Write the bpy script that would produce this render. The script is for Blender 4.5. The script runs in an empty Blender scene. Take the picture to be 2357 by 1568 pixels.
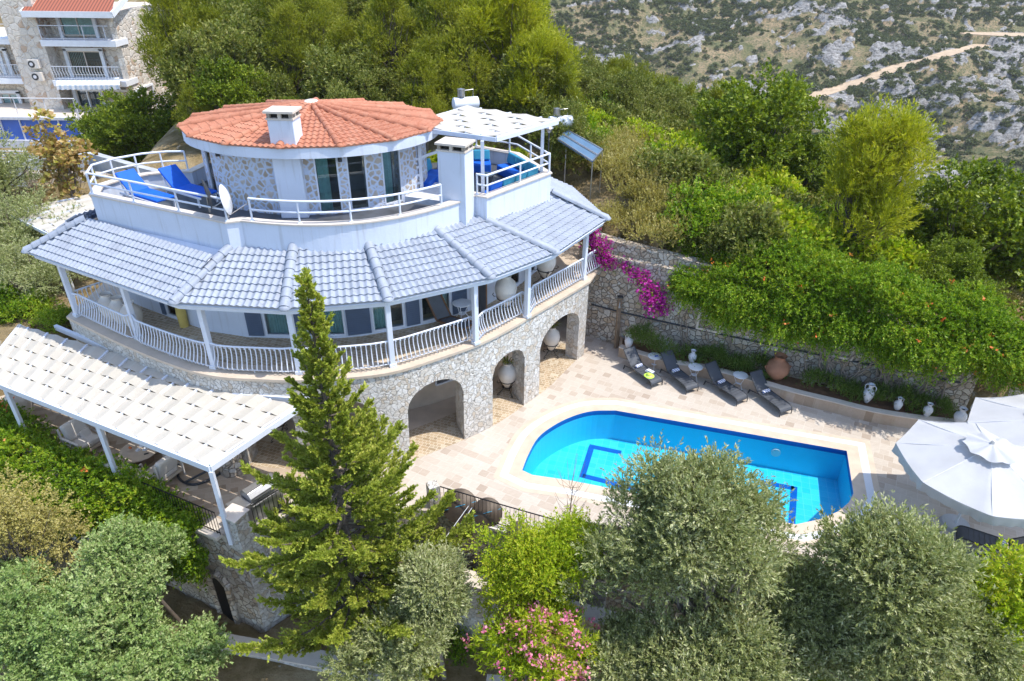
import bpy, bmesh, math, random
import numpy as np
from mathutils import Vector, Matrix
R = math.radians
random.seed(5); RNG = np.random.default_rng(11)
sc = bpy.context.scene
COL = sc.collection
# ------------------------------------------------------------------ camera
CAMH = 16.0; PITCH = R(30.5); ROLL = R(0.6); FP = 1571.0; PW, PH = 2357.0, 1568.0
cd = bpy.data.cameras.new('camera'); cam = bpy.data.objects.new('camera', cd); COL.objects.link(cam)
cd.sensor_width = 36; cd.lens = FP / PW * 36; cd.clip_start = .1; cd.clip_end = 3000
cam.matrix_world = Matrix.Translation((0, 0, CAMH)) @ Matrix.Rotation(R(90) - PITCH, 4, 'X') @ Matrix.Rotation(ROLL, 4, 'Z')
sc.camera = cam
# ------------------------------------------------------------------ sky and sun
w = bpy.data.worlds.new('World'); sc.world = w; w.use_nodes = True
nt = w.node_tree; nt.nodes.clear()
wo = nt.nodes.new('ShaderNodeOutputWorld'); bg = nt.nodes.new('ShaderNodeBackground'); sk = nt.nodes.new('ShaderNodeTexSky')
SUN_EL, SUN_DIR = R(64), Vector((.985, -.17, 0)).normalized()
sk.sky_type = 'NISHITA'; sk.sun_disc = False; sk.sun_elevation = SUN_EL; sk.sun_rotation = math.atan2(SUN_DIR.x, SUN_DIR.y)
bg.inputs[1].default_value = .15
nt.links.new(sk.outputs[0], bg.inputs[0]); nt.links.new(bg.outputs[0], wo.inputs[0])
sl = bpy.data.lights.new('sun', 'SUN'); sl.energy = 2.25; sl.angle = R(.5); sl.color = (1, .95, .86)
so = bpy.data.objects.new('sun', sl); COL.objects.link(so)
sd = Vector((SUN_DIR.x * math.cos(SUN_EL), SUN_DIR.y * math.cos(SUN_EL), math.sin(SUN_EL)))
so.rotation_euler = sd.to_track_quat('Z', 'Y').to_euler(); so.location = (20, 0, 60)
vs = sc.view_settings
vs.view_transform = 'Standard'; vs.look = 'None'; vs.exposure = 1.2; vs.gamma = 1; vs.use_curve_mapping = False
sc.cycles.max_bounces = 7; sc.cycles.transparent_max_bounces = 12; sc.cycles.caustics_reflective = False; sc.cycles.caustics_refractive = False
# ------------------------------------------------------------------ pixel -> world (reading the photo's plan at known heights)
def ray(x, y):
    u = x - PW / 2; v = y - PH / 2; cr, sr = math.cos(ROLL), math.sin(ROLL)
    a = u * cr + v * sr; b = -u * sr + v * cr
    return Vector((a, FP * math.cos(PITCH) - b * math.sin(PITCH), -FP * math.sin(PITCH) - b * math.cos(PITCH)))
def at(x, y, z):
    d = ray(x, y); return Vector((0, 0, CAMH)) + d * ((z - CAMH) / d.z)
def aty(x, y, Y):
    d = ray(x, y); return Vector((0, 0, CAMH)) + d * (Y / d.y)
# ------------------------------------------------------------------ objects
def tag(o, label=None, cat=None, group=None, kind=None):
    if label: o['label'] = label
    if cat: o['category'] = cat
    if group: o['group'] = group
    if kind: o['kind'] = kind
    return o
def empty(name, loc=(0, 0, 0), rz=0, label=None, cat=None, group=None):
    o = bpy.data.objects.new(name, None); COL.objects.link(o); o.location = loc; o.rotation_euler = (0, 0, rz)
    o.empty_display_size = .2
    return tag(o, label, cat, group)
def rootof(o):
    while o.parent: o = o.parent
    return o
def link(name, me, parent=None, world=False):
    o = bpy.data.objects.new(name, me); COL.objects.link(o)
    if parent:
        o.parent = parent
        if world:
            r = rootof(parent)
            if parent == r: o.matrix_parent_inverse = (Matrix.Translation(r.location) @ Matrix.Rotation(r.rotation_euler.z, 4, 'Z')).inverted()
    return o
def copytree(o, parent=None):
    c = o.copy(); COL.objects.link(c); c.parent = parent
    for ch in list(o.children): copytree(ch, c)
    return c
def place(o, loc, rz=0, s=1, label=None, cat=None, group=None):
    o.location = loc; o.rotation_euler = (0, 0, rz)
    o.scale = (s, s, s) if not hasattr(s, '__len__') else s
    return tag(o, label, cat, group)
def frame(d, up=Vector((0, 0, 1))):
    d = Vector(d).normalized(); s = d.cross(up)
    if s.length < 1e-4: s = d.cross(Vector((0, 1, 0)))
    s.normalize(); return d, s, s.cross(d).normalized()
class MB:
    def __init__(s): s.V = []; s.F = []; s.M = []; s.uv = None
    def add(s, vs, fs, m=0):
        n = len(s.V); s.V.extend(tuple(v) for v in vs); s.F.extend(tuple(i + n for i in f) for f in fs); s.M.extend([m] * len(fs)); return s
    def box(s, c, d, rz=0, m=0, mat=None):
        x, y, z = d[0] / 2, d[1] / 2, d[2] / 2; c = Vector(c)
        Q = mat if mat else Matrix.Rotation(rz, 3, 'Z')
        vs = [c + Q @ Vector((a * x, b * y, e * z)) for e in (-1, 1) for a, b in ((-1, -1), (1, -1), (1, 1), (-1, 1))]
        return s.add(vs, [(3, 2, 1, 0), (4, 5, 6, 7), (0, 1, 5, 4), (1, 2, 6, 5), (2, 3, 7, 6), (3, 0, 4, 7)], m)
    def beam(s, a, b, wd, h, m=0, up=Vector((0, 0, 1))):
        a = Vector(a); b = Vector(b); d, sd_, u = frame(b - a, up)
        vs = [p + sd_ * (i * wd / 2) + u * (j * h / 2) for p in (a, b) for i, j in ((-1, -1), (1, -1), (1, 1), (-1, 1))]
        return s.add(vs, [(0, 1, 2, 3), (7, 6, 5, 4), (0, 4, 5, 1), (1, 5, 6, 2), (2, 6, 7, 3), (3, 7, 4, 0)], m)
    def tube(s, pts, r, seg=6, m=0, cap=True):
        pts = [Vector(p) for p in pts]; n = len(pts); rr = r if hasattr(r, '__len__') else [r] * n
        vs = []
        pu = None
        for i, p in enumerate(pts):
            d = (pts[min(i + 1, n - 1)] - pts[max(i - 1, 0)])
            if d.length < 1e-7: d = Vector((0, 0, 1))
            if pu is None: d, sd_, u = frame(d)
            else:
                d = d.normalized(); sd_ = d.cross(pu)
                if sd_.length < 1e-4: _, sd_, u = frame(d)
                else: sd_.normalize(); u = sd_.cross(d).normalized()
            pu = u
            for k in range(seg):
                a = 2 * math.pi * k / seg; vs.append(p + (sd_ * math.cos(a) + u * math.sin(a)) * rr[i])
        fs = [(i * seg + k, i * seg + (k + 1) % seg, (i + 1) * seg + (k + 1) % seg, (i + 1) * seg + k) for i in range(n - 1) for k in range(seg)]
        if cap: fs += [tuple(range(seg))[::-1], tuple((n - 1) * seg + k for k in range(seg))]
        return s.add(vs, fs, m)
    def lathe(s, prof, c=(0, 0, 0), seg=24, m=0, sx=1, sy=1):
        c = Vector(c); n = len(prof)
        vs = [c + Vector((r * sx * math.cos(2 * math.pi * k / seg), r * sy * math.sin(2 * math.pi * k / seg), z)) for r, z in prof for k in range(seg)]
        fs = [(i * seg + k, i * seg + (k + 1) % seg, (i + 1) * seg + (k + 1) % seg, (i + 1) * seg + k) for i in range(n - 1) for k in range(seg)]
        if prof[0][0] > .002: fs.append(tuple(range(seg))[::-1])
        if prof[-1][0] > .002: fs.append(tuple((n - 1) * seg + k for k in range(seg)))
        return s.add(vs, fs, m)
    def prism(s, poly, z0, z1, m=0, bottom=True):
        n = len(poly); g = lambda z, i: z[i] if hasattr(z, '__len__') else z
        vs = [(p[0], p[1], g(z0, i)) for i, p in enumerate(poly)] + [(p[0], p[1], g(z1, i)) for i, p in enumerate(poly)]
        a = sum(poly[i][0] * poly[(i + 1) % n][1] - poly[(i + 1) % n][0] * poly[i][1] for i in range(n))
        fs = [(i, (i + 1) % n, n + (i + 1) % n, n + i) for i in range(n)] + [tuple(range(n, 2 * n))]
        if bottom: fs.append(tuple(range(n))[::-1])
        if a < 0: fs = [f[::-1] for f in fs]
        return s.add(vs, fs, m)
    def wall(s, line, th, z0, z1, m=0, side=1):
        # a wall of thickness th on one side of a polyline; z0/z1 numbers or per-vertex lists
        off = offset(line, th * side); n = len(line)
        g = lambda z, i: z[i] if hasattr(z, '__len__') else z
        vs = []
        for i in range(n):
            a, b = line[i], off[i]
            vs += [(a[0], a[1], g(z0, i)), (a[0], a[1], g(z1, i)), (b[0], b[1], g(z1, i)), (b[0], b[1], g(z0, i))]
        fs = []
        for i in range(n - 1):
            o, q = 4 * i, 4 * i + 4
            fs += [(o, q, q + 1, o + 1), (o + 1, q + 1, q + 2, o + 2), (o + 2, q + 2, q + 3, o + 3), (o + 3, q + 3, q, o)]
        fs += [(0, 1, 2, 3), (4 * n - 1, 4 * n - 2, 4 * n - 3, 4 * n - 4)]
        if side > 0: fs = [f[::-1] for f in fs]
        return s.add(vs, fs, m)
    def build(s, name, mat, parent=None, smooth=False, world=True, bevel=0):
        me = bpy.data.meshes.new(name); me.from_pydata(s.V, [], s.F)
        for mm in (mat if isinstance(mat, (list, tuple)) else [mat]): me.materials.append(mm)
        me.polygons.foreach_set('material_index', s.M)
        if smooth: me.polygons.foreach_set('use_smooth', [True] * len(s.F))
        if s.uv:
            l = me.uv_layers.new(name='UVMap')
            for lp in me.loops: l.data[lp.index].uv = s.uv[lp.vertex_index]
        me.update()
        o = link(name, me, parent, world)
        if smooth: 
            try: me.set_sharp_from_angle(angle=R(50))
            except Exception: pass
        if bevel:
            bv = o.modifiers.new('bevel', 'BEVEL'); bv.width = bevel; bv.segments = 2; bv.limit_method = 'ANGLE'
        return o
def offset(line, d):
    P = [Vector((p[0], p[1])) for p in line]; out = []
    for i in range(len(P)):
        a = (P[i] - P[i - 1]).normalized() if i > 0 else None
        b = (P[i + 1] - P[i]).normalized() if i < len(P) - 1 else None
        if a is None: a = b
        if b is None: b = a
        na = Vector((-a.y, a.x)); nb = Vector((-b.y, b.x)); n = (na + nb)
        n = n / max(n.dot(na), .35) if n.length > .01 else na
        out.append((P[i].x + n.x * d, P[i].y + n.y * d))
    return out
def offset_closed(line, d):
    L = [line[-1]] + list(line) + [line[0]]; return offset(L, d)[1:-1]
def spline(pts, n=8, closed=False):
    P = [Vector(p) for p in pts]; N = len(P); out = []
    rng = range(N if closed else N - 1)
    for i in rng:
        p1, p2 = P[i], P[(i + 1) % N]
        p0 = P[i - 1] if (i > 0 or closed) else p1 * 2 - p2
        p3 = P[(i + 2) % N] if (i + 2 < N or closed) else p2 * 2 - p1
        for k in range(n):
            t = k / n
            out.append(.5 * ((2 * p1) + (-p0 + p2) * t + (2 * p0 - 5 * p1 + 4 * p2 - p3) * t * t + (-p0 + 3 * p1 - 3 * p2 + p3) * t ** 3))
    if not closed: out.append(P[-1])
    return out
def np_mesh(name, V, Fq, mat, smooth=False):
    me = bpy.data.meshes.new(name); V = np.asarray(V, dtype=np.float32); Fq = np.asarray(Fq, dtype=np.int32); k = Fq.shape[1]
    me.vertices.add(len(V)); me.vertices.foreach_set('co', V.ravel())
    me.loops.add(Fq.size); me.loops.foreach_set('vertex_index', Fq.ravel())
    me.polygons.add(len(Fq)); me.polygons.foreach_set('loop_start', np.arange(0, Fq.size, k, dtype=np.int32))
    me.polygons.foreach_set('loop_total', np.full(len(Fq), k, dtype=np.int32))
    if smooth: me.polygons.foreach_set('use_smooth', np.ones(len(Fq), dtype=bool))
    me.materials.append(mat); me.update(calc_edges=True); return me
# ------------------------------------------------------------------ materials
class NT:
    def __init__(s, name):
        s.m = bpy.data.materials.new(name); s.m.use_nodes = True; s.t = s.m.node_tree
        s.b = s.t.nodes['Principled BSDF']; s.out = s.t.nodes['Material Output']
    def n(s, typ, **k):
        nd = s.t.nodes.new(typ)
        for a, v in k.items():
            if a.startswith('i_'):
                key = a[2:]; nd.inputs[int(key) if key.isdigit() else key.replace('_', ' ')].default_value = v
            else: setattr(nd, a, v)
        return nd
    def l(s, a, b): s.t.links.new(a, b); return s
    def set(s, **k):
        for a, v in k.items(): s.b.inputs[a.replace('_', ' ')].default_value = v
        return s
    def ramp(s, fac, stops, interp='LINEAR'):
        r = s.n('ShaderNodeValToRGB'); r.color_ramp.interpolation = interp; e = r.color_ramp.elements
        while len(e) < len(stops): e.new(.5)
        for el, (p, c) in zip(e, stops): el.position = p; el.color = (c[0], c[1], c[2], 1) if hasattr(c, '__len__') else (c, c, c, 1)
        s.l(fac, r.inputs[0]); return r.outputs[0]
    def pos(s): return s.n('ShaderNodeNewGeometry').outputs['Position']
    def mapping(s, vec, scale=(1, 1, 1), rot=(0, 0, 0), loc=(0, 0, 0)):
        m = s.n('ShaderNodeMapping'); m.inputs['Scale'].default_value = scale; m.inputs['Rotation'].default_value = rot; m.inputs['Location'].default_value = loc
        s.l(vec, m.inputs['Vector']); return m.outputs[0]
    def noise(s, vec, scale, detail=4, rough=.55, out=0):
        t = s.n('ShaderNodeTexNoise'); t.inputs['Scale'].default_value = scale; t.inputs['Detail'].default_value = detail; t.inputs['Roughness'].default_value = rough
        if vec is not None: s.l(vec, t.inputs['Vector'])
        return t.outputs[out]
    def mix(s, fac, a, b, mode='MIX'):
        m = s.n('ShaderNodeMix', data_type='RGBA', blend_type=mode)
        for i, v in ((0, fac), (6, a), (7, b)):
            if hasattr(v, 'is_output'): s.l(v, m.inputs[i])
            elif i == 0: m.inputs[0].default_value = v
            else: m.inputs[i].default_value = (v[0], v[1], v[2], 1)
        return m.outputs[2]
    def math(s, op, a, b=0):
        m = s.n('ShaderNodeMath', operation=op)
        for i, v in ((0, a), (1, b)):
            if hasattr(v, 'is_output'): s.l(v, m.inputs[i])
            else: m.inputs[i].default_value = v
        return m.outputs[0]
    def bump(s, h, strength=.5, dist=.02):
        b = s.n('ShaderNodeBump'); b.inputs['Strength'].default_value = strength; b.inputs['Distance'].default_value = dist
        s.l(h, b.inputs['Height']); s.l(b.outputs[0], s.b.inputs['Normal']); return s
def plain(name, col, rough=.6, metal=0, var=.12, nscale=3, bump=0, bscale=40, spec=.4):
    t = NT(name); t.set(Roughness=rough, Metallic=metal); t.b.inputs['Specular IOR Level'].default_value = spec
    p = t.pos(); f = t.noise(p, nscale, 5)
    a = tuple(c * (1 - var) for c in col); b = tuple(min(1, c * (1 + var)) for c in col)
    t.l(t.ramp(f, [(.3, a), (.7, b)]), t.b.inputs['Base Color'])
    if bump: t.bump(t.noise(p, bscale, 4), bump, .01)
    return t.m
def stone(name, scale, cols, joint, jw=.05, bump=.8, warp=.25, flat=1.0, rot=0):
    t = NT(name); t.set(Roughness=.85); t.b.inputs['Specular IOR Level'].default_value = .25
    p = t.pos(); nz = t.noise(p, 1.7, 3, out=1)
    wv = t.n('ShaderNodeVectorMath', operation='MULTIPLY_ADD'); t.l(nz, wv.inputs[0]); wv.inputs[1].default_value = (warp,) * 3; t.l(p, wv.inputs[2])
    v = t.mapping(wv.outputs[0], (1, 1, flat))
    v1 = t.n('ShaderNodeTexVoronoi', feature='F1'); v2 = t.n('ShaderNodeTexVoronoi', feature='DISTANCE_TO_EDGE')
    for q in (v1, v2): q.inputs['Scale'].default_value = scale; t.l(v, q.inputs['Vector'])
    sp = t.n('ShaderNodeSeparateColor'); t.l(v1.outputs['Color'], sp.inputs[0])
    n = len(cols); c = t.ramp(sp.outputs[0], [(i / n, cc) for i, cc in enumerate(cols)], 'CONSTANT')
    c = t.mix(.5, c, t.ramp(t.noise(p, 9, 6), [(.25, (.62, .6, .58)), (.75, (1.0, 1.0, 1.0))]), 'MULTIPLY')
    edge = t.ramp(v2.outputs['Distance'], [(jw * .4, 0), (jw, 1)])
    t.l(t.mix(edge, joint, c), t.b.inputs['Base Color'])
    h = t.math('ADD', t.ramp(v2.outputs['Distance'], [(0, 0), (jw * 2.2, 1)]), t.math('MULTIPLY', t.noise(p, 14, 5), .7))
    h = t.math('ADD', h, t.math('MULTIPLY', sp.outputs[1], .35))
    t.bump(h, bump, .06); return t.m
def leafmat(name, cols, trans=.3, rough=.5, nscale=.5):
    t = NT(name); t.set(Roughness=rough); t.b.inputs['Specular IOR Level'].default_value = .35
    g = t.n('ShaderNodeNewGeometry')
    f = t.math('ADD', t.math('MULTIPLY', g.outputs['Random Per Island'], .55), t.math('MULTIPLY', t.noise(g.outputs['Position'], nscale, 3), .62))
    n = len(cols); c = t.ramp(f, [(.12 + .76 * i / (n - 1), cc) for i, cc in enumerate(cols)])
    t.l(c, t.b.inputs['Base Color'])
    tr = t.n('ShaderNodeBsdfTranslucent'); mx = t.n('ShaderNodeMixShader'); mx.inputs[0].default_value = trans
    t.l(t.mix(1.0, c, (1.0, 1.0, .45), 'MULTIPLY'), tr.inputs[0])
    t.l(t.b.outputs[0], mx.inputs[1]); t.l(tr.outputs[0], mx.inputs[2]); t.l(mx.outputs[0], t.out.inputs[0])
    return t.m
def canvas(name, col, tr):
    t = NT(name); t.set(Roughness=.85); p = t.pos(); c = t.ramp(t.noise(p, 1.5, 5), [(.3, tuple(x * .93 for x in col)), (.7, tuple(x * 1.05 for x in col))]); t.l(c, t.b.inputs['Base Color']); t.bump(t.noise(p, 5, 4), .3, .02)
    q = t.n('ShaderNodeBsdfTranslucent'); t.l(c, q.inputs[0]); mx = t.n('ShaderNodeMixShader'); mx.inputs[0].default_value = tr; t.l(t.b.outputs[0], mx.inputs[1]); t.l(q.outputs[0], mx.inputs[2]); t.l(mx.outputs[0], t.out.inputs[0]); return t.m
M = {}
M['white'] = plain('white_paint', (.66, .7, .79), .5, var=.04, bump=.05)
M['render'] = plain('white_render', (.60, .66, .78), .8, var=.05, nscale=1.2, bump=.25, bscale=18)
M['whitepure'] = plain('white_plaster', (.76, .78, .82), .7, var=.05, bump=.1)
M['cream'] = plain('cream_stone', (.55, .455, .36), .5, var=.1, nscale=2.2, bump=.05)
M['cap'] = plain('marble_cap', (.62, .55, .48), .45, var=.07, nscale=4)
M['darkmetal'] = plain('dark_iron', (.02, .02, .022), .45, .6)
M['grille'] = plain('dark_grey_sling', (.07, .078, .095), .6, var=.15, bump=.4, bscale=160)
M['anth'] = plain('anthracite_frame', (.04, .043, .05), .45)
M['shutter'] = plain('blue_grey_shutter', (.085, .12, .19), .5, var=.06)
M['fabric'] = canvas('ecru_canvas', (.64, .60, .53), .3)
M['parasol'] = canvas('white_canvas', (.53, .535, .55), .2)
M['curtain'] = plain('pale_curtain', (.55, .78, .76), .9, var=.12, nscale=6)
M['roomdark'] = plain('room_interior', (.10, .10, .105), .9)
M['floorgrey'] = plain('dark_slate_floor', (.075, .08, .09), .35, var=.3, nscale=2)
M['blue'] = plain('royal_blue_fabric', (.0, .10, .55), .7, var=.12, bump=.2, bscale=8)
M['teal'] = plain('teal_fabric', (.03, .26, .42), .7, var=.15, bump=.2, bscale=8)
M['terracotta'] = plain('terracotta_clay', (.36, .17, .10), .8, var=.18, nscale=3, bump=.3)
M['potwhite'] = plain('whitewashed_pot', (.62, .63, .67), .6, var=.1, nscale=5, bump=.3, bscale=12)
M['potcream'] = plain('cream_pot', (.66, .61, .55), .7, var=.08, bump=.2, bscale=12)
M['steel'] = plain('brushed_steel', (.45, .45, .46), .32, .85, var=.1)
M['wood'] = plain('weathered_wood', (.26, .19, .13), .8, var=.3, nscale=6, bump=.4)
M['bronze'] = plain('dark_bronze', (.055, .04, .028), .5, .3, var=.3)
M['brownwood'] = plain('brown_wood', (.14, .07, .035), .6, var=.25)
M['bark'] = plain('bark', (.13, .105, .085), .9, var=.35, nscale=8, bump=.8, bscale=20)
M['barklight'] = plain('grey_bark', (.24, .2, .165), .9, var=.3, nscale=8, bump=.8, bscale=20)
M['concrete'] = plain('board_concrete', (.42, .44, .47), .85, var=.2, nscale=1.5, bump=.4)
M['soil'] = plain('garden_soil', (.16, .085, .045), .95, var=.4, nscale=4, bump=.8, bscale=9)
M['lime'] = plain('lime_straw', (.5, .72, .10), .8, bump=.5, bscale=60)
M['solar'] = plain('solar_glass', (.10, .18, .28), .15, .1, var=.1)
M['beige'] = plain('beige_cushion', (.6, .55, .5), .9, var=.06, bump=.2, bscale=8)
M['rope'] = plain('white_rope', (.7, .72, .75), .8)
M['yellow'] = plain('ochre_cloth', (.55, .42, .12), .8)
M['orangef'] = plain('orange_flower', (.8, .22, .06), .6)
M['magenta'] = leafmat('magenta_bract', [(.2, .0, .13), (.42, .01, .32), (.62, .05, .48)], .3)
M['pink'] = leafmat('pink_blossom', [(.6, .06, .22), (.75, .2, .36), (.85, .42, .5)], .3)
M['orangeb'] = leafmat('orange_blossom', [(.6, .12, .03), (.8, .2, .05), (.8, .3, .1)], .3)
def weathered(name, col, rough=.8):
    t = NT(name); t.set(Roughness=rough); p = t.pos(); c = t.ramp(t.noise(p, 1.1, 6), [(.3, tuple(x * .95 for x in col)), (.7, tuple(min(1, x * 1.03) for x in col))])
    s_ = t.ramp(t.noise(t.mapping(p, (5, 5, .35)), 1.3, 5, .6), [(.30, (.80, .78, .75)), (.46, (1, 1, 1))]); c = t.mix(.75, c, s_, 'MULTIPLY')
    k = t.ramp(t.noise(p, 6, 7, .7), [(.26, (.72, .68, .62)), (.34, (1, 1, 1))]); c = t.mix(.6, c, k, 'MULTIPLY'); t.l(c, t.b.inputs['Base Color']); t.bump(t.noise(p, 16, 5), .3, .012); return t.m
M['render'] = weathered('white_render', (.62, .675, .79))
for nm, col, var in (('bluetile', (.29, .325, .395), .09),):
    t = NT('blue_roof_tile'); t.set(Roughness=.6); p = t.pos()
    c = t.ramp(t.noise(p, 1.5, 5), [(.3, tuple(x * .86 for x in col)), (.7, tuple(x * 1.12 for x in col))]); c = t.mix(.8, c, t.ramp(t.noise(p, 9, 5, .7), [(.33, (.68, .66, .62)), (.45, (1, 1, 1))]), 'MULTIPLY')
    wr = t.ramp(t.noise(p, 5.5, 6, .7), [(.66, 0), (.74, 1)])
    t.l(t.mix(t.math('MULTIPLY', wr, .6), c, (.42, .25, .2)), t.b.inputs['Base Color']); t.bump(t.noise(p, 50, 3), .15, .01); M['bluetile'] = t.m
t = NT('orange_roof_tile'); t.set(Roughness=.75); p = t.pos()
g = t.noise(p, 2.2, 6, .65); c = t.ramp(g, [(.25, (.33, .12, .065)), (.5, (.42, .165, .095)), (.75, (.47, .23, .145))]); c = t.mix(.8, c, t.ramp(t.noise(p, 7, 6, .7), [(.32, (.6, .55, .5)), (.45, (1, 1, 1)), (.68, (1, 1, 1)), (.76, (1.15, 1.2, 1.2))]), 'MULTIPLY'); t.l(c, t.b.inputs['Base Color']); t.bump(t.noise(p, 40, 4), .3, .01); M['redtile'] = t.m
t = NT('red_roof_sheet'); t.set(Roughness=.7); wv = t.n('ShaderNodeTexWave', bands_direction='X'); wv.inputs['Scale'].default_value = 1.3; t.l(t.pos(), wv.inputs[0])
t.l(t.ramp(wv.outputs[1], [(.1, (.16, .05, .03)), (.6, (.36, .11, .06))]), t.b.inputs['Base Color']); M['redsheet'] = t.m
grey = [(.63, .60, .555), (.58, .545, .495), (.67, .645, .61), (.60, .555, .50), (.64, .615, .575), (.57, .495, .41), (.69, .67, .645)]
warm = [(.56, .49, .41), (.49, .42, .34), (.61, .55, .47), (.53, .42, .31), (.58, .52, .45), (.44, .37, .30), (.62, .58, .52)]
M['stone'] = stone('grey_limestone_wall', 5.8, grey, (.42, .39, .345), .026, .8, .5)
M['stonewarm'] = stone('warm_limestone_wall', 4.4, warm, (.30, .25, .2), .035, 1.0, .2)
M['stonered'] = stone('rough_retaining_wall', 4.5, warm, (.30, .245, .19), .032, 1.0, .3)
M['towerstone'] = stone('pebble_in_render_wall', 4.7, [(.5, .44, .38), (.56, .5, .44), (.46, .38, .3), (.6, .54, .5)], (.56, .63, .78), .19, .35, .2)
M['nbstone'] = stone('pale_random_stone', 2.3, [(.72, .65, .56), (.76, .7, .62), (.70, .62, .53), (.78, .73, .66), (.72, .65, .57), (.74, .68, .6), (.58, .44, .33)], (.7, .64, .56), .05, .8, .2)
def paving(name, size, stops, rot, joint, mortar=.02):
    t = NT(name); t.set(Roughness=.55); t.b.inputs['Specular IOR Level'].default_value = .3
    p = t.pos(); v = t.mapping(p, (1, 1, 1), (0, 0, rot))
    b = t.n('ShaderNodeTexBrick'); b.offset = .5; b.squash = 2.0; b.squash_frequency = 3; b.offset_frequency = 2
    for k, q in (('Scale', 1), ('Mortar Size', size * mortar), ('Brick Width', size), ('Row Height', size), ('Bias', 0)): b.inputs[k].default_value = q
    b.inputs['Color1'].default_value = (0, 0, 0, 1); b.inputs['Color2'].default_value = (1, 1, 1, 1); b.inputs['Mortar'].default_value = (0, 0, 0, 1)
    t.l(v, b.inputs['Vector'])
    c = t.ramp(b.outputs[0], stops)
    c = t.mix(.55, c, t.ramp(t.noise(t.mapping(p, (1, 3, 1), (0, 0, rot)), 6, 6), [(.3, (.8, .76, .72)), (.7, (1, 1, 1))]), 'MULTIPLY')
    c = t.mix(b.outputs['Fac'], c, joint); c = t.mix(.5, c, t.ramp(t.noise(p, .35, 3), [(.35, (.86, .84, .82)), (.65, (1, 1, 1))]), 'MULTIPLY')
    t.l(c, t.b.inputs['Base Color']); t.bump(t.math('MULTIPLY', b.outputs['Fac'], -1), .3, .005); return t.m
M['paving'] = paving('travertine_paving', .33, [(0, (.53, .475, .415)), (.45, (.555, .50, .44)), (.7, (.50, .435, .37)), (.88, (.47, .40, .335)), (1, (.40, .33, .27))], R(29), (.58, .53, .47))
M['mosaic'] = paving('small_stone_setts', .15, [(0, (.4, .3, .19)), (.4, (.5, .39, .27)), (.8, (.33, .25, .16)), (1, (.58, .5, .38))], R(20), (.6, .53, .42), .07)
M['patio'] = paving('brown_patio_paving', .26, [(0, (.42, .33, .25)), (.4, (.5, .41, .32)), (.7, (.33, .25, .18)), (1, (.55, .47, .38))], R(-18), (.45, .37, .3))
M['planter'] = paving('planter_wall_tiles', .35, [(0, (.55, .44, .35)), (.7, (.5, .38, .28)), (1, (.38, .28, .2))], R(45), (.5, .4, .3))
t = NT('pool_tile'); t.set(Roughness=.3); p = t.pos()
b = t.n('ShaderNodeTexBrick'); b.offset = 0
for k, q in (('Scale', 1), ('Mortar Size', .006), ('Brick Width', .3), ('Row Height', .3)): b.inputs[k].default_value = q
b.inputs['Color1'].default_value = (.02, .52, .76, 1); b.inputs['Color2'].default_value = (.05, .60, .82, 1); b.inputs['Mortar'].default_value = (.16, .66, .86, 1)
t.l(t.mapping(p, (1, 1, 1), (0, 0, R(16))), b.inputs['Vector']); t.l(b.outputs[0], t.b.inputs['Base Color']); M['pooltile'] = t.m
M['pooltilewall'] = plain('pool_wall_tile', (.03, .62, .86), .3, var=.03)
M['pooldark'] = plain('dark_blue_tile', (.0, .10, .42), .3, var=.1, nscale=6)
t = NT('pool_water'); g = t.n('ShaderNodeBsdfGlass'); t.t.nodes.remove(t.b)
trn = t.n('ShaderNodeBsdfTransparent'); trn.inputs[0].default_value = (.80, .95, 1, 1); gl = t.n('ShaderNodeBsdfGlossy'); gl.inputs['Roughness'].default_value = .03
fr = t.n('ShaderNodeFresnel'); fr.inputs[0].default_value = 1.33; mx = t.n('ShaderNodeMixShader'); bp = t.n('ShaderNodeBump'); bp.inputs['Strength'].default_value = .35; bp.inputs['Distance'].default_value = .03
t.l(t.noise(t.pos(), 4.5, 4), bp.inputs['Height']); t.l(bp.outputs[0], gl.inputs['Normal']); t.l(bp.outputs[0], fr.inputs['Normal'])
t.t.nodes.remove(g); t.l(fr.outputs[0], mx.inputs[0]); t.l(trn.outputs[0], mx.inputs[1]); t.l(gl.outputs[0], mx.inputs[2]); t.l(mx.outputs[0], t.out.inputs[0]); M['water'] = t.m
def glassmat(name, tint, refl=1.5):
    t = NT(name); t.t.nodes.remove(t.b); a = t.n('ShaderNodeBsdfTransparent'); a.inputs[0].default_value = (*tint, 1); g = t.n('ShaderNodeBsdfGlossy'); g.inputs['Roughness'].default_value = .02
    f = t.n('ShaderNodeFresnel'); f.inputs[0].default_value = refl; m = t.n('ShaderNodeMixShader'); t.l(f.outputs[0], m.inputs[0]); t.l(a.outputs[0], m.inputs[1]); t.l(g.outputs[0], m.inputs[2]); t.l(m.outputs[0], t.out.inputs[0]); return t.m
M['glass'] = glassmat('window_glass', (.82, .9, .92), 1.6)
t = NT('drain_grating'); t.set(Roughness=.5); uvn = t.n('ShaderNodeUVMap'); wv = t.n('ShaderNodeTexWave', bands_direction='X'); wv.inputs['Scale'].default_value = 5.5; t.l(uvn.outputs[0], wv.inputs[0])
t.l(t.ramp(wv.outputs[1], [(.1, (.5, .52, .56)), (.4, (.74, .76, .8))]), t.b.inputs['Base Color']); M['grating'] = t.m
t = NT('striped_awning'); t.set(Roughness=.8); wv = t.n('ShaderNodeTexWave', bands_direction='X'); wv.inputs['Scale'].default_value = .8; t.l(t.pos(), wv.inputs[0])
t.l(t.ramp(wv.outputs[1], [(.45, (.75, .75, .76)), (.55, (.5, .58, .68))]), t.b.inputs['Base Color']); M['awning'] = t.m
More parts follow.
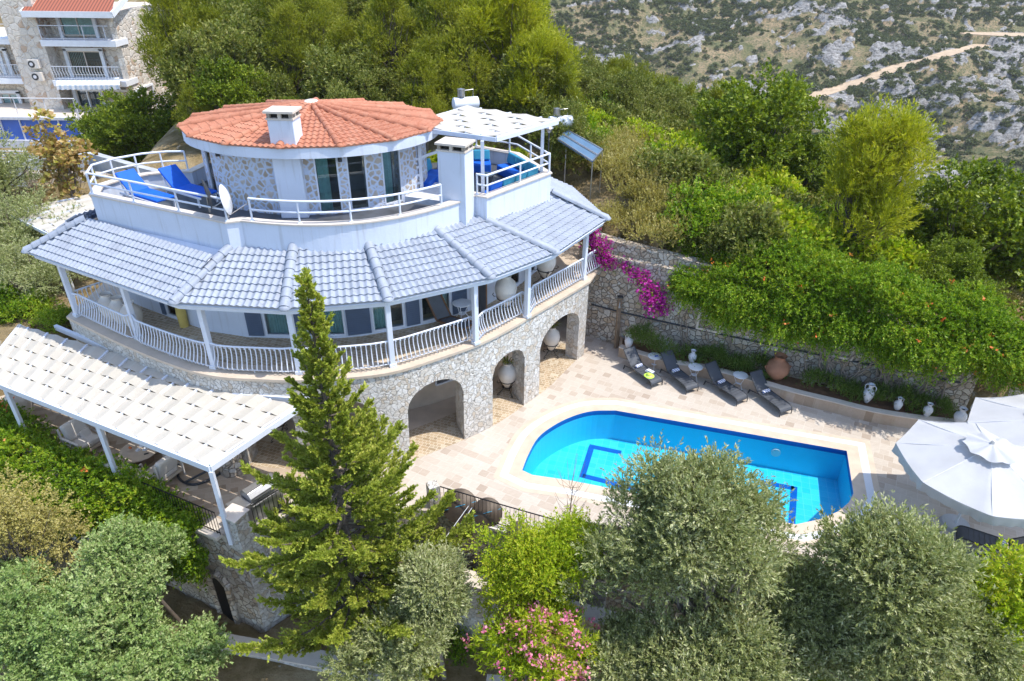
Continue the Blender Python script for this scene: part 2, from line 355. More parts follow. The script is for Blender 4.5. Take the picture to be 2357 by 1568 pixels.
t = NT('striped_towel'); t.set(Roughness=.95); wv = t.n('ShaderNodeTexWave', bands_direction='DIAGONAL'); wv.inputs['Scale'].default_value = 4.5; wv.inputs['Distortion'].default_value = 1.2; t.l(t.pos(), wv.inputs[0])
t.l(t.ramp(wv.outputs[1], [(.2, (.08, .13, .4)), (.36, (.75, .76, .8))]), t.b.inputs['Base Color']); M['towel'] = t.m
L = {}
L['olive'] = leafmat('olive_leaves', [(.11, .14, .04), (.22, .26, .085), (.34, .38, .15), (.56, .56, .33)], .3, .42)
L['wildolive'] = leafmat('grey_green_leaves', [(.10, .17, .035), (.2, .31, .075), (.31, .42, .14), (.44, .49, .22)], .3)
L['lime'] = leafmat('bright_green_leaves', [(.12, .2, .0), (.27, .40, .01), (.42, .53, .02), (.56, .54, .05)], .42)
L['vine'] = leafmat('vine_leaves', [(.035, .085, .004), (.11, .22, .008), (.23, .38, .015), (.42, .48, .04)], .4)
L['cypress'] = leafmat('cypress_foliage', [(.11, .15, .015), (.24, .31, .03), (.38, .45, .06), (.55, .55, .12)], .38)
L['pine'] = leafmat('pine_needles', [(.08, .11, .01), (.17, .21, .012), (.28, .31, .02), (.41, .40, .05)], .35)
L['pinebright'] = leafmat('bright_pine_needles', [(.13, .17, .01), (.26, .31, .01), (.40, .43, .02), (.54, .51, .04)], .42)
L['maquis'] = leafmat('maquis_leaves', [(.055, .08, .01), (.125, .165, .022), (.21, .24, .04), (.32, .31, .09)], .3)
L['carob'] = leafmat('carob_leaves', [(.05, .095, .004), (.11, .175, .01), (.20, .27, .015), (.31, .36, .02)], .32)
L['dry'] = leafmat('dry_leaves', [(.2, .16, .04), (.36, .32, .08), (.47, .42, .13), (.56, .48, .22)], .35)
L['tan'] = leafmat('tan_leaves', [(.2, .11, .04), (.38, .23, .08), (.5, .36, .15), (.46, .45, .08)], .35)
L['rosemary'] = leafmat('rosemary_leaves', [(.05, .10, .015), (.12, .2, .03), (.2, .29, .05)], .25)
L['scrub'] = leafmat('far_scrub_leaves', [(.05, .075, .025), (.09, .115, .035), (.135, .15, .05)], .2, .7, .05)
# ------------------------------------------------------------------ numpy noise
def _h(ix, iy, seed):
    n = (ix.astype(np.int64) * 374761393 + iy.astype(np.int64) * 668265263 + seed * 982451653) & 0xffffffff
    n = ((n ^ (n >> 13)) * 1274126177) & 0xffffffff
    return ((n ^ (n >> 16)) & 0xffff) / 65535.0
def vnoise(x, y, seed=0):
    ix, iy = np.floor(x), np.floor(y); fx, fy = x - ix, y - iy; fx = fx * fx * (3 - 2 * fx); fy = fy * fy * (3 - 2 * fy)
    a = _h(ix, iy, seed); b = _h(ix + 1, iy, seed); c = _h(ix, iy + 1, seed); d = _h(ix + 1, iy + 1, seed)
    return (a + (b - a) * fx) * (1 - fy) + (c + (d - c) * fx) * fy
def fbm(x, y, s, o=5, seed=0):
    t = 0; am = .5; tot = 0
    for i in range(o): t = t + am * vnoise(x / s, y / s, seed + i * 7); tot += am; s *= .5; am *= .55
    return t / tot
def sstep(a, b, x): t = np.clip((x - a) / (b - a), 0, 1); return t * t * (3 - 2 * t)
# ------------------------------------------------------------------ plan lines
WALLB = [(3.35, 27.75), (4.7, 26.95), (8, 25.35), (12, 23.55), (15, 22.35), (17.4, 21.3)]       # foot of the tall retaining wall
DECKF = [(-17.9, 19.35), (-8.25, 14.85), (-7.15, 16.2), (-2.55, 16.25), (-.1, 15.35), (1.6, 14.7), (2.1, 15.9), (9.0, 14.5), (11.5, 12.6), (16, 10.5), (21, 8.5)]
DECK = DECKF + [(26, 12), (20.5, 20.3), (17.2, 21.4)] + WALLB[::-1][1:] + [(3.4, 30), (-16.6, 30), (-17.3, 23.4), (-20.6, 22.4), (-20.6, 21.2)]
def inpoly(x, y, poly):
    r = np.zeros(np.shape(x), bool); j = len(poly) - 1
    for i in range(len(poly)):
        xi, yi = poly[i]; xj, yj = poly[j]
        c = ((yi > y) != (yj > y)) & (x < (xj - xi) * (y - yi) / (yj - yi + 1e-12) + xi); r ^= c; j = i
    return r
LOWP = DECKF + [(26, 12), (21, 20.8), (18.3, 22.2), (17.6, 22.3)] + [(p[0] + .38, p[1] + .85) for p in WALLB[::-1][1:]] + [(3.6, 30), (-16.8, 30), (-17.3, 23.4), (-20.6, 22.4), (-20.6, 21.2)]
WX = np.array([p[0] for p in WALLB]); WY = np.array([p[1] for p in WALLB])
FX = np.array([-70, -18, -8.3, -7.2, -2.5, 0, 1.5, 2.2, 9, 11.5, 16, 70.]); FY = np.array([20, 19.35, 14.9, 16.2, 16.2, 15.3, 14.7, 15.9, 14.5, 12.6, 10.5, -5.])
SX = np.array([-9e3, 1232, 1246, 1262, 1290, 1340, 1380, 1440, 1500, 1590, 1625, 1700, 1780, 1850, 1890, 1960, 2040, 2070, 2140, 2230, 2270, 2330, 2420, 9e3]); SY = np.array([-900, -60, 5, 60, 95, 115, 150, 150, 160, 195, 230, 195, 200, 255, 330, 310, 400, 480, 460, 450, 520, 620, 720, 900.])
def projv(x, y, z):
    h = z - CAMH; dep = np.maximum(y * math.cos(PITCH) - h * math.sin(PITCH), .1); a_ = x / dep * FP; b_ = (-y * math.sin(PITCH) - h * math.cos(PITCH)) / dep * FP
    return PW / 2 + a_ * math.cos(ROLL) - b_ * math.sin(ROLL), PH / 2 + a_ * math.sin(ROLL) + b_ * math.cos(ROLL)
def hgt(x, y):
    x = np.asarray(x, float); y = np.asarray(y, float)
    yw = np.where(x < 3.35, 29.5, np.interp(x, WX, WY)) - .5 * np.maximum(0, x - 17.4)
    z1 = np.where(x < 3.35, 4.4, 4.0 - .16 * np.maximum(0, x - 14)) + .36 * (y - yw)
    wl = 1 - sstep(-8, 6, x)
    cap = 6.7 + (.19 * np.maximum(0, y - 36)) * wl - .27 * np.maximum(0, x - 3) - .13 * np.maximum(0, -13 - x) \
        - .20 * np.maximum(0, y - 44) * sstep(-6, 8, x) - .02 * np.maximum(0, x - 18) ** 1.6
    b = np.minimum(z1, cap) + (fbm(x, y, 7, 4, 3) - .5) * 1.3
    nb = sstep(-19, -24, x) * sstep(33, 36, y) * sstep(70, 60, y)
    b = b * (1 - nb) + nb * 2.0
    left = sstep(-16.5, -18, x) * sstep(34, 31, y); b = b * (1 - left) + left * (2.7 + (fbm(x, y, 3, 3, 9) - .5) * .5)
    fy = np.interp(x, FX, FY); front = y < fy + .1
    fz = -4.3 - .25 * np.maximum(0, 12 - y) - .05 * np.maximum(0, x - 5) + (fbm(x, y, 3, 4, 5) - .5) * .5
    lf = (x < -20.6) & (y < 21.5); 
    b = np.where(front, fz, b)
    b = np.where((x < -18.2) & ~front, np.where(y < 22.5, fz + (2.7 - fz) * sstep(19.4, 22.5, y), b), b)
    b = np.where(inpoly(x, y, LOWP), fz - .25, b)
    for _ in range(2):
        Px, Py = projv(x, y, b); lim = np.interp(Px, SX, SY) + 42; ex = np.maximum(0, lim - Py) * sstep(33, 36, y) * sstep(1200, 1260, Px); b = b - ex * np.hypot(y, 16 - b) / FP * 1.02
    return b
def grid(x0, x1, nx, y0, y1, ny): 
    X, Y = np.meshgrid(np.linspace(x0, x1, nx), np.linspace(y0, y1, ny)); return X, Y
def gridfaces(nx, ny):
    i = np.arange(nx * ny).reshape(ny, nx); return np.stack([i[:-1, :-1], i[:-1, 1:], i[1:, 1:], i[1:, :-1]], -1).reshape(-1, 4)
t = NT('hillside_ground'); t.set(Roughness=.95); t.b.inputs['Specular IOR Level'].default_value = .1; p = t.pos()
c = t.ramp(t.noise(p, .35, 8, .65), [(.3, (.09, .075, .03)), (.45, (.2, .15, .07)), (.55, (.33, .25, .14)), (.68, (.4, .33, .2))])
rk = t.ramp(t.noise(p, 1.1, 7, .7), [(.6, 0), (.66, 1)]); c = t.mix(rk, c, t.ramp(t.noise(p, 6, 4), [(.3, (.3, .27, .23)), (.7, (.55, .52, .47))]))
t.l(c, t.b.inputs['Base Color']); t.bump(t.noise(p, 2.5, 8, .7), 1, .25); M['ground'] = t.m
X, Y = grid(-85, 75, 321, 0, 118, 237); Z = hgt(X, Y)
o = link('ground', np_mesh('ground', np.stack([X, Y, Z], -1).reshape(-1, 3), gridfaces(321, 237), M['ground'], True)); tag(o, kind='structure')
# ------------------------------------------------------------------ far mountainside
FLAT = []
def mtn(x, y):
    z = mtn0(x, y)
    if FLAT:
        sh = np.shape(z); X_, Y_, Z_ = np.ravel(np.broadcast_to(x, sh)), np.ravel(np.broadcast_to(y, sh)), np.ravel(z).copy(); rx_, ry_, rz_, rr_ = FLAT[0]; sel = np.nonzero((X_ > rx_.min() - 45) & (Y_ > ry_.min() - 45) & (Y_ < ry_.max() + 45))[0]
        for k in range(0, len(sel), 20000):
            s_ = sel[k:k + 20000]; D = np.hypot(X_[s_, None] - rx_, Y_[s_, None] - ry_) - rr_; j = D.argmin(1); dm = D[np.arange(len(s_)), j]; w_ = sstep(15, .5, dm); Z_[s_] = Z_[s_] * (1 - w_) + rz_[j] * w_
        z = Z_.reshape(sh)
    return z
def mtn0(x, y):
    d = np.maximum(0, y - 165)
    z = -84 + .155 * d + .00022 * d * d + .02 * (x - 80)
    z = z + (fbm(x, y, 120, 3, 21) - .5) * 26 + (fbm(x, y, 38, 3, 22) - .5) * 12
    rm = rockmask(x, y)
    rid = 1 - np.abs(2 * fbm(x * .8, y, 13, 5, 23) - 1); bl = fbm(x, y, 5, 3, 24); bl = np.floor(bl * 9) / 9; z = z + rm * (rid * 6 - 2) + rm * (bl - .4) * 5
    ter = 2.2; q = z / ter; z = z * .55 + .45 * ter * (np.floor(q) + sstep(.3, .95, q - np.floor(q)))
    return z
def rockmask(x, y):
    u_, v_ = x * .8 + y * .3, y * 1.15 - x * .3; return np.clip(sstep(.545, .61, fbm(u_, v_, 70, 3, 31) * .5 + fbm(u_, v_, 11, 4, 33) * .5) + sstep(.66, .72, fbm(u_, v_, 6, 3, 35)) * .7, 0, 1)
def hitm(px, py):
    d = ray(px, py); d = d / d.y; y = np.linspace(125, 598, 1500); x = d.x * y; z = CAMH + d.z * y; below = np.nonzero(z < mtn(x, y))[0]
    i = below[0] if len(below) else len(y) - 1; return Vector((x[i], y[i], 0))
road = [hitm(*q) for q in ((1790, 252), (1850, 232), (1930, 210), (2010, 180), (2080, 155), (2150, 133), (2215, 112), (2290, 100), (2357, 92), (2420, 80))]
road = spline(road, 14); cc = hitm(2335, 84)
rx_ = np.array([p.x for p in road]); ry_ = np.array([p.y for p in road]); rz_ = mtn0(rx_, ry_) + .5; kk_ = np.ones(25) / 25; rz_ = np.convolve(np.pad(rz_, 12, 'edge'), kk_, 'valid')
ca = np.linspace(0, 6.2, 10); zc_ = float(mtn0(np.array(cc.x), np.array(cc.y)))
rx_ = np.append(rx_, [cc.x - 14, cc.x, cc.x + 14]); ry_ = np.append(ry_, [cc.y] * 3); rz_ = np.append(rz_, [zc_] * 3); rr_ = np.append(np.full(len(road), 4.0), [13, 13, 13]); RDZ = rz_[:len(road)]; FLAT.append((rx_, ry_, rz_, rr_))
NX, NY = 421, 381
X, Y = grid(-60, 470, NX, 118, 600, NY); Z = mtn(X, Y)
t = NT('mountain_ground'); t.set(Roughness=.95); t.b.inputs['Specular IOR Level'].default_value = .1; p = t.pos()
at_ = t.n('ShaderNodeAttribute'); at_.attribute_name = 'rock'
soil = t.ramp(t.noise(p, .09, 9, .7), [(.3, (.10, .115, .045)), (.45, (.18, .165, .08)), (.56, (.31, .235, .14)), (.7, (.42, .30, .18))])
gr = t.ramp(t.noise(p, .9, 5, .7), [(.42, 1), (.52, 0)]); soil = t.mix(t.math('MULTIPLY', gr, .8), soil, (.07, .095, .04))
wv = t.mapping(p, (1, 1, 2.5)); rc = t.ramp(t.noise(wv, .5, 9, .75), [(.36, (.08, .078, .07)), (.46, (.23, .22, .21)), (.58, (.40, .39, .38)), (.70, (.58, .57, .55))])
rn = t.noise(p, .35, 8, .75); msk = t.ramp(t.math('ADD', at_.outputs['Fac'], t.math('MULTIPLY', rn, .9)), [(.8, 0), (.88, 1)])
t.l(t.mix(msk, soil, rc), t.b.inputs['Base Color']); t.bump(t.noise(p, .6, 8, .75), 1, 1.4); M['mtn'] = t.m
me = np_mesh('mountainside', np.stack([X, Y, Z], -1).reshape(-1, 3), gridfaces(NX, NY), M['mtn'], True)
a = me.attributes.new('rock', 'FLOAT', 'POINT'); a.data.foreach_set('value', rockmask(X, Y).ravel().astype(np.float32))
tag(link('mountainside', me), kind='structure')
X, Y = grid(-60, 300, 60, 60, 124, 12); Z = -95 + 0 * X + np.maximum(0, Y - 112) * .5
tag(link('valley_floor', np_mesh('valley_floor', np.stack([X, Y, Z], -1).reshape(-1, 3), gridfaces(60, 12), M['mtn'])), kind='structure')
V = []; rw = offset(road, 4.2), offset(road, -4.2)
V = np.array([[*rw[k][i], 0] for i in range(len(road)) for k in (0, 1)]); zz = mtn(V[:, 0], V[:, 1]).reshape(-1, 2)
zc = mtn(np.array([p.x for p in road]), np.array([p.y for p in road])); V[:, 2] = (RDZ[:, None] + .18 + 0 * zz).ravel()
n = len(road); i = np.arange(n - 1) * 2
M['dirt'] = plain('pale_dirt_track', (.44, .33, .22), .95, var=.2, nscale=.5)
tag(link('dirt_road', np_mesh('dirt_road', V, np.stack([i, i + 1, i + 3, i + 2], -1), M['dirt'])), kind='structure')
V = []
for k in range(40):
    a_ = 2 * math.pi * k / 40; V.append([cc.x + 27 * math.cos(a_) * (1 + .2 * math.sin(3 * a_)), cc.y + 11 * math.sin(a_) * (1 + .25 * math.cos(2 * a_ + 1)), 0])
V = np.array(V + [[cc.x, cc.y, 0]]); V[:, 2] = zc_ + .25
me = np_mesh('dirt_clearing', V, [[k, (k + 1) % 40, 40] for k in range(40)], M['dirt']); tag(link('dirt_clearing', me), kind='structure')
# ------------------------------------------------------------------ deck with pool opening
def flat_poly(name, loops, z, mat, kind=None, parent=None):
    bm = bmesh.new()
    for lp in loops:
        vs_ = [bm.verts.new((p[0], p[1], z)) for p in lp]
        for i in range(len(vs_)): bm.edges.new((vs_[i], vs_[(i + 1) % len(vs_)]))
    bmesh.ops.triangle_fill(bm, edges=bm.edges[:], use_beauty=True, normal=(0, 0, 1)); 
    for f in bm.faces:
        if f.normal.z < 0: f.normal_flip()
    me = bpy.data.meshes.new(name); bm.to_mesh(me); bm.free(); me.materials.append(mat); o = link(name, me, parent)
    if kind: tag(o, kind=kind)
    return o
px = [(1202, 1083), (1215.8, 1048), (1238.9, 1008), (1275, 980), (1318.8, 958.8), (1364, 947), (1417, 945.6)]
pl = [at(a, b, 0).to_2d() for a, b in px]; pl = [(2.0, 17.75), (.75, 18.0)] + [tuple(p) for p in spline(pl, 4)]
POOL = pl + [(12.25, 19.47), (11.55, 17.25), (11.2, 16.8), (10.7, 16.4), (10, 16.05), (9.1, 15.8)]
ring1 = offset_closed(POOL, .42); ring2 = offset_closed(POOL, .68); ring3 = offset_closed(POOL, .88)
ar = lambda L_: abs(sum(L_[i][0] * L_[(i + 1) % len(L_)][1] - L_[(i + 1) % len(L_)][0] * L_[i][1] for i in range(len(L_))))
if ar(ring3) < ar(POOL): ring1, ring2, ring3 = [offset_closed(POOL, -d) for d in (.42, .68, .88)]
flat_poly('pool_terrace', [DECK, ring3], 0, M['paving'], 'structure')
pool = empty('swimming_pool', (6, 18.5, 0), 0, 'kidney cornered swimming pool of bright blue water set in cream coping', 'swimming pool')
def ringmesh(name, A, B, z, mat, uv=False, mb=None):
    m = mb or MB(); n = len(A); s = 0; vs_, uvs = [], []
    for i in range(n + 1):
        a, b = A[i % n], B[i % n]; vs_ += [(a[0], a[1], z[0]), (b[0], b[1], z[1])]; uvs += [(s, 0), (s, 1)]
        c, d = A[(i + 1) % n], B[(i + 1) % n]; s += (math.dist(a, c) + math.dist(b, d)) / 2
    fs = [(2 * i, 2 * i + 2, 2 * i + 3, 2 * i + 1) for i in range(n)]
    m.add(vs_, fs)
    if uv: m.uv = uvs
    o = m.build(name, mat, pool); return o
inn = offset_closed(POOL, .03) if ar(offset_closed(POOL, .03)) < ar(POOL) else offset_closed(POOL, -.03)
ringmesh('coping', POOL, ring1, (.012, .012), M['cream']); ringmesh('drain_grating', ring1, ring2, (.006, .006), M['grating'], True); ringmesh('outer_border', ring2, ring3, (.004, .004), M['cream'])
ringmesh('waterline_tiles', POOL, POOL, (.012, -.2), M['pooldark']); ringmesh('basin_wall', POOL, POOL, (-.2, -1.4), M['pooltilewall'])
flat_poly('basin_floor', [POOL], -1.4, M['pooltile'], None, pool).matrix_parent_inverse = Matrix.Translation((-6, -18.5, 0))
flat_poly('water_surface', [POOL], -.08, M['water'], None, pool).matrix_parent_inverse = Matrix.Translation((-6, -18.5, 0))
m = MB()
q = [at(*p_, -1.39) for p_ in ((1430, 1042), (1362, 1028), (1341, 1095))]; q2 = [at(*p_, -1.39) for p_ in ((1758, 1111), (1828, 1124), (1822, 1215))]
bl = (q[2] + (q2[2] - q[2]).normalized() * .0); 
for a_, b_ in ((q[0], q[1]), (q[1], q[2]), (q[2], q2[2]), (q2[2], q2[1]), (q2[1], q2[0])): m.beam(a_, b_ + (b_ - a_).normalized() * .1, .22, .012)
m.build('lane_marking', M['pooldark'], pool)
m = MB(); s0 = at(1232, 1085, -.5)
for k in range(3): m.box((1.5 + .28 * k, 18.35 - .05 * k, -1.25 + .25 * (2 - k) + .1), (.7, .9, .3), R(-16))
m.build('entry_step', M['pooltile'], pool)
m = MB(); m.tube([(10.0, 20.12, -.62), (9.985, 20.06, -.62)], .17, 16); m.build('pool_light', M['potwhite'], pool)
m = MB(); m.box((10.25, 16.75, -1.385), (.35, .25, .02), R(-16)); m.build('floor_drain', M['potwhite'], pool)
# terrace front wall, as stone faces under the deck edge
def keep(o, label, cat, group=None): return tag(o, label, cat, group)
fw = MB(); fw.wall(DECKF[:2], .45, -5.5, -.02, side=1); keep(fw.build('terrace_wall', M['stonered']), 'tall stone retaining wall with a dark doorway under the pergola patio', 'wall')
fw = MB(); fw.wall(DECKF[1:4], .4, -5.5, -.03, side=1); keep(fw.build('terrace_wall', M['stone']), 'stone retaining wall behind the tall conifer below the grill', 'wall')
fw = MB(); fw.wall(DECKF[3:], .4, -6.5, -.03, side=1); keep(fw.build('terrace_wall', M['stonered']), 'stone retaining wall below the pool terrace behind the olive trees', 'wall')
# ------------------------------------------------------------------ the villa
BZ = 3.65
OUT = [(-16.67, 22.43), (-13.58, 20.47), (-11.06, 19.08), (-9.57, 18.53), (-8.2, 18.40), (-6.75, 18.36), (-4.92, 18.61), (-3.8, 18.97), (-2.69, 19.67), (-1.27, 20.69), (-.2, 21.78), (.8, 22.99), (2.0, 24.45), (3.21, 25.96)]
INN = [(-14.9, 23.6), (-13.08, 22.55), (-11.0, 21.4), (-9.4, 21.0), (-7.9, 20.95), (-6.2, 20.99), (-5.39, 21.16), (-3.98, 21.72), (-2.93, 22.23), (-1.9, 22.95), (-.97, 23.7), (.2, 25.34), (1.2, 27.2), (1.5, 29.2)]
villa = empty('villa', (-7, 25, 0), 0, 'large white villa with curved balcony, stone arches, blue tiled skirt roof and round orange roof', 'villa')
so_ = spline([Vector((*p, 0)) for p in OUT], 5); SO = [(p.x, p.y) for p in so_]
BAT = [(p[0] + (.0 if p[0] > 2.6 else .22 * sstep(-12, -6, p[0]) * sstep(3, 1, p[0])), p[1] - (.0 if p[0] > 2.6 else .28 * float(sstep(-12, -6, p[0]) * sstep(3, 1, p[0])))) for p in SO]
# arcade: wall built in vertical slices, leaving arched openings
openings = [((-9.15, -7.25), 2.75), ((-6.5, -4.6), 2.75), ((-3.55, -1.72), 2.78), ((-.70, .50), 2.65), ((1.12, 2.86), 2.75)]
def curve_x(line, x):
    for i in range(len(line) - 1):
        a, b = line[i], line[i + 1]
        if a[0] <= x <= b[0]: f = (x - a[0]) / (b[0] - a[0]); return (x, a[1] + (b[1] - a[1]) * f)
    return line[-1]
def nrm(line, x):
    a = curve_x(line, x - .05); b = curve_x(line, x + .05) if x < line[-1][0] - .06 else line[-1]; d = Vector((b[0] - a[0], b[1] - a[1])).normalized(); return Vector((-d.y, d.x))
TH = .62; TOPZ = 3.55
xs = sorted(set([round(x, 3) for x in np.arange(-9.9, 3.2, .1)] + [x for (a, b), h in openings for x in (a, b)] + [3.21]))
def soffit(x):
    for (a, b), h in openings:
        if a <= x <= b:
            u = (x - (a + b) / 2) / ((b - a) / 2); rise = min(.8, (b - a) * .5); return h - rise + rise * math.sqrt(max(0, 1 - u * u))
    return None
m = MB()
for i in range(len(xs) - 1):
    a, b = xs[i], xs[i + 1]; mid = (a + b) / 2; op = soffit(mid)
    def P(x, inner, z):
        f = z / TOPZ; o_ = Vector(curve_x(BAT, x)).lerp(Vector(curve_x(SO, x)), f); n_ = nrm(SO, x)
        if inner: o_ = Vector(curve_x(SO, x)) + n_ * TH
        return (o_.x, o_.y, z)
    za = soffit(a) if op else None; zb = soffit(b) if op else None
    if op: lo_a = za if za is not None else 0; lo_b = zb if zb is not None else 0
    else: lo_a = lo_b = -.05
    v = [P(a, 0, lo_a), P(b, 0, lo_b), P(b, 0, TOPZ), P(a, 0, TOPZ), P(a, 1, lo_a), P(b, 1, lo_b), P(b, 1, TOPZ), P(a, 1, TOPZ)]
    fs = [(0, 1, 2, 3), (5, 4, 7, 6)]
    if op: fs.append((4, 5, 1, 0))
    m.add(v, fs)
for (a, b), h in openings:      # jambs
    for x, s_ in ((a, 1), (b, -1)):
        zs = soffit(x); v = [P(x, 0, 0), P(x, 1, 0), P(x, 1, zs), P(x, 0, zs)]; m.add(v, [(0, 1, 2, 3) if s_ > 0 else (3, 2, 1, 0)])
x = 3.21; m.add([P(x, 0, -.05), P(x, 1, -.05), P(x, 1, TOPZ), P(x, 0, TOPZ)], [(0, 1, 2, 3)])
m.build('arcade_wall', M['stone'], villa)
m = MB(); lw = [p for p in SO if p[0] <= -9.75]; m.wall(lw, .5, 2.55, TOPZ, side=1); m.build('balcony_wall', M['stone'], villa)
m = MB(); m.wall([p for p in INN], .3, 0, 3.3, side=1); m.wall([(-16.67, 22.43), (-14.9, 23.6)], .3, 0, 3.3); gw = m.build('ground_floor_wall', M['cream'], villa)
# balcony slab
slabp = offset(SO, -.06) + [(4.2, 28.3), (4.4, 31), (-14.9, 31), (-16.9, 27.5)]
m = MB(); m.prism(slabp, TOPZ + .002, BZ); m.build('balcony_slab', M['cream'], villa)
m = MB(); il = offset(SO, .75); m.prism(il + INN[::-1][1:], BZ + .0, BZ + .006, bottom=False); m.build('balcony_paving', M['mosaic'], villa)
m = MB(); m.prism([(-10.2, 19.4)] + [curve_x(BAT, x) for x in np.arange(-9.6, 3.0, .4)] + [(3.2, 26.3), (2.3, 27.0)] + [tuple(p) for p in offset([curve_x(SO, x) for x in np.arange(-9.6, 3.0, .4)], 1.25)][::-1], 0, .008, bottom=False)
mz = m.build('arcade_paving', M['mosaic']); tag(mz, kind='structure'); mz.name = 'path_setts'
m = MB(); m.prism(offset([curve_x(SO, x) for x in np.arange(-9.6, 3.0, .4)], 1.25) + [(1.2, 27.2)] + [p for p in INN[::-1] if p[1] < 26 and p[0] > -10], 0, .012, bottom=False)
fl = m.build('arcade_floor', M['cream']); tag(fl, kind='structure'); fl.name = 'path_polished'
# the house body: front wall with openings along INN
def cum(line):
    s = [0]
    for i in range(len(line) - 1): s.append(s[-1] + math.dist(line[i], line[i + 1]))
    return s
def along(line, S, s):
    s = max(0, min(S[-1], s))
    for i in range(len(line) - 1):
        if s <= S[i + 1] + 1e-9: f = (s - S[i]) / (S[i + 1] - S[i]); return Vector((line[i][0] + (line[i + 1][0] - line[i][0]) * f, line[i][1] + (line[i + 1][1] - line[i][1]) * f))
def s_at_x(line, S, x):
    for i in range(len(line) - 1):
        if line[i][0] <= x <= line[i + 1][0]: return S[i] + (x - line[i][0]) / (line[i + 1][0] - line[i][0]) * (S[i + 1] - S[i])
def holed_wall(line, th, z0, z1, ops, mat, name, parent, side=1, trim=None):
    S = cum(line); m = MB(); cuts = sorted(set([0, S[-1]] + S + [v for o_ in ops for v in o_[:2]]))
    oth = offset(line, th * side); 
    def inner(s):
        for i in range(len(line) - 1):
            if s <= S[i + 1] + 1e-9: f = (s - S[i]) / (S[i + 1] - S[i]); return Vector(oth[i]).lerp(Vector(oth[i + 1]), f)
    for a, b in zip(cuts[:-1], cuts[1:]):
        if b - a < 1e-6: continue
        A, B = along(line, S, a), along(line, S, b); A2, B2 = inner(a), inner(b); mid = (a + b) / 2; segs = [(z0, z1)]
        for o_ in ops:
            if o_[0] < mid < o_[1]: segs = [(z0, o_[2]), (o_[3], z1)]
        for u, v in segs:
            if v - u > .01: m.add([(*A, u), (*B, u), (*B2, u), (*A2, u), (*A, v), (*B, v), (*B2, v), (*A2, v)], [(3, 2, 1, 0), (4, 5, 6, 7), (0, 1, 5, 4), (1, 2, 6, 5), (2, 3, 7, 6), (3, 0, 4, 7)])
    return m.build(name, mat, parent)
def window(A, B, z0, z1, parent, mull=1, name='window', curtain=0, frame_mat=None, depth=.1, fw_=.07, blind=None, curt_side=0):
    fm = frame_mat or M['white']; A = Vector(A); B = Vector(B); d = (B - A); Lw = d.length; d.normalize(); nn = Vector((d.y, -d.x))   # outward
    o = MB(); P3 = lambda s, z, off=0: (*(A + d * s + nn * off), z)
    for s in (fw_ / 2, Lw - fw_ / 2): o.beam(P3(s, z0, -.03), P3(s, z1, -.03), fw_, .09, up=Vector((nn.x, nn.y, 0)))
    for k in range(1, mull + 1): o.beam(P3(Lw * k / (mull + 1), z0 + fw_, -.03), P3(Lw * k / (mull + 1), z1 - fw_, -.03), fw_ * .9, .07, up=Vector((nn.x, nn.y, 0)))
    for z in (z0 + fw_ / 2, z1 - fw_ / 2): o.beam(P3(fw_, z, -.03), P3(Lw - fw_, z, -.03), .09, fw_)
    f = o.build(name, fm, parent)
    g = MB(); g.beam(P3(fw_, (z0 + z1) / 2, -.045), P3(Lw - fw_, (z0 + z1) / 2, -.045), .012, z1 - z0 - 2 * fw_); gg = g.build('pane', M['glass'], None); gg.parent = f;
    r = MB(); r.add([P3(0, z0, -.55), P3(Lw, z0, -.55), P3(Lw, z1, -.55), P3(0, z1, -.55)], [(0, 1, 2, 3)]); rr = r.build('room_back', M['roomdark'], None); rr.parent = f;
    if blind is not None:
        r = MB(); r.beam(P3(fw_, (z0 + z1) / 2, -.12), P3(Lw - fw_, (z0 + z1) / 2, -.12), .02, z1 - z0 - 2 * fw_); rr = r.build('blind', blind, None); rr.parent = f;
    if curtain:
        c = MB(); N = 26; w_ = Lw * curtain; s0 = fw_ if not curt_side else Lw - w_ - fw_
        v = [P3(s0 + w_ * i / N, z, -.2 + .035 * math.sin(i * 1.9)) for i in range(N + 1) for z in (z0, z1)]
        c.add(v, [(2 * i, 2 * i + 2, 2 * i + 3, 2 * i + 1) for i in range(N)]); cc_ = c.build('curtain', M['curtain'], None, True); cc_.parent = f;
    return f
SI = cum(INN)
ops = []; wins = []
for xa, xb, cur, cs in ((-12.9, -11.9, 0, 0), (-8.75, -7.75, .8, 0), (-7.3, -5.9, .45, 1), (-5.0, -3.9, .5, 0), (-3.35, -2.3, .35, 1), (-.35, .3, .0, 0), (.55, .95, 0, 0)):
    sa, sb = s_at_x(INN, SI, xa), s_at_x(INN, SI, xb); ops.append((sa, sb, BZ + .08, BZ + 2.2)); wins.append((sa, sb, cur, cs))
holed_wall(INN, .3, BZ, 7.3, ops, M['render'], 'balcony_house_wall', villa)
for sa, sb, cur, cs in wins: window(along(INN, SI, sa), along(INN, SI, sb), BZ + .08, BZ + 2.2, villa, 0, 'window' if cur == 0 else 'glass_door', cur, curt_side=cs)
sh = []
for xa, xb in ((-9.35, -8.8), (-7.7, -7.35), (-5.85, -5.05), (-3.85, -3.4), (-2.25, -1.75), (-13.1, -12.93)):
    sa, sb = s_at_x(INN, SI, xa), s_at_x(INN, SI, xb); A, B = along(INN, SI, sa), along(INN, SI, sb); d = (B - A).normalized(); n_ = Vector((d.y, -d.x)) * .04
    m = MB(); m.beam((*(A + n_), BZ + 1.15), (*(B + n_), BZ + 1.15), .045, 2.1)
    for k in range(24): z = BZ + .2 + k * .083; m.beam((*(A + n_ * 1.6 + d * .05), z), (*(B + n_ * 1.6 - d * .05), z), .02, .035)
    m.build('shutter', M['shutter'], villa)
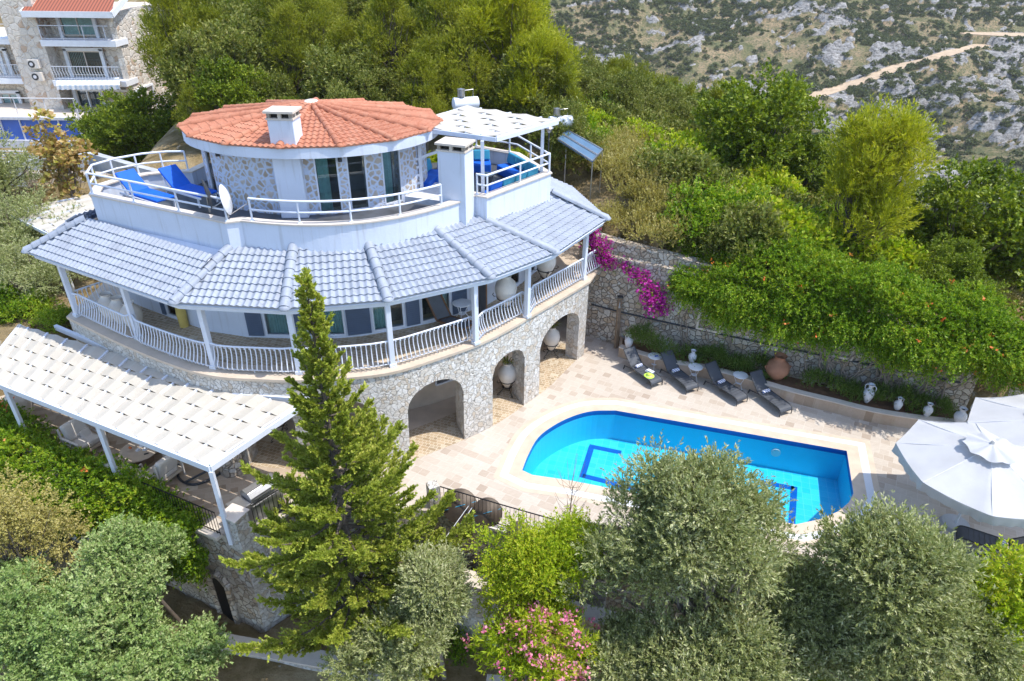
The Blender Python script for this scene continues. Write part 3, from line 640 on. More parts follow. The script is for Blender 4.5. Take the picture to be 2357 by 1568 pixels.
# dark windows behind the arches, hung on the ground floor wall
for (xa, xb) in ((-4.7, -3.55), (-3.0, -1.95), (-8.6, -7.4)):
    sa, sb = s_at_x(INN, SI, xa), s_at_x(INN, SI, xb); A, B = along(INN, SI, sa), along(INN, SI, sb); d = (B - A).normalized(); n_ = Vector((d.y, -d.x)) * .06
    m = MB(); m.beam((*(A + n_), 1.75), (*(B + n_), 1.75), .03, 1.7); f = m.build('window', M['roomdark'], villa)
    m = MB()
    for q_ in (A, B, (A + B) / 2): m.beam((*(q_ + n_ * 1.5), .9), (*(q_ + n_ * 1.5), 2.6), .07, .06)
    for z in (.9, 2.6): m.beam((*(A + n_ * 1.5), z), (*(B + n_ * 1.5), z), .06, .07)
    g = m.build('frame', M['white'], None); g.parent = f;
# ---- posts and railings
POSTS = [(-16.3, 22.45), (-13.25, 20.85), (-9.85, 19.0), (-6.95, 18.72), (-3.98, 19.22), (-1.28, 20.72), (.56, 22.72), (2.98, 26.15)]
EZ = 6.2
for (x, y) in POSTS:
    m = MB(); n_ = nrm(SO, min(max(x, -16.5), 3.1)); a = math.atan2(n_.y, n_.x); m.box((x, y, (BZ + EZ) / 2), (.17, .17, EZ - BZ), a); m.box((x, y, BZ + .06), (.24, .24, .12), a); m.build('column', M['white'], villa, bevel=.01)
prof = [(0, .96), (-.02, .9), (-.015, .8), (.0, .6), (.07, .38), (.12, .24), (.08, .13), (.015, .1)]
bm_ = MB(); bm_.tube([(0, -q_[0], q_[1]) for q_ in spline([Vector(p) for p in prof], 3)], .019, 5); bm_.tube([(0, 0, .95), (0, -.05, .97), (0, -.075, .93), (0, -.05, .9), (0, -.03, .93)], .01, 4)
bal0 = bm_.build('baluster', M['white'], None, True); balme = bal0.data; bpy.data.objects.remove(bal0)
def railing(line, z, par=villa, step=.155, name='balcony_railing', h=.97, world_root=None):
    S = cum(line); root = world_root or par; r0 = line[0]
    m = MB(); m.tube([(*p, z + h) for p in line], .034, 8); f = m.build(name, M['white'], root, True)
    for nm, zz, rad in (('bottom_rail', z + .1, .02),):
        m = MB(); m.tube([(*p, z + .1) for p in line], .02, 6); m.tube([(*along(line, S, S[-1] / 2), z), (*along(line, S, S[-1] / 2), z + .1)], .015, 6)
        g = m.build(nm, M['white'], None, True); g.parent = f;
    n = max(2, int(S[-1] / step))
    for k in range(n):
        s = (k + .5) * S[-1] / n; p = along(line, S, s); q_ = along(line, S, min(S[-1], s + .02)) - along(line, S, max(0, s - .02))
        b = bpy.data.objects.new('baluster', balme); COL.objects.link(b); b.parent = f;
        b.location = (p.x, p.y, z); b.rotation_euler = (0, 0, math.atan2(q_.y, q_.x))
    return f
RL = offset(SO, .3)
for (a, b) in zip(POSTS[:-1], POSTS[1:]):
    ln = [a] + [p for p in RL if a[0] + .15 < p[0] < b[0] - .15] + [b]; A = Vector(ln[0]); B = Vector(ln[-1])
    ln[0] = tuple(A + (Vector(ln[1]) - A).normalized() * .09); ln[-1] = tuple(B + (Vector(ln[-2]) - B).normalized() * .09); railing(ln, BZ)
railing([(2.98, 26.25), (3.75, 27.3), (4.1, 28.3), (3.9, 29.3)], BZ); railing([(1.5, 29.6), (2.6, 29.9), (3.8, 29.4)], BZ); railing([(-16.2, 22.6), (-14.9, 24.4)], BZ)
# ---- tiled roofs
def tiled(E0, E1, F0, F1, tw, rl, mat, name, parent, amp=.045, step=.048, sub=6, hip=None):
    E0, E1, F0, F1 = map(Vector, (E0, E1, F0, F1)); e = (E1 - E0).normalized(); up = (F0 - E0) - e * (F0 - E0).dot(e); Hh = up.length; sv = up / Hh; n_ = e.cross(sv)
    if n_.z < 0: n_ = -n_
    uF0 = (F0 - E0).dot(e); uE1 = (E1 - E0).length; up1 = (F1 - E0); uF1 = up1.dot(e); H1 = up1.dot(sv)
    rows = max(1, round(Hh / rl)); V = []; Fc = []; ntile = max(1, round(uE1 / tw)); tw = uE1 / ntile
    us = np.arange(math.floor(min(0, uF0) / tw) * sub, math.ceil(max(uE1, uF1) / tw) * sub + 1) * tw / sub
    for r in range(rows):
        v0, v1 = r / rows, (r + 1) / rows + .02
        for vi, v, lift in ((0, v0, step), (1, v1, 0.0)):
            pass
        lo = uF0 * v0, uF0 * v1; hi = uE1 + (uF1 - uE1) * v0, uE1 + (uF1 - uE1) * v1
        base = len(V); 
        for u in us:
            ph = (u / tw) % 1.0; zz = amp * (math.sin(math.pi * min(1, ph / .62)) if ph < .62 else -.25 * math.sin(math.pi * (ph - .62) / .38))
            for k, (v, lift) in enumerate(((v0, step), (v0, step), (v1, 0))):
                ll, hh = (lo[0], hi[0]) if k < 2 else (lo[1], hi[1]); uc = min(max(u, ll), hh)
                hv = Hh + (H1 - Hh) * (uc / max(uE1, .01)) if False else Hh
                q_ = E0 + e * uc + sv * (v * hv) + n_ * (zz + lift)
                if k == 0: q_ = E0 + e * uc + sv * (v * hv) + n_ * (min(zz, 0) - .02)
                V.append(q_)
        for i in range(len(us) - 1):
            o_ = base + 3 * i
            if us[i + 1] <= min(lo) or us[i] >= max(hi): continue
            Fc += [(o_, o_ + 3, o_ + 4, o_ + 1), (o_ + 1, o_ + 4, o_ + 5, o_ + 2)]
    me = np_mesh(name, [tuple(v) for v in V], Fc, mat, True); o = link(name, me, parent, True); me.set_sharp_from_angle(angle=R(40)); return o
def ridge(a, b, r, mat, parent, name='hip_tiles', seg=.36, shell=True):
    a = Vector(a); b = Vector(b); d = b - a; n = max(2, round(d.length / seg)); d.normalize(); m = MB(); _, s_, u_ = frame(d); st = (b - a).length / n
    for k in range(n):
        p0 = a + d * (st * k - .03); p1 = a + d * st * (k + 1)
        for q_, rr in ((p0, r * 1.12), (p1, r * .92)):
            pass
        vs_ = [q_ + (s_ * math.cos(t_) + u_ * math.sin(t_)) * rr for q_, rr in ((p0, r * 1.13), (p1, r * .95)) for t_ in [math.pi * j / 8 for j in range(9)]]
        m.add(vs_, [(j, j + 1, j + 10, j + 9) for j in range(8)] + [tuple(range(9))[::-1]])
    if shell: 
        m.lathe([(.0, r * .8), (r * .8, r * .6), (r * 1.25, 0), (r * 1.2, -.03)], a - d * .02, 10)
    return m.build(name, mat, parent, True)
EV = [at(*p, EZ) for p in ((62, 580), (400, 698), (655, 712), (893, 692), (1130, 640), (1280, 583), (1397, 505))]
FTp = [(-15.2, 23.1, 7.25), (-9.15, 20.55, 7.28), (-7.05, 20.45, 7.45), (-4.75, 20.8, 7.45), (-2.62, 21.95, 7.42), (-.98, 23.25, 7.27), (1.53, 26.6, 7.25)]
FT = [Vector(p) for p in FTp]
for i in range(6): tiled(EV[i], EV[i + 1], FT[i], FT[i + 1], .215, .27, M['bluetile'], 'blue_roof_slope', villa)
tiled(EV[6], EV[6] + Vector((-1.2, 4.2, 0)), FT[6], FT[6] + Vector((-.6, 3.2, 0)), .215, .27, M['bluetile'], 'blue_roof_slope', villa)
tiled(EV[0] + Vector((1.7, 3.4, 0)), EV[0], FT[0] + Vector((.6, 2.6, 0)), FT[0], .215, .27, M['bluetile'], 'blue_roof_slope', villa)
for i in range(7):
    h = ridge(EV[i] + Vector((0, 0, .03)) + (FT[i] - EV[i]) * .015, FT[i] + Vector((0, 0, .03)), .155, M['bluetile'], villa)
m = MB()
evs = [EV[0] + Vector((1.7, 3.4, 0))] + EV + [EV[6] + Vector((-1.2, 4.2, 0))]; fts = [FT[0] + Vector((.6, 2.6, 0))] + FT + [FT[6] + Vector((-.6, 3.2, 0))]
for i in range(len(evs) - 1):
    a, b, c_, d_ = evs[i] - Vector((0, 0, .07)), evs[i + 1] - Vector((0, 0, .07)), fts[i + 1] - Vector((0, 0, .1)), fts[i] - Vector((0, 0, .1)); m.add([a, b, c_, d_], [(3, 2, 1, 0)])
m.build('roof_soffit', M['white'], villa)
ei = offset([(p.x, p.y) for p in evs], .12); m = MB(); m.wall(ei, .06, EZ - .26, EZ - .06, side=1); m.build('eave_fascia', M['white'], villa)
# ---- terrace parapet, coping, floor
PAR = [(-14.75, 23.0), (-9.1, 20.45), (-8.68, 20.62)]
arc = [(-8.68, 20.62), (-7.6, 20.38), (-6.57, 20.29), (-5.5, 20.38), (-4.46, 20.69), (-3.5, 21.2), (-2.64, 21.89), (-1.9, 22.62), (-1.38, 23.37)]
arcs = [tuple(p.to_2d()) for p in spline([Vector((*p, 0)) for p in arc], 3)]
BOX = [(-1.38, 23.37), (-.94, 23.14), (1.44, 26.11), (.2, 28.9), (-1.6, 30.0)]
LEND = [(-12.3, 27.2), (-12.55, 26.0), (-13.2, 25.95), (-14.0, 25.6), (-14.7, 24.9), (-15.1, 24.0), (-14.75, 23.0)]
line = LEND[:-1] + PAR[:-1] + arcs + BOX[1:]
line = LEND[:-1] + [(-14.75, 23.0), (-9.1, 20.45)] + arcs + BOX[1:]
PT = 8.15; FZ = 7.6
m = MB(); m.wall(line, .22, 7.0, PT, side=1); m.build('parapet', M['render'], villa)
m = MB(); m.wall(offset(line, -.05), .34, PT, PT + .05, side=1); m.build('parapet_coping', M['cap'], villa)
m = MB(); m.prism(offset(line, .2), 7.3, FZ); m.build('terrace_floor', M['floorgrey'], villa)
def piperail(line, z, n=None, closed=False, name='terrace_railing', posts=None):
    f = None; S = cum(line)
    m = MB(); m.tube([(*p, z + .72) for p in line], .04, 8); f = m.build(name, M['white'], villa, True)
    m = MB(); m.tube([(*p, z + .36) for p in line], .033, 8); g = m.build('lower_rail', M['white'], None, True); g.parent = f;
    for s in (posts or [S[-1] * k / n for k in range(n + 1)]):
        p = along(line, S, s); m = MB(); m.tube([(*p, z), (*p, z + .72)], .034, 8); m.lathe([(.075, 0), (.075, .015), (.03, .05)], (*p, z), 12); g = m.build('stanchion', M['white'], None, True); g.parent = f;
RT = PT + .05
piperail(offset([(-14.75, 23.0), (-9.1, 20.45)], .08), RT, 3)
piperail(offset(arcs[1:-5], .08), RT, 4)
piperail(offset(LEND[1:], .08), RT, 5)
piperail(offset([(-1.34, 23.35), (-.94, 23.14), (1.44, 26.11)], .08)[0:], RT, posts=[.02, .45, 2.3, 4.15]); piperail(offset([(1.44, 26.11), (.2, 28.9), (-1.6, 30)], .08), RT, 3)
# ---- chimneys
def chimney(c, w_, d_, z0, z1, rz, name='chimney', capw=.12):
    m = MB(); m.box((*c, (z0 + z1) / 2), (w_, d_, z1 - z0), rz); f = m.build(name, M['render'], villa, bevel=.02)
    def sub(nm, mb, mat): g = mb.build(nm, mat, None); g.parent = f;
    m = MB(); m.box((*c, z1 + .025), (w_ + .06, d_ + .06, .05), rz)
    Q = Matrix.Rotation(rz, 2)
    for i in (-1, 0, 1):
        for j in (-1, 1):
            for ii, jj in ((i, j), (j, i)):
                p = Q @ Vector((ii * (w_ / 2 - .06), jj * (d_ / 2 - .06))); m.box((c[0] + p.x, c[1] + p.y, z1 + .125), (.11, .11, .15), rz)
    sub('vent_opening', m, M['cap']); m = MB(); m.box((*c, z1 + .24), (w_ + capw, d_ + capw, .07), rz); sub('cap_slab', m, M['cap']); m = MB(); m.box((*c, z1 + .12), (w_ - .2, d_ - .2, .13), rz); sub('flue', m, M['darkmetal'])
chimney((-1.98, 23.12), 1.0, .78, 7.0, 9.85, R(-19)); 
# ---- tower room
TC = Vector((-7.5, 25.95)); TRX, TRY = 4.15, 3.2
def ell(c, rx, ry, a): return (c[0] + rx * math.cos(a), c[1] + ry * math.sin(a))
tl = [ell(TC, TRX, TRY, R(a)) for a in range(165, 386, 5)]; ST = cum(tl)
opsT = []
for xa, xb in ((-11.02, -10.62), (-6.75, -5.98), (-5.72, -5.1), (-4.62, -4.05)):
    sa, sb = s_at_x([p for p in tl], ST, xa), s_at_x(tl, ST, xb); opsT.append((sa, sb, FZ + .06, FZ + 2.08))
holed_wall(tl, .32, FZ, 9.85, opsT, M['towerstone'], 'tower_wall', villa)
for k, (sa, sb, z0, z1) in enumerate(opsT): window(along(tl, ST, sa), along(tl, ST, sb), z0, z1, villa, 0, 'glass_door', (.0, .5, 0, .6)[k], fw_=.055)
m = MB(); m.box((-7.55, 22.68, (FZ + 9.8) / 2), (.92, .5, 9.8 - FZ), R(3)); m.build('chimney_breast', M['render'], villa, bevel=.02)
chimney((-7.45, 22.6), .84, .72, 9.9, 10.95, R(-4), capw=.14)
RC = Vector((-7.4, 25.7)); RRX, RRY = 4.72, 3.75; AP = Vector((-7.35, 25.6, 10.78)); RZ = 10.13
angs = [R(-90 + 22 + 360 / 15 * k) for k in range(15)]
rim = [Vector((*ell(RC, RRX, RRY, a), RZ)) for a in angs]
for i in range(15):
    a, b = rim[i], rim[(i + 1) % 15]; tiled(a, b, AP, AP + (b - a).normalized() * .02, .2, .3, M['redtile'], 'orange_roof_slope', villa, amp=.035, step=.028)
for p in rim: ridge(p + Vector((0, 0, .02)) + (AP - p) * .02, AP + Vector((0, 0, .02)), .11, M['redtile'], villa, shell=True)
fas = [ell(RC, RRX - .1, RRY - .1, 2 * math.pi * k / 60) for k in range(61)]; m = MB(); m.wall(fas, .25, 9.76, RZ - .005, side=1); m.build('roof_fascia', M['render'], villa)
m = MB(); m.prism([ell(RC, RRX - .3, RRY - .3, 2 * math.pi * k / 60) for k in range(60)], 9.8, 9.86); m.build('tower_ceiling', M['render'], villa)
m = MB(); m.lathe([(.0, .2), (.22, .15), (.32, .03), (.34, -.03)], AP - Vector((0, 0, .02)), 18); m.build('roof_finial', M['cap'], villa, True)
# wall lamps on the tower
for x in (-10.2, -5.87):
    p = along(tl, ST, s_at_x(tl, ST, x)); m = MB(); m.tube([(p.x, p.y - .1, 9.45), (p.x, p.y - .1, 9.7)], .07, 10); m.build('wall_lamp', M['anth'], villa)
# ------------------------------------------------------------------ things on the terraces
def sub(par, name, mb, mat, smooth=False, bevel=0):
    g = mb.build(name, mat, None, smooth, bevel=bevel); g.parent = par; return g
LB = lambda name, mb, mat, par, smooth=False, bevel=0: mb.build(name, mat, par, smooth, False, bevel)   # local-space part
# ---- grey sling loungers
def make_lounger():
    root = empty('sun_lounger')
    P = spline([Vector(p) for p in ((.02, 0, .92), (.3, 0, .64), (.6, 0, .36), (.68, 0, .33), (1.2, 0, .33), (1.7, 0, .335), (1.86, 0, .3), (1.93, 0, .2))], 4)
    def sheet(pts, w_, th): 
        m = MB(); n = len(pts); v = []
        for p in pts:
            for y in (-w_ / 2, w_ / 2):
                for z in (0, -th): v.append((p.x, y, p.z + z))
        fs = []
        for i in range(n - 1): o_ = 4 * i; fs += [(o_, o_ + 4, o_ + 6, o_ + 2), (o_ + 1, o_ + 3, o_ + 7, o_ + 5), (o_, o_ + 1, o_ + 5, o_ + 4), (o_ + 2, o_ + 6, o_ + 7, o_ + 3)]
        fs += [(0, 2, 3, 1), (4 * n - 4, 4 * n - 3, 4 * n - 1, 4 * n - 2)]; return m.add(v, fs)
    LB('backrest', sheet(P[:9], .56, .03), M['grille'], root, True); b_ = sheet(P[9:], .56, .03); seat = LB('seat', b_, M['grille'], root, True)
    m = MB()
    for k in range(7): x = .78 + k * .145; m.box((x, 0, .338), (.012, .56, .006))
    g = m.build('seam', M['anth'], None, world=False); g.parent = seat
    m = MB()
    for y in (-.3, .3): m.tube([(p.x, y, p.z) for p in P], .022, 6); m.tube([(.18, y, .07), (.22, y, .2), (.7, y, .3)], .02, 6)
    m.tube([(.02, -.3, .92), (.02, .3, .92)], .022, 6); m.tube([(1.93, -.3, .2), (1.93, .3, .2)], .022, 6); LB('frame', m, M['anth'], root, True)
    for x, x2, z in ((.2, .14, .22), (1.93, 1.93, .21)):
        for y in (-.3, .3): m = MB(); m.tube([(x, y, z), (x2, y, 0)], .02, 6); LB('leg', m, M['anth'], root)
    return root
LPOS = [((5.73, 23.33), (6.31, 23.61), (4.78, 24.88)), ((7.10, 22.96), (7.70, 23.21), (6.29, 24.66)), ((8.94, 22.19), (9.52, 22.48), (7.97, 23.76)), ((10.44, 21.48), (11.03, 21.74), (9.64, 23.19))]
LLAB = ['grey sling lounger nearest the villa with a green hat on its foot end', 'grey sling lounger with striped towel, second from the villa', 'grey sling lounger between two white tables, third from the villa', 'grey sling lounger farthest from the villa, in front of the clay jar']
lg = None; LG = []
for (fl_, fr_, rl_), lb in zip(LPOS, LLAB):
    lg = make_lounger() if lg is None else copytree(LG[0])
    f = Vector(fl_).lerp(Vector(fr_), .5); r_ = Vector(rl_) + (Vector(fr_) - Vector(fl_)); r_ = Vector(rl_).lerp(r_, .5); d = (f - r_).normalized(); a = math.atan2(d.y, d.x)
    o_ = f - d * 1.93; place(lg, (o_.x, o_.y, .005), a, 1, lb, 'sun lounger', 'grey loungers in a row by the pool'); LG.append(lg)
for p, a, lb in (((14.75, 16.1), R(-62), 'grey lounger under the white parasol with a rolled towel on its backrest'), ((13.9, 14.9), R(-60), 'grey lounger behind the olive tree, beside the parasol pole')):
    g = copytree(LG[0]); d = Vector((math.cos(a + math.pi), math.sin(a + math.pi)))
    place(g, (p[0] + .0, p[1] + .0, .005), a + math.pi if False else R(-35) + math.pi, 1, lb, 'sun lounger', 'grey loungers under the parasols'); LG.append(g)
LG[4].location = (15.55, 14.35, .005); LG[5].location = (14.95, 13.55, .005)
for g in LG[4:6]: g.rotation_euler.z = R(151)
def roll(loc, a, label, grp='rolled towels on the loungers', z=.4):
    m = MB(); n = 22; pts = []
    m.tube([(-.17, 0, 0), (-.16, 0, 0), (.16, 0, 0), (.17, 0, 0)], [.05, .068, .068, .05], 12); m.tube([(-.165, .03, .035), (.165, .03, .035)], .035, 8)
    o = m.build('rolled_towel', M['towel'], None, True, world=False); place(o, (*loc, z), a, 1, label, 'towel', grp)
for i, (lb) in enumerate(('rolled striped towel on the lounger nearest the villa', 'rolled striped towel on the second lounger from the villa', 'rolled striped towel on the third lounger from the villa', 'blue and white rolled towel on the lounger by the clay jar', 'rolled striped towel on the lounger under the parasol')):
    g = LG[i]; a = g.rotation_euler.z; p = Vector(g.location) + Matrix.Rotation(a, 3, 'Z') @ Vector((.76, 0, 0)); roll((p.x, p.y), a + R(90), lb, z=.405)
g = LG[0]; a = g.rotation_euler.z; Q = Matrix.Rotation(a, 3, 'Z')
p = Vector(g.location) + Q @ Vector((1.32, .1, .36)); m = MB(); m.box((0, 0, .02), (.34, .2, .05), .2); m.box((.03, .02, .06), (.3, .19, .03), .35); m.box((-.02, .0, .085), (.22, .17, .02), .1)
o = m.build('folded_towel', M['towel'], None, world=False, bevel=.012); place(o, p, a, 1, 'folded striped towels next to the green hat on the first lounger', 'towel')
p = Vector(g.location) + Q @ Vector((1.5, -.08, .345)); m = MB(); m.lathe([(.22, .0), (.2, .02), (.12, .02), (.105, .09), (.06, .12), (.0, .115)], (0, 0, 0), 20); h = m.build('sun_hat', M['lime'], None, True, world=False); place(h, p, 0, 1, 'lime green straw sun hat lying on the first lounger', 'hat')
m = MB(); m.lathe([(.125, .022), (.11, .05)], (0, 0, 0), 20); LB('hat_band', m, M['beige'], h)
# ---- round side tables
def make_table():
    root = empty('side_table'); m = MB(); m.lathe([(0, .57), (.26, .57), (.3, .58), (.3, .6), (0, .61)], (0, 0, 0), 28); LB('tabletop', m, M['whitepure'], root, True)
    for k in range(3):
        a = 2 * math.pi * k / 3 + .4; c_, s_ = math.cos(a), math.sin(a); m = MB()
        m.tube([(r * c_, r * s_, z) for r, z in ((.2, .57), (.22, .45), (.14, .3), (.12, .2), (.2, .08), (.25, 0))], .012, 5); LB('leg', m, M['whitepure'], root, True)
    m = MB(); m.lathe([(0, .2), (.12, .2), (.12, .212), (0, .212)], (0, 0, 0), 16); LB('shelf', m, M['whitepure'], root); return root
T0 = make_table(); place(T0, (6.15, 24.96, 0), 0, 1, 'round white iron table with a phone, between the first two loungers', 'side table', 'round white tables by the pool')
for p, z, s, lb in (((7.71, 24.14), 0, 1, 'empty round white table between second and third loungers'), ((9.43, 23.55), 0, 1, 'round white table between third and fourth loungers in leaf shade')):
    g = copytree(T0); place(g, (*p, z), .5, s, lb, 'side table', 'round white tables by the pool')
g = copytree(T0); g['group'] = ''; del g['group']; place(g, (-1.88, 22.5, BZ + .01), 0, 1.15, 'round white table on the balcony beside the tilted lounge chair', 'side table')
m = MB(); m.box((0, 0, 0), (.15, .08, .012), .3); o = m.build('phone', M['blue'], None, world=False); place(o, (6.2, 24.93, .62), 0, 1, 'blue cased phone on the first round white pool table', 'phone')
# ---- jars
def amphora(h=.75, r=.19, handles=True, mat=None, name='amphora', n_=2):
    m = MB(); pr = [(.05, 0), (.07, .02), (.11, .12), (r * .9, .35), (r, .5), (r * .85, .66), (r * .42, .76), (r * .38, .86), (r * .58, .97), (r * .62, 1.0), (r * .5, .985), (r * .34, .86)]
    pr = [(a, b * h if True else b) for a, b in pr]; m.lathe(pr, (0, 0, 0), 20); o = m.build(name, mat or M['potwhite'], None, True, world=False)
    if handles:
        for s_ in ((-1, 1) if n_ == 2 else (1,)):
            m = MB(); m.tube([(s_ * r * q_, 0, z * h) for q_, z in ((.4, .93), (.75, .95), (1.0, .86), (.95, .72), (.85, .66))], .017, 6); LB('handle', m, mat or M['potwhite'], o, True)
    m = MB(); m.lathe([(0, .9 * h), (r * .33, .9 * h)], (0, 0, 0), 16); LB('mouth', m, M['anth'], o)
    return o
# planter bench and bed
BEN = [(4.73, 25.85), (5.6, 25.25), (6.97, 24.55), (8.17, 24.2), (9.67, 23.4), (11.23, 22.5), (12.6, 21.85), (13.95, 21.2), (15.6, 20.75), (17.3, 20.45)]
bs = [tuple(p.to_2d()) for p in spline([Vector((*p, 0)) for p in BEN], 4)]
pl_ = empty('planter_bed', (10, 23, 0), 0, 'long low tiled planter in front of the stone retaining wall', 'planter')
m = MB(); m.wall(bs, .18, 0, .47, side=1); m.build('planter_wall', M['planter'], pl_); m = MB(); m.wall(offset(bs, -.02), .3, .47, .51, side=1); m.build('ledge', M['cap'], pl_)
bk = [p for p in offset(WALLB, -.02) if True]; m = MB(); m.prism(offset(bs, .17) + [(17.4, 21.3), (15, 22.3), (12, 23.5), (8, 25.3), (4.9, 26.8)], .2, .43); m.build('soil_bed', M['soil'], pl_)
m = MB(); m.wall([(4.9, 26.75), (4.73, 25.85)], .12, 0, .5, side=1); m.build('planter_end', M['planter'], pl_)
def pzA(x, y): return (1266 + x / 3.407, 518 + y / 3.407)
def pzB(x, y): return ((3000 + x / 1.7418) / 1.7378, (1300 + y / 1.7418) / 1.7378)
JAR = [(pzA(612, 968), .78, .19, 1, 'white jug with one handle on the ledge behind the first lounger'), (pzA(900, 1015), .62, .18, 2, 'white jar with two small handles behind the second lounger'), (pzA(1110, 1080), .62, .18, 0, 'white handleless jar behind the second round table'),
       (pzB(808, 540), .85, .2, 2, 'tall white amphora with two handles among the ledge plants'), (pzB(1020, 590), .55, .16, 1, 'small white jug right of the tall amphora on the ledge'), (pzB(1225, 635), .58, .17, 1, 'small round white jug, middle of the three on the ledge'), (pzB(1445, 690), .72, .22, 2, 'wide mouthed white jar at the ledge end by the parasol')]
for i, (p_, h, r, nh, lb) in enumerate(JAR):
    q_ = at(*p_, .5); o = amphora(h, r, nh > 0, n_=nh); place(o, (q_.x, q_.y, .5), R(200 + 40 * i), 1, lb, 'jar', 'white jars along the planter ledge')
m = MB(); m.lathe([(.18, 0), (.3, .1), (.5, .4), (.54, .6), (.46, .85), (.28, 1.0), (.22, 1.08), (.24, 1.2), (.3, 1.28), (.27, 1.27), (.18, 1.15)], (0, 0, 0), 32); o = m.build('clay_jar', M['terracotta'], None, True, world=False)
q_ = at(*pzA(1765, 1205), .44); place(o, (q_.x, q_.y, .44), 0, .88, 'big round terracotta clay jar in the planter behind the last lounger', 'jar'); m = MB(); m.lathe([(0, 1.14), (.2, 1.14)], (0, 0, 0), 16); LB('mouth', m, M['anth'], o)
for s_ in (-1, 1): m = MB(); m.tube([(s_ * .5, 0, .72), (s_ * .6, 0, .7), (s_ * .56, 0, .58)], .03, 6); LB('handle', m, M['terracotta'], o, True)
# ---- big pots in iron stands
def standpot():
    root = empty('pot_on_stand'); m = MB(); m.lathe([(.06, .28), (.1, .3), (.24, .5), (.36, .8), (.38, .98), (.33, 1.18), (.19, 1.32), (.16, 1.38), (.2, 1.46), (.19, 1.46), (.13, 1.38)], (0, 0, 0), 28); LB('pot', m, M['potcream'], root, True)
    m = MB()
    for z, r in ((.62, .31), (.3, .16)): m.tube([(r * math.cos(2 * math.pi * k / 24), r * math.sin(2 * math.pi * k / 24), z) for k in range(25)], .016, 5)
    st = LB('iron_stand', m, M['darkmetal'], root, True)
    for k in range(4):
        a = math.pi / 2 * k + .5; c_, s_ = math.cos(a), math.sin(a); m = MB()
        m.tube([(r * c_, r * s_, z) for r, z in ((.44, .72), (.48, .66), (.42, .6), (.32, .62), (.2, .4), (.17, .28), (.3, .14), (.42, .1), (.46, .03), (.4, .0), (.35, .05))], .014, 5); LB('leg', m, M['darkmetal'], root, True)
    m = MB(); rr = random.Random(3)
    for k in range(26):
        a = rr.uniform(0, 6.28); l_ = rr.uniform(.25, .5); c_, s_ = math.cos(a), math.sin(a); w_ = .02; b = Vector((.05 * c_, .05 * s_, 1.42)); t1 = b + Vector((c_ * l_ * .5, s_ * l_ * .5, l_ * .55)); t2 = b + Vector((c_ * l_, s_ * l_, l_ * .45)); sd_ = Vector((-s_, c_, 0)) * w_
        m.add([b - sd_, b + sd_, t1 + sd_, t1 - sd_, t2], [(0, 1, 2, 3), (3, 2, 4)])
    LB('palm_leaves', m, L['maquis'], root); return root
SP = standpot(); place(SP, (-.17, 22.95, .012), 0, 1, 'white pot in a black scroll stand inside the middle narrow arch', 'pot', 'pots in black iron stands')
for p, z, s, lb in (((1.73, 25.9), .012, 1, 'white pot in a black stand inside the arch nearest the stone retaining wall'), ((-8.58, 19.96), .02, 1, 'white pot on a scroll stand in the arch under the pergola'), ((-.25, 23.0), BZ + .01, 1.1, 'large white pot on the balcony beside the window, second from the right end'), ((1.35, 25.6), BZ + .01, 1.1, 'large white pot at the right end of the balcony')):
    g = copytree(SP); place(g, (*p, z), random.random() * 3, s, lb, 'pot', 'pots in black iron stands')
m = MB(); m.lathe([(.16, 0), (.3, .3), (.38, .62), (.34, .88), (.2, 1.02), (.17, 1.08), (.22, 1.16), (.2, 1.16), (.14, 1.06)], (0, 0, 0), 24); o = m.build('floor_jar', M['potcream'], None, True, world=False); place(o, (-18.6, 20.9, 0), 0, 1.15, 'large whitewashed jar at the left end of the patio', 'jar', 'white floor jars on the patio'); m = MB(); m.lathe([(0, 1.05), (.15, 1.05)], (0, 0, 0), 16); LB('mouth', m, M['anth'], o)
g = copytree(o); place(g, (-19.45, 20.6, 0), 0, 1.1, 'white jar half cut by the left edge of the picture', 'jar', 'white floor jars on the patio')
for i, (x, y, lb) in enumerate(((-14.8, 22.15, 'tall white jar behind the balcony railing, first from the left corner'), (-14.25, 21.85, 'middle white jar of three behind the left balcony railing'), (-13.65, 21.5, 'white jar behind the railing nearest the second balcony post'))):
    g = copytree(o); place(g, (x, y, BZ + .01), 0, .95, lb, 'jar', 'white jars on the balcony')
# ---- balcony lounge chair tilted up, brown frame
ch = empty('rattan_lounger', (-2.2, 22.2, BZ), 0, 'brown framed lounger tipped open on the balcony beside the white table', 'lounge chair')
def tfr(c0, c1, c2, c3, nm):
    m = MB(); c = [Vector(q_) for q_ in (c0, c1, c2, c3)]
    for i in range(4): m.beam(c[i], c[(i + 1) % 4], .06, .045)
    f = m.build(nm, M['brownwood'], ch); m = MB(); m.add(c, [(0, 1, 2, 3)]); sub(f, 'sling', m, M['grille'])
tfr((-2.75, 21.75, BZ + .35), (-3.15, 21.95, BZ + 1.3), (-2.7, 22.3, BZ + 1.35), (-2.25, 22.1, BZ + .35), 'backrest'); tfr((-2.75, 21.75, BZ + .35), (-1.75, 21.2, BZ + .3), (-1.35, 21.7, BZ + .3), (-2.25, 22.1, BZ + .35), 'seat')
for p in ((-2.6, 21.75), (-1.8, 21.3), (-1.45, 21.65)): m = MB(); m.beam((*p, BZ), (*p, BZ + .33), .04, .04); m.build('leg', M['brownwood'], ch)
m = MB(); m.beam((-.95, 22.35, BZ + .95), (-1.25, 22.75, BZ + .95), .03, 1.7); o = m.build('louvered_screen', M['grille']); tag(o, 'narrow dark screen leaning by the wall between the table and the pot', 'screen')
for p in ((-.95, 22.35), (-1.25, 22.75)): m = MB(); m.beam((*p, BZ + .05), (*p, BZ + 1.85), .05, .05); sub(o, 'edge', m, M['brownwood'])
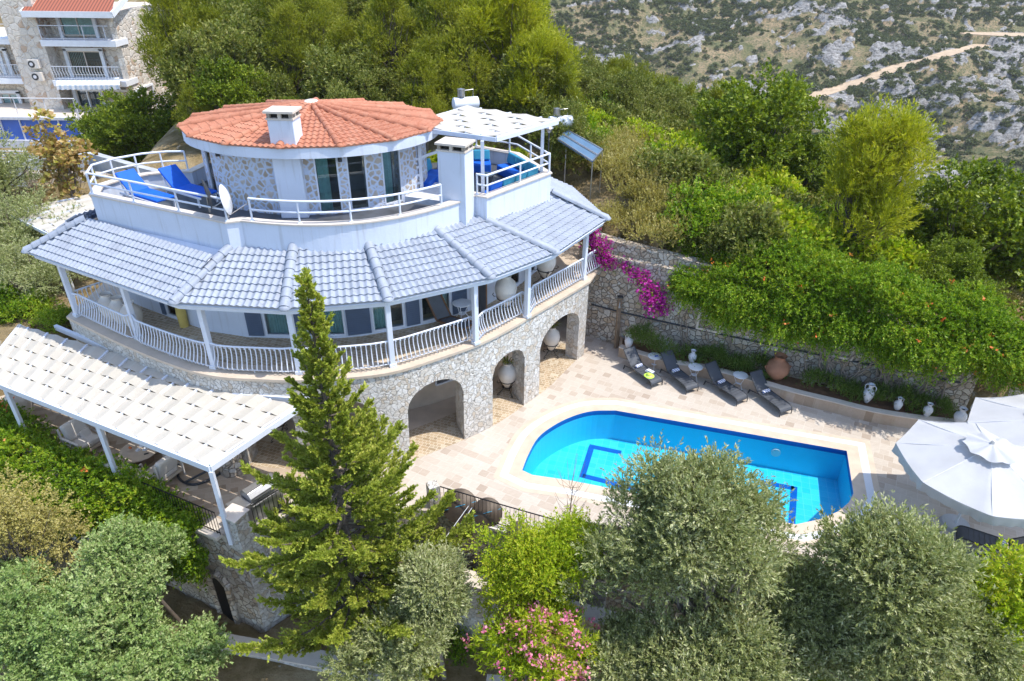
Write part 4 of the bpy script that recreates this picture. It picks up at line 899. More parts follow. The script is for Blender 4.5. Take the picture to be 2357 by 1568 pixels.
m = MB(); m.lathe([(.14, 0), (.16, .5), (.12, .9), (.15, 1.0)], (0, 0, 0), 12); o = m.build('yellow_cloth', M['yellow'], None, True, world=False); place(o, (-12.0, 21.75, BZ), 0, 1.1, 'ochre yellow cloth roll standing against the balcony wall', 'cloth')
# ---- pergolas
def woven(m, A, B, C, D, rows, cols, zup, thick=0, z=None):
    # fabric strips running from AB side to DC side, woven over and under the slats
    A, B, C, D = map(Vector, (A, B, C, D)); 
    for i in range(rows):
        u0, u1 = i / rows + .004, (i + 1) / rows - .004; v = []
        n = cols * 2
        for k in range(n + 1):
            t_ = k / n; ph = math.sin(math.pi * (t_ * cols + .5 + (i % 2))); h = zup * ph + (-.012 if k % 2 else 0)
            a_ = A.lerp(B, u0).lerp(D.lerp(C, u0), t_); b_ = A.lerp(B, u1).lerp(D.lerp(C, u1), t_); v += [(a_.x, a_.y, a_.z + h), (b_.x, b_.y, b_.z + h)]
        m.append((v, [(2 * k, 2 * k + 1, 2 * k + 3, 2 * k + 2) for k in range(n)]))
def pergola(label, corners, rows, cols, posts, zt, beam=.14, slat=.07, weave=.09, back=None, pz=None, fab=True, rail_drop=.09, slath=None):
    A, B, C, D = [Vector((*c_, zt)) for c_ in corners]    # A-B front, D-C back
    c0 = (A + C) / 2; root = empty('pergola', (c0.x, c0.y, 0), 0, label, 'pergola')
    for a, b in ((A, B), (B, C), (A, D)): m = MB(); m.beam(a - Vector((0, 0, rail_drop)), b - Vector((0, 0, rail_drop)), beam * .55, beam); m.build('beam', M['white'], root)
    if back: m = MB(); [m.beam((*back[i], zt - rail_drop), (*back[i + 1], zt - rail_drop), beam * .6, beam) for i in range(len(back) - 1)]; m.build('beam', M['white'], root)
    for k in range(cols + 1):
        t_ = min(max(k / cols, .006), .994); a = A.lerp(B, t_); b = D.lerp(C, t_); m = MB(); e = (b - a).normalized() * .0; m.beam(a + (b - a) * .01, b - (b - a) * .01, slat * .75, slath or slat * 1.1); m.build('rafter', M['white'], root)
    for p in posts: m = MB(); m.beam((p[0], p[1], p[2]), (p[0], p[1], zt - rail_drop - beam / 2), .12, .12); m.build('post', M['white'], root)
    st = []; woven(st, A, D, C, B, rows, cols, weave)
    for v, f in st: m = MB(); m.add([(x, y, z + .01) for x, y, z in v], f); m.build('canvas_strip', M['fabric'], root)
    return root
bfr = at(483, 1074, 3.0).to_2d(); bfl = Vector((-8.53, 14.83)) + (Vector((-17.13, 18.87)) - Vector((-8.53, 14.83))) * 1.12
pergola('long white pergola with woven ecru canvas strips over the patio', (tuple(bfl), (-8.55, 14.85), (-6.85, 17.75), (-19.0, 22.9)), 5, 25, [(-17.0, 18.85, .3), (-12.9, 16.95, .3), (-8.55, 14.85, -.1)], 3.0, back=[(-17.62, 22.88), (-13.25, 20.42), (-11.35, 19.4), (-9.85, 18.66), (-9.15, 18.47), (-6.62, 18.2)], beam=.2, slat=.095, weave=.038, slath=.066)
# upper terrace pergola
pergola('small white pergola with woven canvas over the upstairs lounge corner', ((-3.95, 25.35), (-.62, 23.75), (1.65, 26.45), (-1.9, 28.7)), 5, 6, [(-3.45, 25.0, FZ), (-1.1, 23.85, FZ), (1.08, 26.3, FZ)], 10.12, beam=.15, slat=.09, weave=.035, slath=.06)
c4 = [at(16, 489, 5.6), at(126, 543, 5.6), at(245, 500, 5.6), at(203, 450, 5.6)]
c4 = [(-24.9, 28.9), (-19.6, 26.2), (-15.6, 31.0), (-19.6, 33.0)]
c4 = [tuple(at(14, 488, 5.3).to_2d()), tuple(at(135, 548, 5.3).to_2d()), tuple(at(260, 515, 5.3).to_2d()), tuple(at(205, 449, 5.3).to_2d())]
pergola('white canvas pergola beside the left end of the villa', (c4[0], c4[1], c4[2], c4[3]), 5, 8, [(c4[0][0] + .2, c4[0][1], 2.6), (c4[1][0] - .3, c4[1][1] + .2, 2.6), (c4[3][0], c4[3][1] - .3, 2.6)], 5.3, beam=.14, slat=.09, weave=.035, slath=.06)
flat_poly('path_patio', [[(-17.4, 19.6), (-8.4, 15.4), (-7.3, 16.6), (-6.3, 18.2), (-9.6, 18.6), (-13.6, 20.6), (-16.4, 22.2), (-19.6, 21.8)]], .006, M['patio'], 'structure')
# ---- patio: low wall with ledge, rail, pillar
pw = empty('patio_parapet', (-12.9, 16.9, 0), 0, 'low cream topped wall along the patio edge below the vine hedge', 'wall')
m = MB(); m.wall([(-17.9, 19.35), (-17.2, 19.05)], .3, 0, .85); m.wall([(-13.4, 17.26), (-11.9, 16.56)], .35, 0, .75); m.build('wall_block', M['planter'], pw); m = MB(); m.wall([(-13.45, 17.25), (-11.85, 16.5)], .45, .75, .8); m.build('ledge', M['cap'], pw)
pc = empty('stone_pillar', (-8.35, 15.05, 0), 0, 'square stone pillar with cream slab top beside the grill', 'pillar')
Q4 = [(-8.78, 14.96), (-8.17, 14.65), (-7.91, 15.22), (-8.53, 15.48)]; m = MB(); m.prism([(-8.70, 14.98), (-8.2, 14.73), (-7.99, 15.2), (-8.50, 15.4)], -.4, .95); m.build('shaft', M['stone'], pc); m = MB(); m.prism(Q4, .95, 1.0); m.build('cap_slab', M['cap'], pc, bevel=.01)
def ironrail(line, z, label, h=.95, step=.13, curb=True):
    S = cum(line); root = empty('iron_railing', (*line[0], z), 0, label, 'railing')
    for nm, zz in (('top_rail', h), ('bottom_rail', .1)): m = MB(); [m.beam((*line[i], z + zz), (*line[i + 1], z + zz), .035, .02) for i in range(len(line) - 1)]; m.build(nm, M['darkmetal'], root)
    n = int(S[-1] / step); me = None
    for k in range(n + 1):
        p = along(line, S, S[-1] * k / n)
        if me is None: m = MB(); m.beam((0, 0, .02), (0, 0, h), .014, .014); b = m.build('bar', M['darkmetal'], root, False, False); me = b.data
        else: b = bpy.data.objects.new('bar', me); COL.objects.link(b); b.parent = root
        b.location = (p.x - line[0][0], p.y - line[0][1], 0)
    if curb: m = MB(); m.wall(offset(line, -.18), .36, z - .1, z + .015); m.build('curb', M['cap'], root)
ironrail([(-11.8, 16.42), (-8.95, 15.1)], .0, 'black iron railing between the vine hedge and the stone pillar')
ironrail([(-7.95, 15.4), (-7.2, 16.25)], .0, 'short black railing beside the steel grill')
ironrail([(-7.2, 16.25), (-4.3, 15.98)], .0, 'black railing right of the grill behind the tall conifer')
ironrail([(-2.25, 16.35), (-.1, 15.5), (1.5, 14.9)], .0, 'black railing along the pool terrace with brown discs behind it')
m = MB(); m.box((-2.5, 16.55, .25), (.35, .35, 1.2), R(25)); o = m.build('stone_post', M['stone']); tag(o, 'small stone post at the end of the pool terrace railing', 'post')
# grill
gr = empty('gas_grill', (-7.95, 16.1, 0), 0, 'stainless steel gas grill with closed hood on the patio', 'grill')
ga = math.atan2(1.0, .85); ga = R(53); Qg = Matrix.Rotation(ga, 3, 'Z'); gc = Vector((-8.05, 15.95, 0)); G = lambda x, y, z: gc + Qg @ Vector((x, y, z))
m = MB(); m.box(G(.25, 0, .45), (1.15, .6, .85), ga); m.build('cabinet', M['steel'], gr, bevel=.01)
m = MB(); m.box(G(-.55, 0, .9), (.5, .6, .05), ga); m.build('side_shelf', M['steel'], gr, bevel=.008)
m = MB(); pr = [(-.3, .9), (-.3, 1.05), (-.16, 1.2), (.12, 1.22), (.3, 1.05), (.3, .9)]; v = [G(x, y, z) for x in (-.28, .78) for y, z in pr]; n = len(pr); m.add(v, [(i, (i + 1) % n, n + (i + 1) % n, n + i) for i in range(n)] + [tuple(range(n))[::-1], tuple(range(n, 2 * n))]); hd = m.build('hood', M['steel'], gr, bevel=.012)
m = MB(); m.tube([G(-.2, -.36, 1.03), G(.7, -.36, 1.03)], .018, 8); sub(hd, 'handle', m, M['anth'], True)
for x in (-.1, .25, .6): m = MB(); m.box(G(x, -.305, .45), (.33, .012, .6), ga); m.build('door', M['steel'], gr)
# coffee table and chairs
ct = empty('coffee_table', (-13.2, 18.7, 0), 0, 'round beige coffee table with cups under the pergola', 'table')
tcx, tcy = -13.0, 18.55
m = MB(); m.lathe([(0, .42), (.62, .42), (.65, .44), (.65, .47), (0, .475)], (tcx, tcy, 0), 32); m.build('tabletop', M['cream'], ct, True); m = MB(); m.lathe([(.4, 0), (.34, .2), (.42, .42)], (tcx, tcy, 0), 20); m.build('drum_base', M['wood'], ct, True)
for i, (dx, dy) in enumerate(((.0, .22), (.2, .25), (-.02, -.02), (.2, .02))):
    m = MB(); m.lathe([(0, .0), (.085, .006), (.09, .014)], (0, 0, 0), 16); o = m.build('cup', M['whitepure'], None, True, world=False); place(o, (tcx + dx, tcy + dy, .477), 0, 1, 'white coffee cup on a saucer on the round patio table', 'cup', 'coffee cups on the patio table')
    m = MB(); m.lathe([(.02, .014), (.035, .03), (.042, .065), (.036, .06), (0, .03)], (0, 0, 0), 14); LB('bowl', m, M['whitepure'], o, True)
m = MB(); m.lathe([(0, 0), (.1, .01), (.13, .03)], (0, 0, 0), 16); o = m.build('flower_dish', M['cream'], None, True, world=False); place(o, (tcx - .32, tcy + .02, .477), 0, 1, 'small dish with an orange flower on the patio coffee table', 'dish')
m = MB(); [m.lathe([(0, .03), (.045, .05), (.03, .09), (0, .1)], (math.cos(k) * .03, math.sin(k) * .03, 0), 8) for k in range(3)]; LB('flower', m, M['orangef'], o)
m = MB(); m.box((0, 0, .005), (.14, .07, .01), .5); o = m.build('phone', M['anth'], None, world=False); place(o, (tcx + .35, tcy - .2, .477), 0, 1, 'black phone on the round patio coffee table', 'phone')
def armchair():
    root = empty('armchair'); m = MB(); m.box((0, 0, .22), (.8, .75, .08)); LB('seat_frame', m, M['cream'], root)
    m = MB(); m.box((0, 0, .36), (.66, .68, .2)); LB('seat_cushion', m, M['beige'], root, bevel=.06)
    m = MB(); m.box((0, .32, .72), (.72, .2, .6), 0, mat=Matrix.Rotation(R(-14), 3, 'X')); LB('back_cushion', m, M['beige'], root, bevel=.08)
    for s_ in (-1, 1):
        m = MB(); x = s_ * .43
        for z in (.25, .42, .6): m.beam((x, -.36, z), (x, .4, z), .03, .03)
        m.beam((x, -.36, .62), (x, .42, .62), .07, .03); m.beam((x, 0, .05), (x, 0, .6), .03, .03); LB('armrest', m, M['potcream'], root)
        for y in (-.36, .4): m = MB(); m.beam((x, y, 0), (x, y, .62 if y < 0 else .95), .045, .045); LB('leg', m, M['potcream'], root)
    m = MB(); m.box((.15, .12, .5), (.34, .12, .3), .5, mat=Matrix.Rotation(R(-30), 3, 'X')); LB('throw_cushion', m, M['beige'], root, bevel=.05); return root
AC = armchair(); place(AC, (-15.2, 19.1, 0), R(65), 1.15, 'cream armchair with fat cushions at the left of the coffee table', 'armchair', 'cream patio armchairs')
g = copytree(AC); place(g, (-13.0, 17.5, 0), R(155), 1.0, 'cream armchair with its back to the patio edge, behind the middle post', 'armchair', 'cream patio armchairs'); g = copytree(AC); place(g, (-11.8, 17.6, 0), R(-115), 1.1, 'lattice sided armchair right of the coffee table', 'armchair', 'cream patio armchairs')
# hanging chair stand: black curved base
m = MB(); cA, cB = Vector((-11.45, 18.0, .0)), Vector((-9.9, 18.3, 0)); pts = spline([Vector(p) for p in ((-11.45, 18.05, .3), (-11.3, 17.6, .06), (-10.75, 17.3, .05), (-10.3, 17.5, .05), (-9.95, 18.0, .06), (-9.9, 18.4, .35), (-10.05, 18.6, .8))], 5)
m.tube(pts, .045, 8); m.tube([(-11.0, 17.42, .05), (-10.1, 17.95, .3)], .04, 8); o = m.build('swing_chair_stand', M['anth'], None, True); tag(o, 'curved black tube stand standing empty on the patio', 'stand')
# stone pier in front of the arcade under the pergola
m = MB(); m.lathe([(.42, 0), (.38, .5), (.36, 1.4), (.38, 2.7)], (-9.65, 18.1, 0), 14); o = m.build('stone_column', M['stonewarm']); tag(o, 'thick stone column under the pergola beside the arch', 'column')
# ---- brown discs leaning behind the rail
def disc(px_, py_, s, lb):
    q_ = at(px_, py_, .3); m = MB(); m.lathe([(0, .12), (.2, .1), (.45, .02), (.5, 0), (.5, .015), (.2, .13), (0, .15)], (0, 0, 0), 28); o = m.build('shallow_dish', M['bronze'], None, True, world=False); place(o, q_, 0, s, lb, 'dish', 'brown discs behind the railing'); o.rotation_euler = (R(42), R(-12), R(20))
    m = MB(); m.tube([(-.45, .05, .03), (.0, .0, .17), (.45, -.05, .03)], .012, 5); LB('cord', m, M['teal'], o)
disc(1059, 1165, 1.12, 'large brown round disc at the railing corner, tied with a turquoise cord'); disc(1122, 1180, .95, 'brown round disc half behind the bright green shrub'); disc(1195, 1230, .8, 'small dark disc hidden in the green shrub by the railing')
m = MB(); m.tube([(-1.3, 15.95, .55), (-2.9, 14.2, -.9), (-4.4, 12.9, -2.2)], .012, 4); m.tube([(-1.2, 15.9, .5), (-2.75, 14.15, -.95), (-4.2, 12.85, -2.2)], .012, 4); o = m.build('rope', M['rope']); tag(o, 'two thin white ropes stretched down from the terrace railing', 'rope')
# ---- parasols
def parasol():
    root = empty('parasol'); n = 8; R0 = 2.36; zr, za = 2.5, 3.2
    m = MB(); NR, NS = 10, n * 8; v = []
    for i in range(NR + 1):
        t_ = .16 + .84 * i / NR
        for k in range(NS):
            a = 2 * math.pi * k / NS; f = (k % 8) / 8; cs = math.cos(math.pi / n) / math.cos((f - .5) * 2 * math.pi / n); sag = math.sin(math.pi * f) * .17 * t_
            r = R0 * t_ * (cs * .0 + (1 - (1 - cs) * 1.0)); z = za + (zr - za) * t_ ** .92 - sag * .6 + .014 * math.sin(f * 25 + i * .7); v.append((r * math.cos(a), r * math.sin(a), z))
    m.add(v, [(i * NS + k, i * NS + (k + 1) % NS, (i + 1) * NS + (k + 1) % NS, (i + 1) * NS + k) for i in range(NR) for k in range(NS)]); cn = LB('canopy', m, M['parasol'], root, True)
    m = MB(); v = []; rr = random.Random(2)
    for i in range(5):
        for k in range(NS * 2):
            a = math.pi * k / NS; f = ((k / 2) % 8) / 8; cs = math.cos(math.pi / n) / math.cos((f - .5) * 2 * math.pi / n); sag = math.sin(math.pi * f) * .06; w_ = .045 * math.sin(k * 1.7 + i * .3) * i / 4 * (1 + .6 * math.sin(k * .43)); r = R0 * cs + .005 + w_ - .03 * i / 4; v.append((r * math.cos(a), r * math.sin(a), zr - sag - i * .085))
    N2 = NS * 2; m.add(v, [(i * N2 + k, i * N2 + (k + 1) % N2, (i + 1) * N2 + (k + 1) % N2, (i + 1) * N2 + k) for i in range(4) for k in range(N2)]); g = m.build('valance', M['parasol'], None, True, world=False); g.parent = cn
    m = MB(); v = []
    for i in range(6):
        for k in range(64):
            a = 2 * math.pi * k / 64; t_ = i / 5; r = (.04 + .66 * t_) * (1 + .07 * math.sin(k * math.pi / 4 * 1.0 + 1) * t_); v.append((r * math.cos(a), r * math.sin(a), za + .12 - .17 * t_ ** .8 + .045 * math.sin(k * math.pi / 4) * t_))
    m.add(v, [(i * 64 + k, i * 64 + (k + 1) % 64, (i + 1) * 64 + (k + 1) % 64, (i + 1) * 64 + k) for i in range(5) for k in range(64)]); LB('vent_cap', m, M['parasol'], root, True)
    for k in range(n):
        a = 2 * math.pi * k / n; m = MB(); m.tube([(R0 * t_ * math.cos(a), R0 * t_ * math.sin(a), za + (zr - za) * t_ ** .92 + .004) for t_ in (.2, .4, .6, .8, 1.0)], .011, 4); g = m.build('seam', M['potwhite'], None, True, world=False); g.parent = cn
    m = MB(); m.lathe([(0, za + .24), (.05, za + .22), (.07, za + .1)], (0, 0, 0), 12); LB('finial', m, M['potcream'], root, True)
    m = MB(); m.tube([(0, 0, 0), (0, 0, za + .05)], .04, 10); LB('pole', m, M['white'], root); m = MB(); m.lathe([(0, .1), (.4, .1), (.45, 0)], (0, 0, 0), 20); LB('base', m, M['concrete'], root)
    for k in range(n):
        a = 2 * math.pi * k / n; m = MB(); m.beam((.05 * math.cos(a), .05 * math.sin(a), za - .12), (R0 * .95 * math.cos(a), R0 * .95 * math.sin(a), zr - .1), .025, .025); LB('rib', m, M['white'], root)
    return root
U = parasol(); q_ = at(2301, 1047, 3.3); place(U, (q_.x + .1, q_.y + .5, 0), R(20), 1.0, 'white octagonal parasol with ruffled vent shading the loungers', 'parasol', 'white parasols'); U2 = copytree(U); q_ = at(2440, 955, 3.3); place(U2, (q_.x, q_.y, 0), R(30), 1.0, 'white parasol behind the other, cut by the right edge of the picture', 'parasol', 'white parasols')
# ---- retaining wall, shower
rw_ = empty('retaining_wall', (10, 24.5, 0), 0, 'tall rough stone retaining wall behind the pool loungers', 'wall')
tops = [4.25, 4.2, 4.2, 4.0, 3.4, 2.6]
m = MB(); m.wall([(3.0, 28.6)] + WALLB, 1.25, -.05, [4.3] + tops, side=1); m.build('wall_face', M['stonered'], rw_)
w2 = offset(WALLB[:3], .35); m = MB(); m.wall(w2, .5, [4.26, 4.2, 4.2], [4.85, 4.75, 4.5], side=1); m.build('upper_course', M['stonered'], rw_)
m = MB(); v1 = [(x, y - .03) for x, y in WALLB[1:]]
S = cum(WALLB); m.tube([(*(along(WALLB, S, s) - Vector((.02, .05))), 1.72 + .0 * s) for s in np.linspace(.3, S[-1] - .5, 30)], .035, 6); m.build('drain_pipe', M['anth'], rw_, True)
for s in (5.1, 10.2, 12.6):
    a_, b_ = along(WALLB, S, s), along(WALLB, S, s + .95); 
    m = MB(); o_ = Vector((-.02, -.05))
    for p_ in (a_, b_): m.beam((*(p_ + o_), 1.75), (*(p_ + o_), 3.25), .1, .1)
    m.beam((*(a_ + o_), 1.8), (*(b_ + o_), 1.8), .12, .1); m.build('niche_frame', M['cap'], rw_)
sh_ = empty('outdoor_shower', (4.72, 26.6, 0), 0, 'weathered wooden shower post standing against the stone wall', 'shower')
m = MB(); m.beam((4.74, 26.62, 0), (4.70, 26.7, 2.55), .17, .14); m.build('post', M['wood'], sh_, bevel=.02); m = MB(); m.tube([(4.7, 26.6, 2.4), (4.66, 26.35, 2.42), (4.65, 26.3, 2.3)], .02, 6); m.lathe([(.06, 2.22), (.04, 2.3)], (4.65, 26.3, 0), 10); m.build('shower_head', M['steel'], sh_); m = MB(); m.box((4.7, 26.63, 2.58), (.24, .22, .05)); m.build('cap', M['anth'], sh_)
m = MB(); m.wall([(17.2, 21.6), (18.4, 22.5), (20.5, 21.2), (24, 19.5)], .45, -.2, [1.4, 1.35, 1.25, 1.1]); tag(m.build('garden_wall', M['stonered']), 'low dry stone wall at the right behind the planter plants', 'wall')
m = MB(); m.prism([(17.2, 21.9), (18.4, 22.8), (20.5, 21.5), (26, 19.5), (30, 26), (20, 26)], .2, [1.2, 1.2, 1.15, 1.0, 2.4, 2.6]); o = m.build('path_upper_bed', M['soil']); tag(o, kind='structure')
# lower garden walls with pale tops
for ln, z, lb in (([(-10.5, 14.35), (-9.2, 14.0), (-5.5, 13.35), (-4.0, 12.95)], -4.05, 'low stone wall with pale slab top at the bottom of the garden'), ([(-2.6, 15.2), (.3, 14.15), (3.5, 13.1)], -1.7, 'stone wall with pale slab top below the pool terrace railing'), ([(-.6, 12.9), (-.9, 9.5)], -3.6, 'grey topped wall running toward the viewer beside the oleander')):
    r_ = empty('garden_wall', (*ln[0], z), 0, lb, 'wall'); m = MB(); m.wall(ln, .45, z - 3, z, side=1); m.build('wall_face', M['stone'], r_); m = MB(); m.wall(offset(ln, -.06), .58, z, z + .06, side=1); m.build('cap_slab', M['cap'], r_)
# dark doorway in the terrace wall
dw = empty('cellar_door', (-9.6, 15.3, -4), 0, 'dark arched doorway in the stone wall under the patio', 'door')
a_ = Vector((-9.98, 15.64)); b_ = Vector((-9.28, 15.3)); nn = Vector((-.42, -.9)) * .07; m = MB(); pts = []
for k in range(9): t_ = k / 8; p_ = a_.lerp(b_, t_) + nn; pts.append((p_.x, p_.y, -2.5 + .35 * math.sin(math.pi * t_)))
lo = [(*(b_ + nn), -4.4), (*(a_ + nn), -4.4)]; m.add(pts + lo, [tuple(range(11))]); m.build('door_leaf', M['darkmetal'], dw)
m = MB()
for i in range(8): m.beam(Vector(pts[i]) , Vector(pts[i + 1]), .16, .16)
m.beam(pts[0], lo[1], .16, .14); m.beam(pts[8], lo[0], .16, .14); m.build('stone_surround', M['stonewarm'], dw)
m = MB(); m.lathe([(0, .0), (.1, .03), (.12, .12), (.05, .2), (0, .22)], (-10.2, 15.5, -1.95), 12); tag(m.build('wall_lantern', M['anth'], None, True), 'small round wall lantern left of the dark cellar doorway', 'lamp')
m = MB(); q_ = at(1352, 1395, -3.2); m.box((q_.x, q_.y + .3, -3.4), (1.1, .9, 1.6), R(-8)); o = m.build('utility_cabinet', M['concrete']); tag(o, 'grey utility cabinet in the shade between shrub and olive', 'cabinet')
m = MB(); m.box((q_.x, q_.y + .3, -2.57), (1.2, 1.0, .05), R(-8)); sub(o, 'lid', m, M['steel']); m = MB(); m.box((q_.x + .6, q_.y + .2, -3.2), (.08, .12, .9), R(-8)); sub(o, 'pipe', m, M['whitepure'])
# ---- terrace: blue sunbeds, sofas, dishes
def sunbed():
    root = empty('blue_sunbed'); m = MB(); m.box((.6, 0, .36), (1.25, .6, .08)); LB('seat_cushion', m, M['blue'], root, bevel=.03)
    m = MB(); a = R(42); m.box((-.3, 0, .62), (.78, .6, .08), 0, mat=Matrix.Rotation(a, 3, 'Y')); LB('backrest', m, M['blue'], root, bevel=.03)
    m = MB()
    for y in (-.31, .31): m.beam((-.55, y, .3), (1.25, y, .3), .04, .05)
    m.beam((-.3, -.28, .3), (-.45, -.28, .7), .03, .03); m.beam((-.3, .28, .3), (-.45, .28, .7), .03, .03); LB('frame', m, M['whitepure'], root)
    for x in (-.4, 1.1):
        for y in (-.3, .3): m = MB(); m.beam((x, y, 0), (x, y, .3), .045, .045); LB('leg', m, M['whitepure'], root)
    return root
SB = sunbed(); place(SB, (-12.0, 24.1, FZ + .1), R(-32), 1.2, 'blue cushioned sunbed nearest the tower room on the upper terrace', 'sunbed', 'blue sunbeds on the upper terrace')
g = copytree(SB); place(g, (-13.25, 23.5, FZ + .1), R(-32), 1.2, 'blue cushioned sunbed at the outer left corner of the upper terrace', 'sunbed', 'blue sunbeds on the upper terrace')
q_ = at(*((600 + 640 / 2.119) / 1.7378, (350 + 960 / 2.119) / 1.7378), 8.75)
def dish(loc, rz, lb, rx=R(68), s=1, col='concrete'):
    root = empty('satellite_dish', loc, rz, lb, 'satellite dish', 'satellite dishes on the terrace corner'); Qx = Matrix.Rotation(rx, 3, 'X'); m = MB(); m.lathe([(0, .0), (.2, -.02), (.4, -.08), (.5, -.135), (.51, -.125), (.4, -.06), (0, .02)], (0, 0, 0), 32); m.V = [tuple(Qx @ Vector(v) * s) for v in m.V]; LB('reflector', m, M[col], root, True)
    m = MB(); p0 = Qx @ Vector((0, -.5, -.12)) * s; p1 = Qx @ Vector((0, -.15, -.62)) * s; p1 = Qx @ Vector((0, -.25, .55)) * s; m.tube([p0, p1], .015, 6); m.box(p1, (.09, .09, .14)); LB('feed_arm', m, M['steel'], root)
    m = MB(); m.tube([(0, .12, 0), (0, .14, -.6)], .03, 8); m.tube([(0, .0, .0), (0, .14, -.1)], .03, 6); LB('mast', m, M['steel'], root)
dd = at(520, 463, 8.8); dish((-8.95, 20.75, 8.85), R(100), 'pale satellite dish facing right at the terrace parapet corner', R(80), .95, 'potwhite'); dish((-9.6, 20.95, 8.95), R(118), 'dark grey satellite dish seen from its side, left of the pale one', R(85), .95, 'anth')
# corner sofa
sf = empty('corner_sofa', (.2, 26, FZ), 0, 'blue corner sofa with teal cushions under the upper pergola', 'sofa')
for a_, b_ in (((-.8, 23.75), (1.0, 26.0)), ((.95, 26.3), (-.1, 28.2)), ((-1.0, 28.6), (-3.2, 28.4)), ((-3.5, 27.2), (-3.9, 25.4))):
    A = Vector(a_); B = Vector(b_); c_ = (A + B) / 2; rz = math.atan2(*(B - A).yx); nn = Vector(((A - B).y, (B - A).x)).normalized(); c_ = c_ + nn * .35; m = MB(); m.box((c_.x, c_.y, FZ + .2), ((B - A).length, .72, .38), rz); m.build('seat_cushion', M['blue'], sf, bevel=.05)
    n = max(2, round((B - A).length / .75))
    for k in range(n):
        p_ = A.lerp(B, (k + .5) / n) + nn * .14; m = MB(); m.box((p_.x, p_.y, FZ + .62), ((B - A).length / n - .05, .17, .42), rz, mat=Matrix.Rotation(rz, 3, 'Z') @ Matrix.Rotation(R(14), 3, 'X')); m.build('back_cushion', M['teal' if k % 2 else 'blue' if k % 3 == 0 and n > 3 else 'teal'], sf, bevel=.05)
m = MB(); m.lathe([(.22, 0), (.3, .35), (.33, .38), (.33, .41), (0, .42)], (-1.1, 26.4, FZ), 20); tag(m.build('tray_table', M['steel'], None, True), 'round pewter tray table between the blue sofas', 'table')
m = MB(); m.prism([(-4.3, 24.35), (-2.6, 23.75), (-1.7, 25.4), (-4.0, 26.3)], FZ, FZ + .22); o = m.build('timber_platform', M['potwhite']); tag(o, 'white timber platform step beneath the small pergola', 'platform')
m = MB(); 
for z in (.5, .8, 1.1, 1.4): m.beam((-4.3, 24.6, FZ + z), (-3.5, 24.95, FZ + z), .05, .09)
m.beam((-4.3, 24.6, FZ), (-4.3, 24.6, FZ + 1.45), .09, .09); m.beam((-3.5, 24.95, FZ + 1.43), (-1.9, 25.9, FZ + 1.75), .05, .1); tag(m.build('slatted_screen', M['white']), 'white slatted wooden screen at the side of the upper lounge', 'screen')
# ---- solar collector and tanks
sol = empty('solar_collector', (3.2, 32.5, 7), 0, 'tilted solar water panel on the slope behind the villa', 'solar panel')
c = [aty(1305, 299, 32.6), aty(1387, 345, 31.6), aty(1364, 371, 30.9), aty(1284, 320, 31.9)]; cm = (c[0] + c[3]) / 2, (c[1] + c[2]) / 2
for (a_, b_, c_, d_) in ((c[0], c[1], (c[1] + c[2]) / 2 + (c[1] - c[2]) * .03, (c[0] + c[3]) / 2 + (c[0] - c[3]) * .03), ((c[0] + c[3]) / 2 - (c[0] - c[3]) * .03, (c[1] + c[2]) / 2 - (c[1] - c[2]) * .03, c[2], c[3])):
    m = MB(); dn = Vector((0, 0, -.08)); m.add([a_, b_, c_, d_, a_ + dn, b_ + dn, c_ + dn, d_ + dn], [(0, 1, 2, 3), (7, 6, 5, 4), (0, 4, 5, 1), (1, 5, 6, 2), (2, 6, 7, 3), (3, 7, 4, 0)]); f = m.build('panel', M['solar'], sol)
    m = MB(); P4 = [a_, b_, c_, d_]; up_ = Vector((0, 0, .01)); [m.beam(P4[i] + up_, P4[(i + 1) % 4] + up_, .05, .05) for i in range(4)]; sub(f, 'rim', m, M['steel'])
for p_ in (c[0], c[1], c[2]): m = MB(); g_ = float(hgt(p_.x, p_.y)); m.beam(p_ - Vector((0, 0, .1)), (p_.x, p_.y, g_ - .2), .05, .05); m.build('support', M['steel'], sol)
def tank(p, lb):
    root = empty('water_tank', p, R(20), lb, 'water tank', 'solar water tanks'); m = MB(); m.tube([(-.6, 0, 0), (-.55, 0, 0), (.55, 0, 0), (.6, 0, 0)], [.15, .27, .27, .15], 16); LB('tank_body', m, M['whitepure'], root, True)
    m = MB(); m.lathe([(.17, .3), (.17, .62), (.0, .66)], (-.2, 0, 0), 14); LB('feed_drum', m, M['steel'], root, True); m = MB(); m.tube([(-.1, 0, .55), (.35, 0, .58), (.35, 0, .1)], .02, 6); LB('pipe', m, M['steel'], root)
    for x in (-.4, .4): m = MB(); m.beam((x, 0, -.2), (x, 0, -1.4), .05, .05); LB('leg', m, M['steel'], root)
tank(aty(1072, 238, 31.5), 'white water tank with a small drum above the orange roof'); tank(aty(1290, 280, 33), 'white water tank behind the right end of the small pergola')
m = MB(); q_ = aty(1264, 300, 30.5); m.tube([(q_.x, q_.y, float(hgt(q_.x, q_.y)) - .2), (q_.x, q_.y, q_.z)], .03, 8); o = m.build('garden_lamp', M['anth']); tag(o, 'slim garden lamp post behind the upper pergola', 'lamp'); m = MB(); m.lathe([(.0, .25), (.2, .1), (.12, .0), (.08, -.1)], q_, 12); sub(o, 'lamp_head', m, M['steel'])
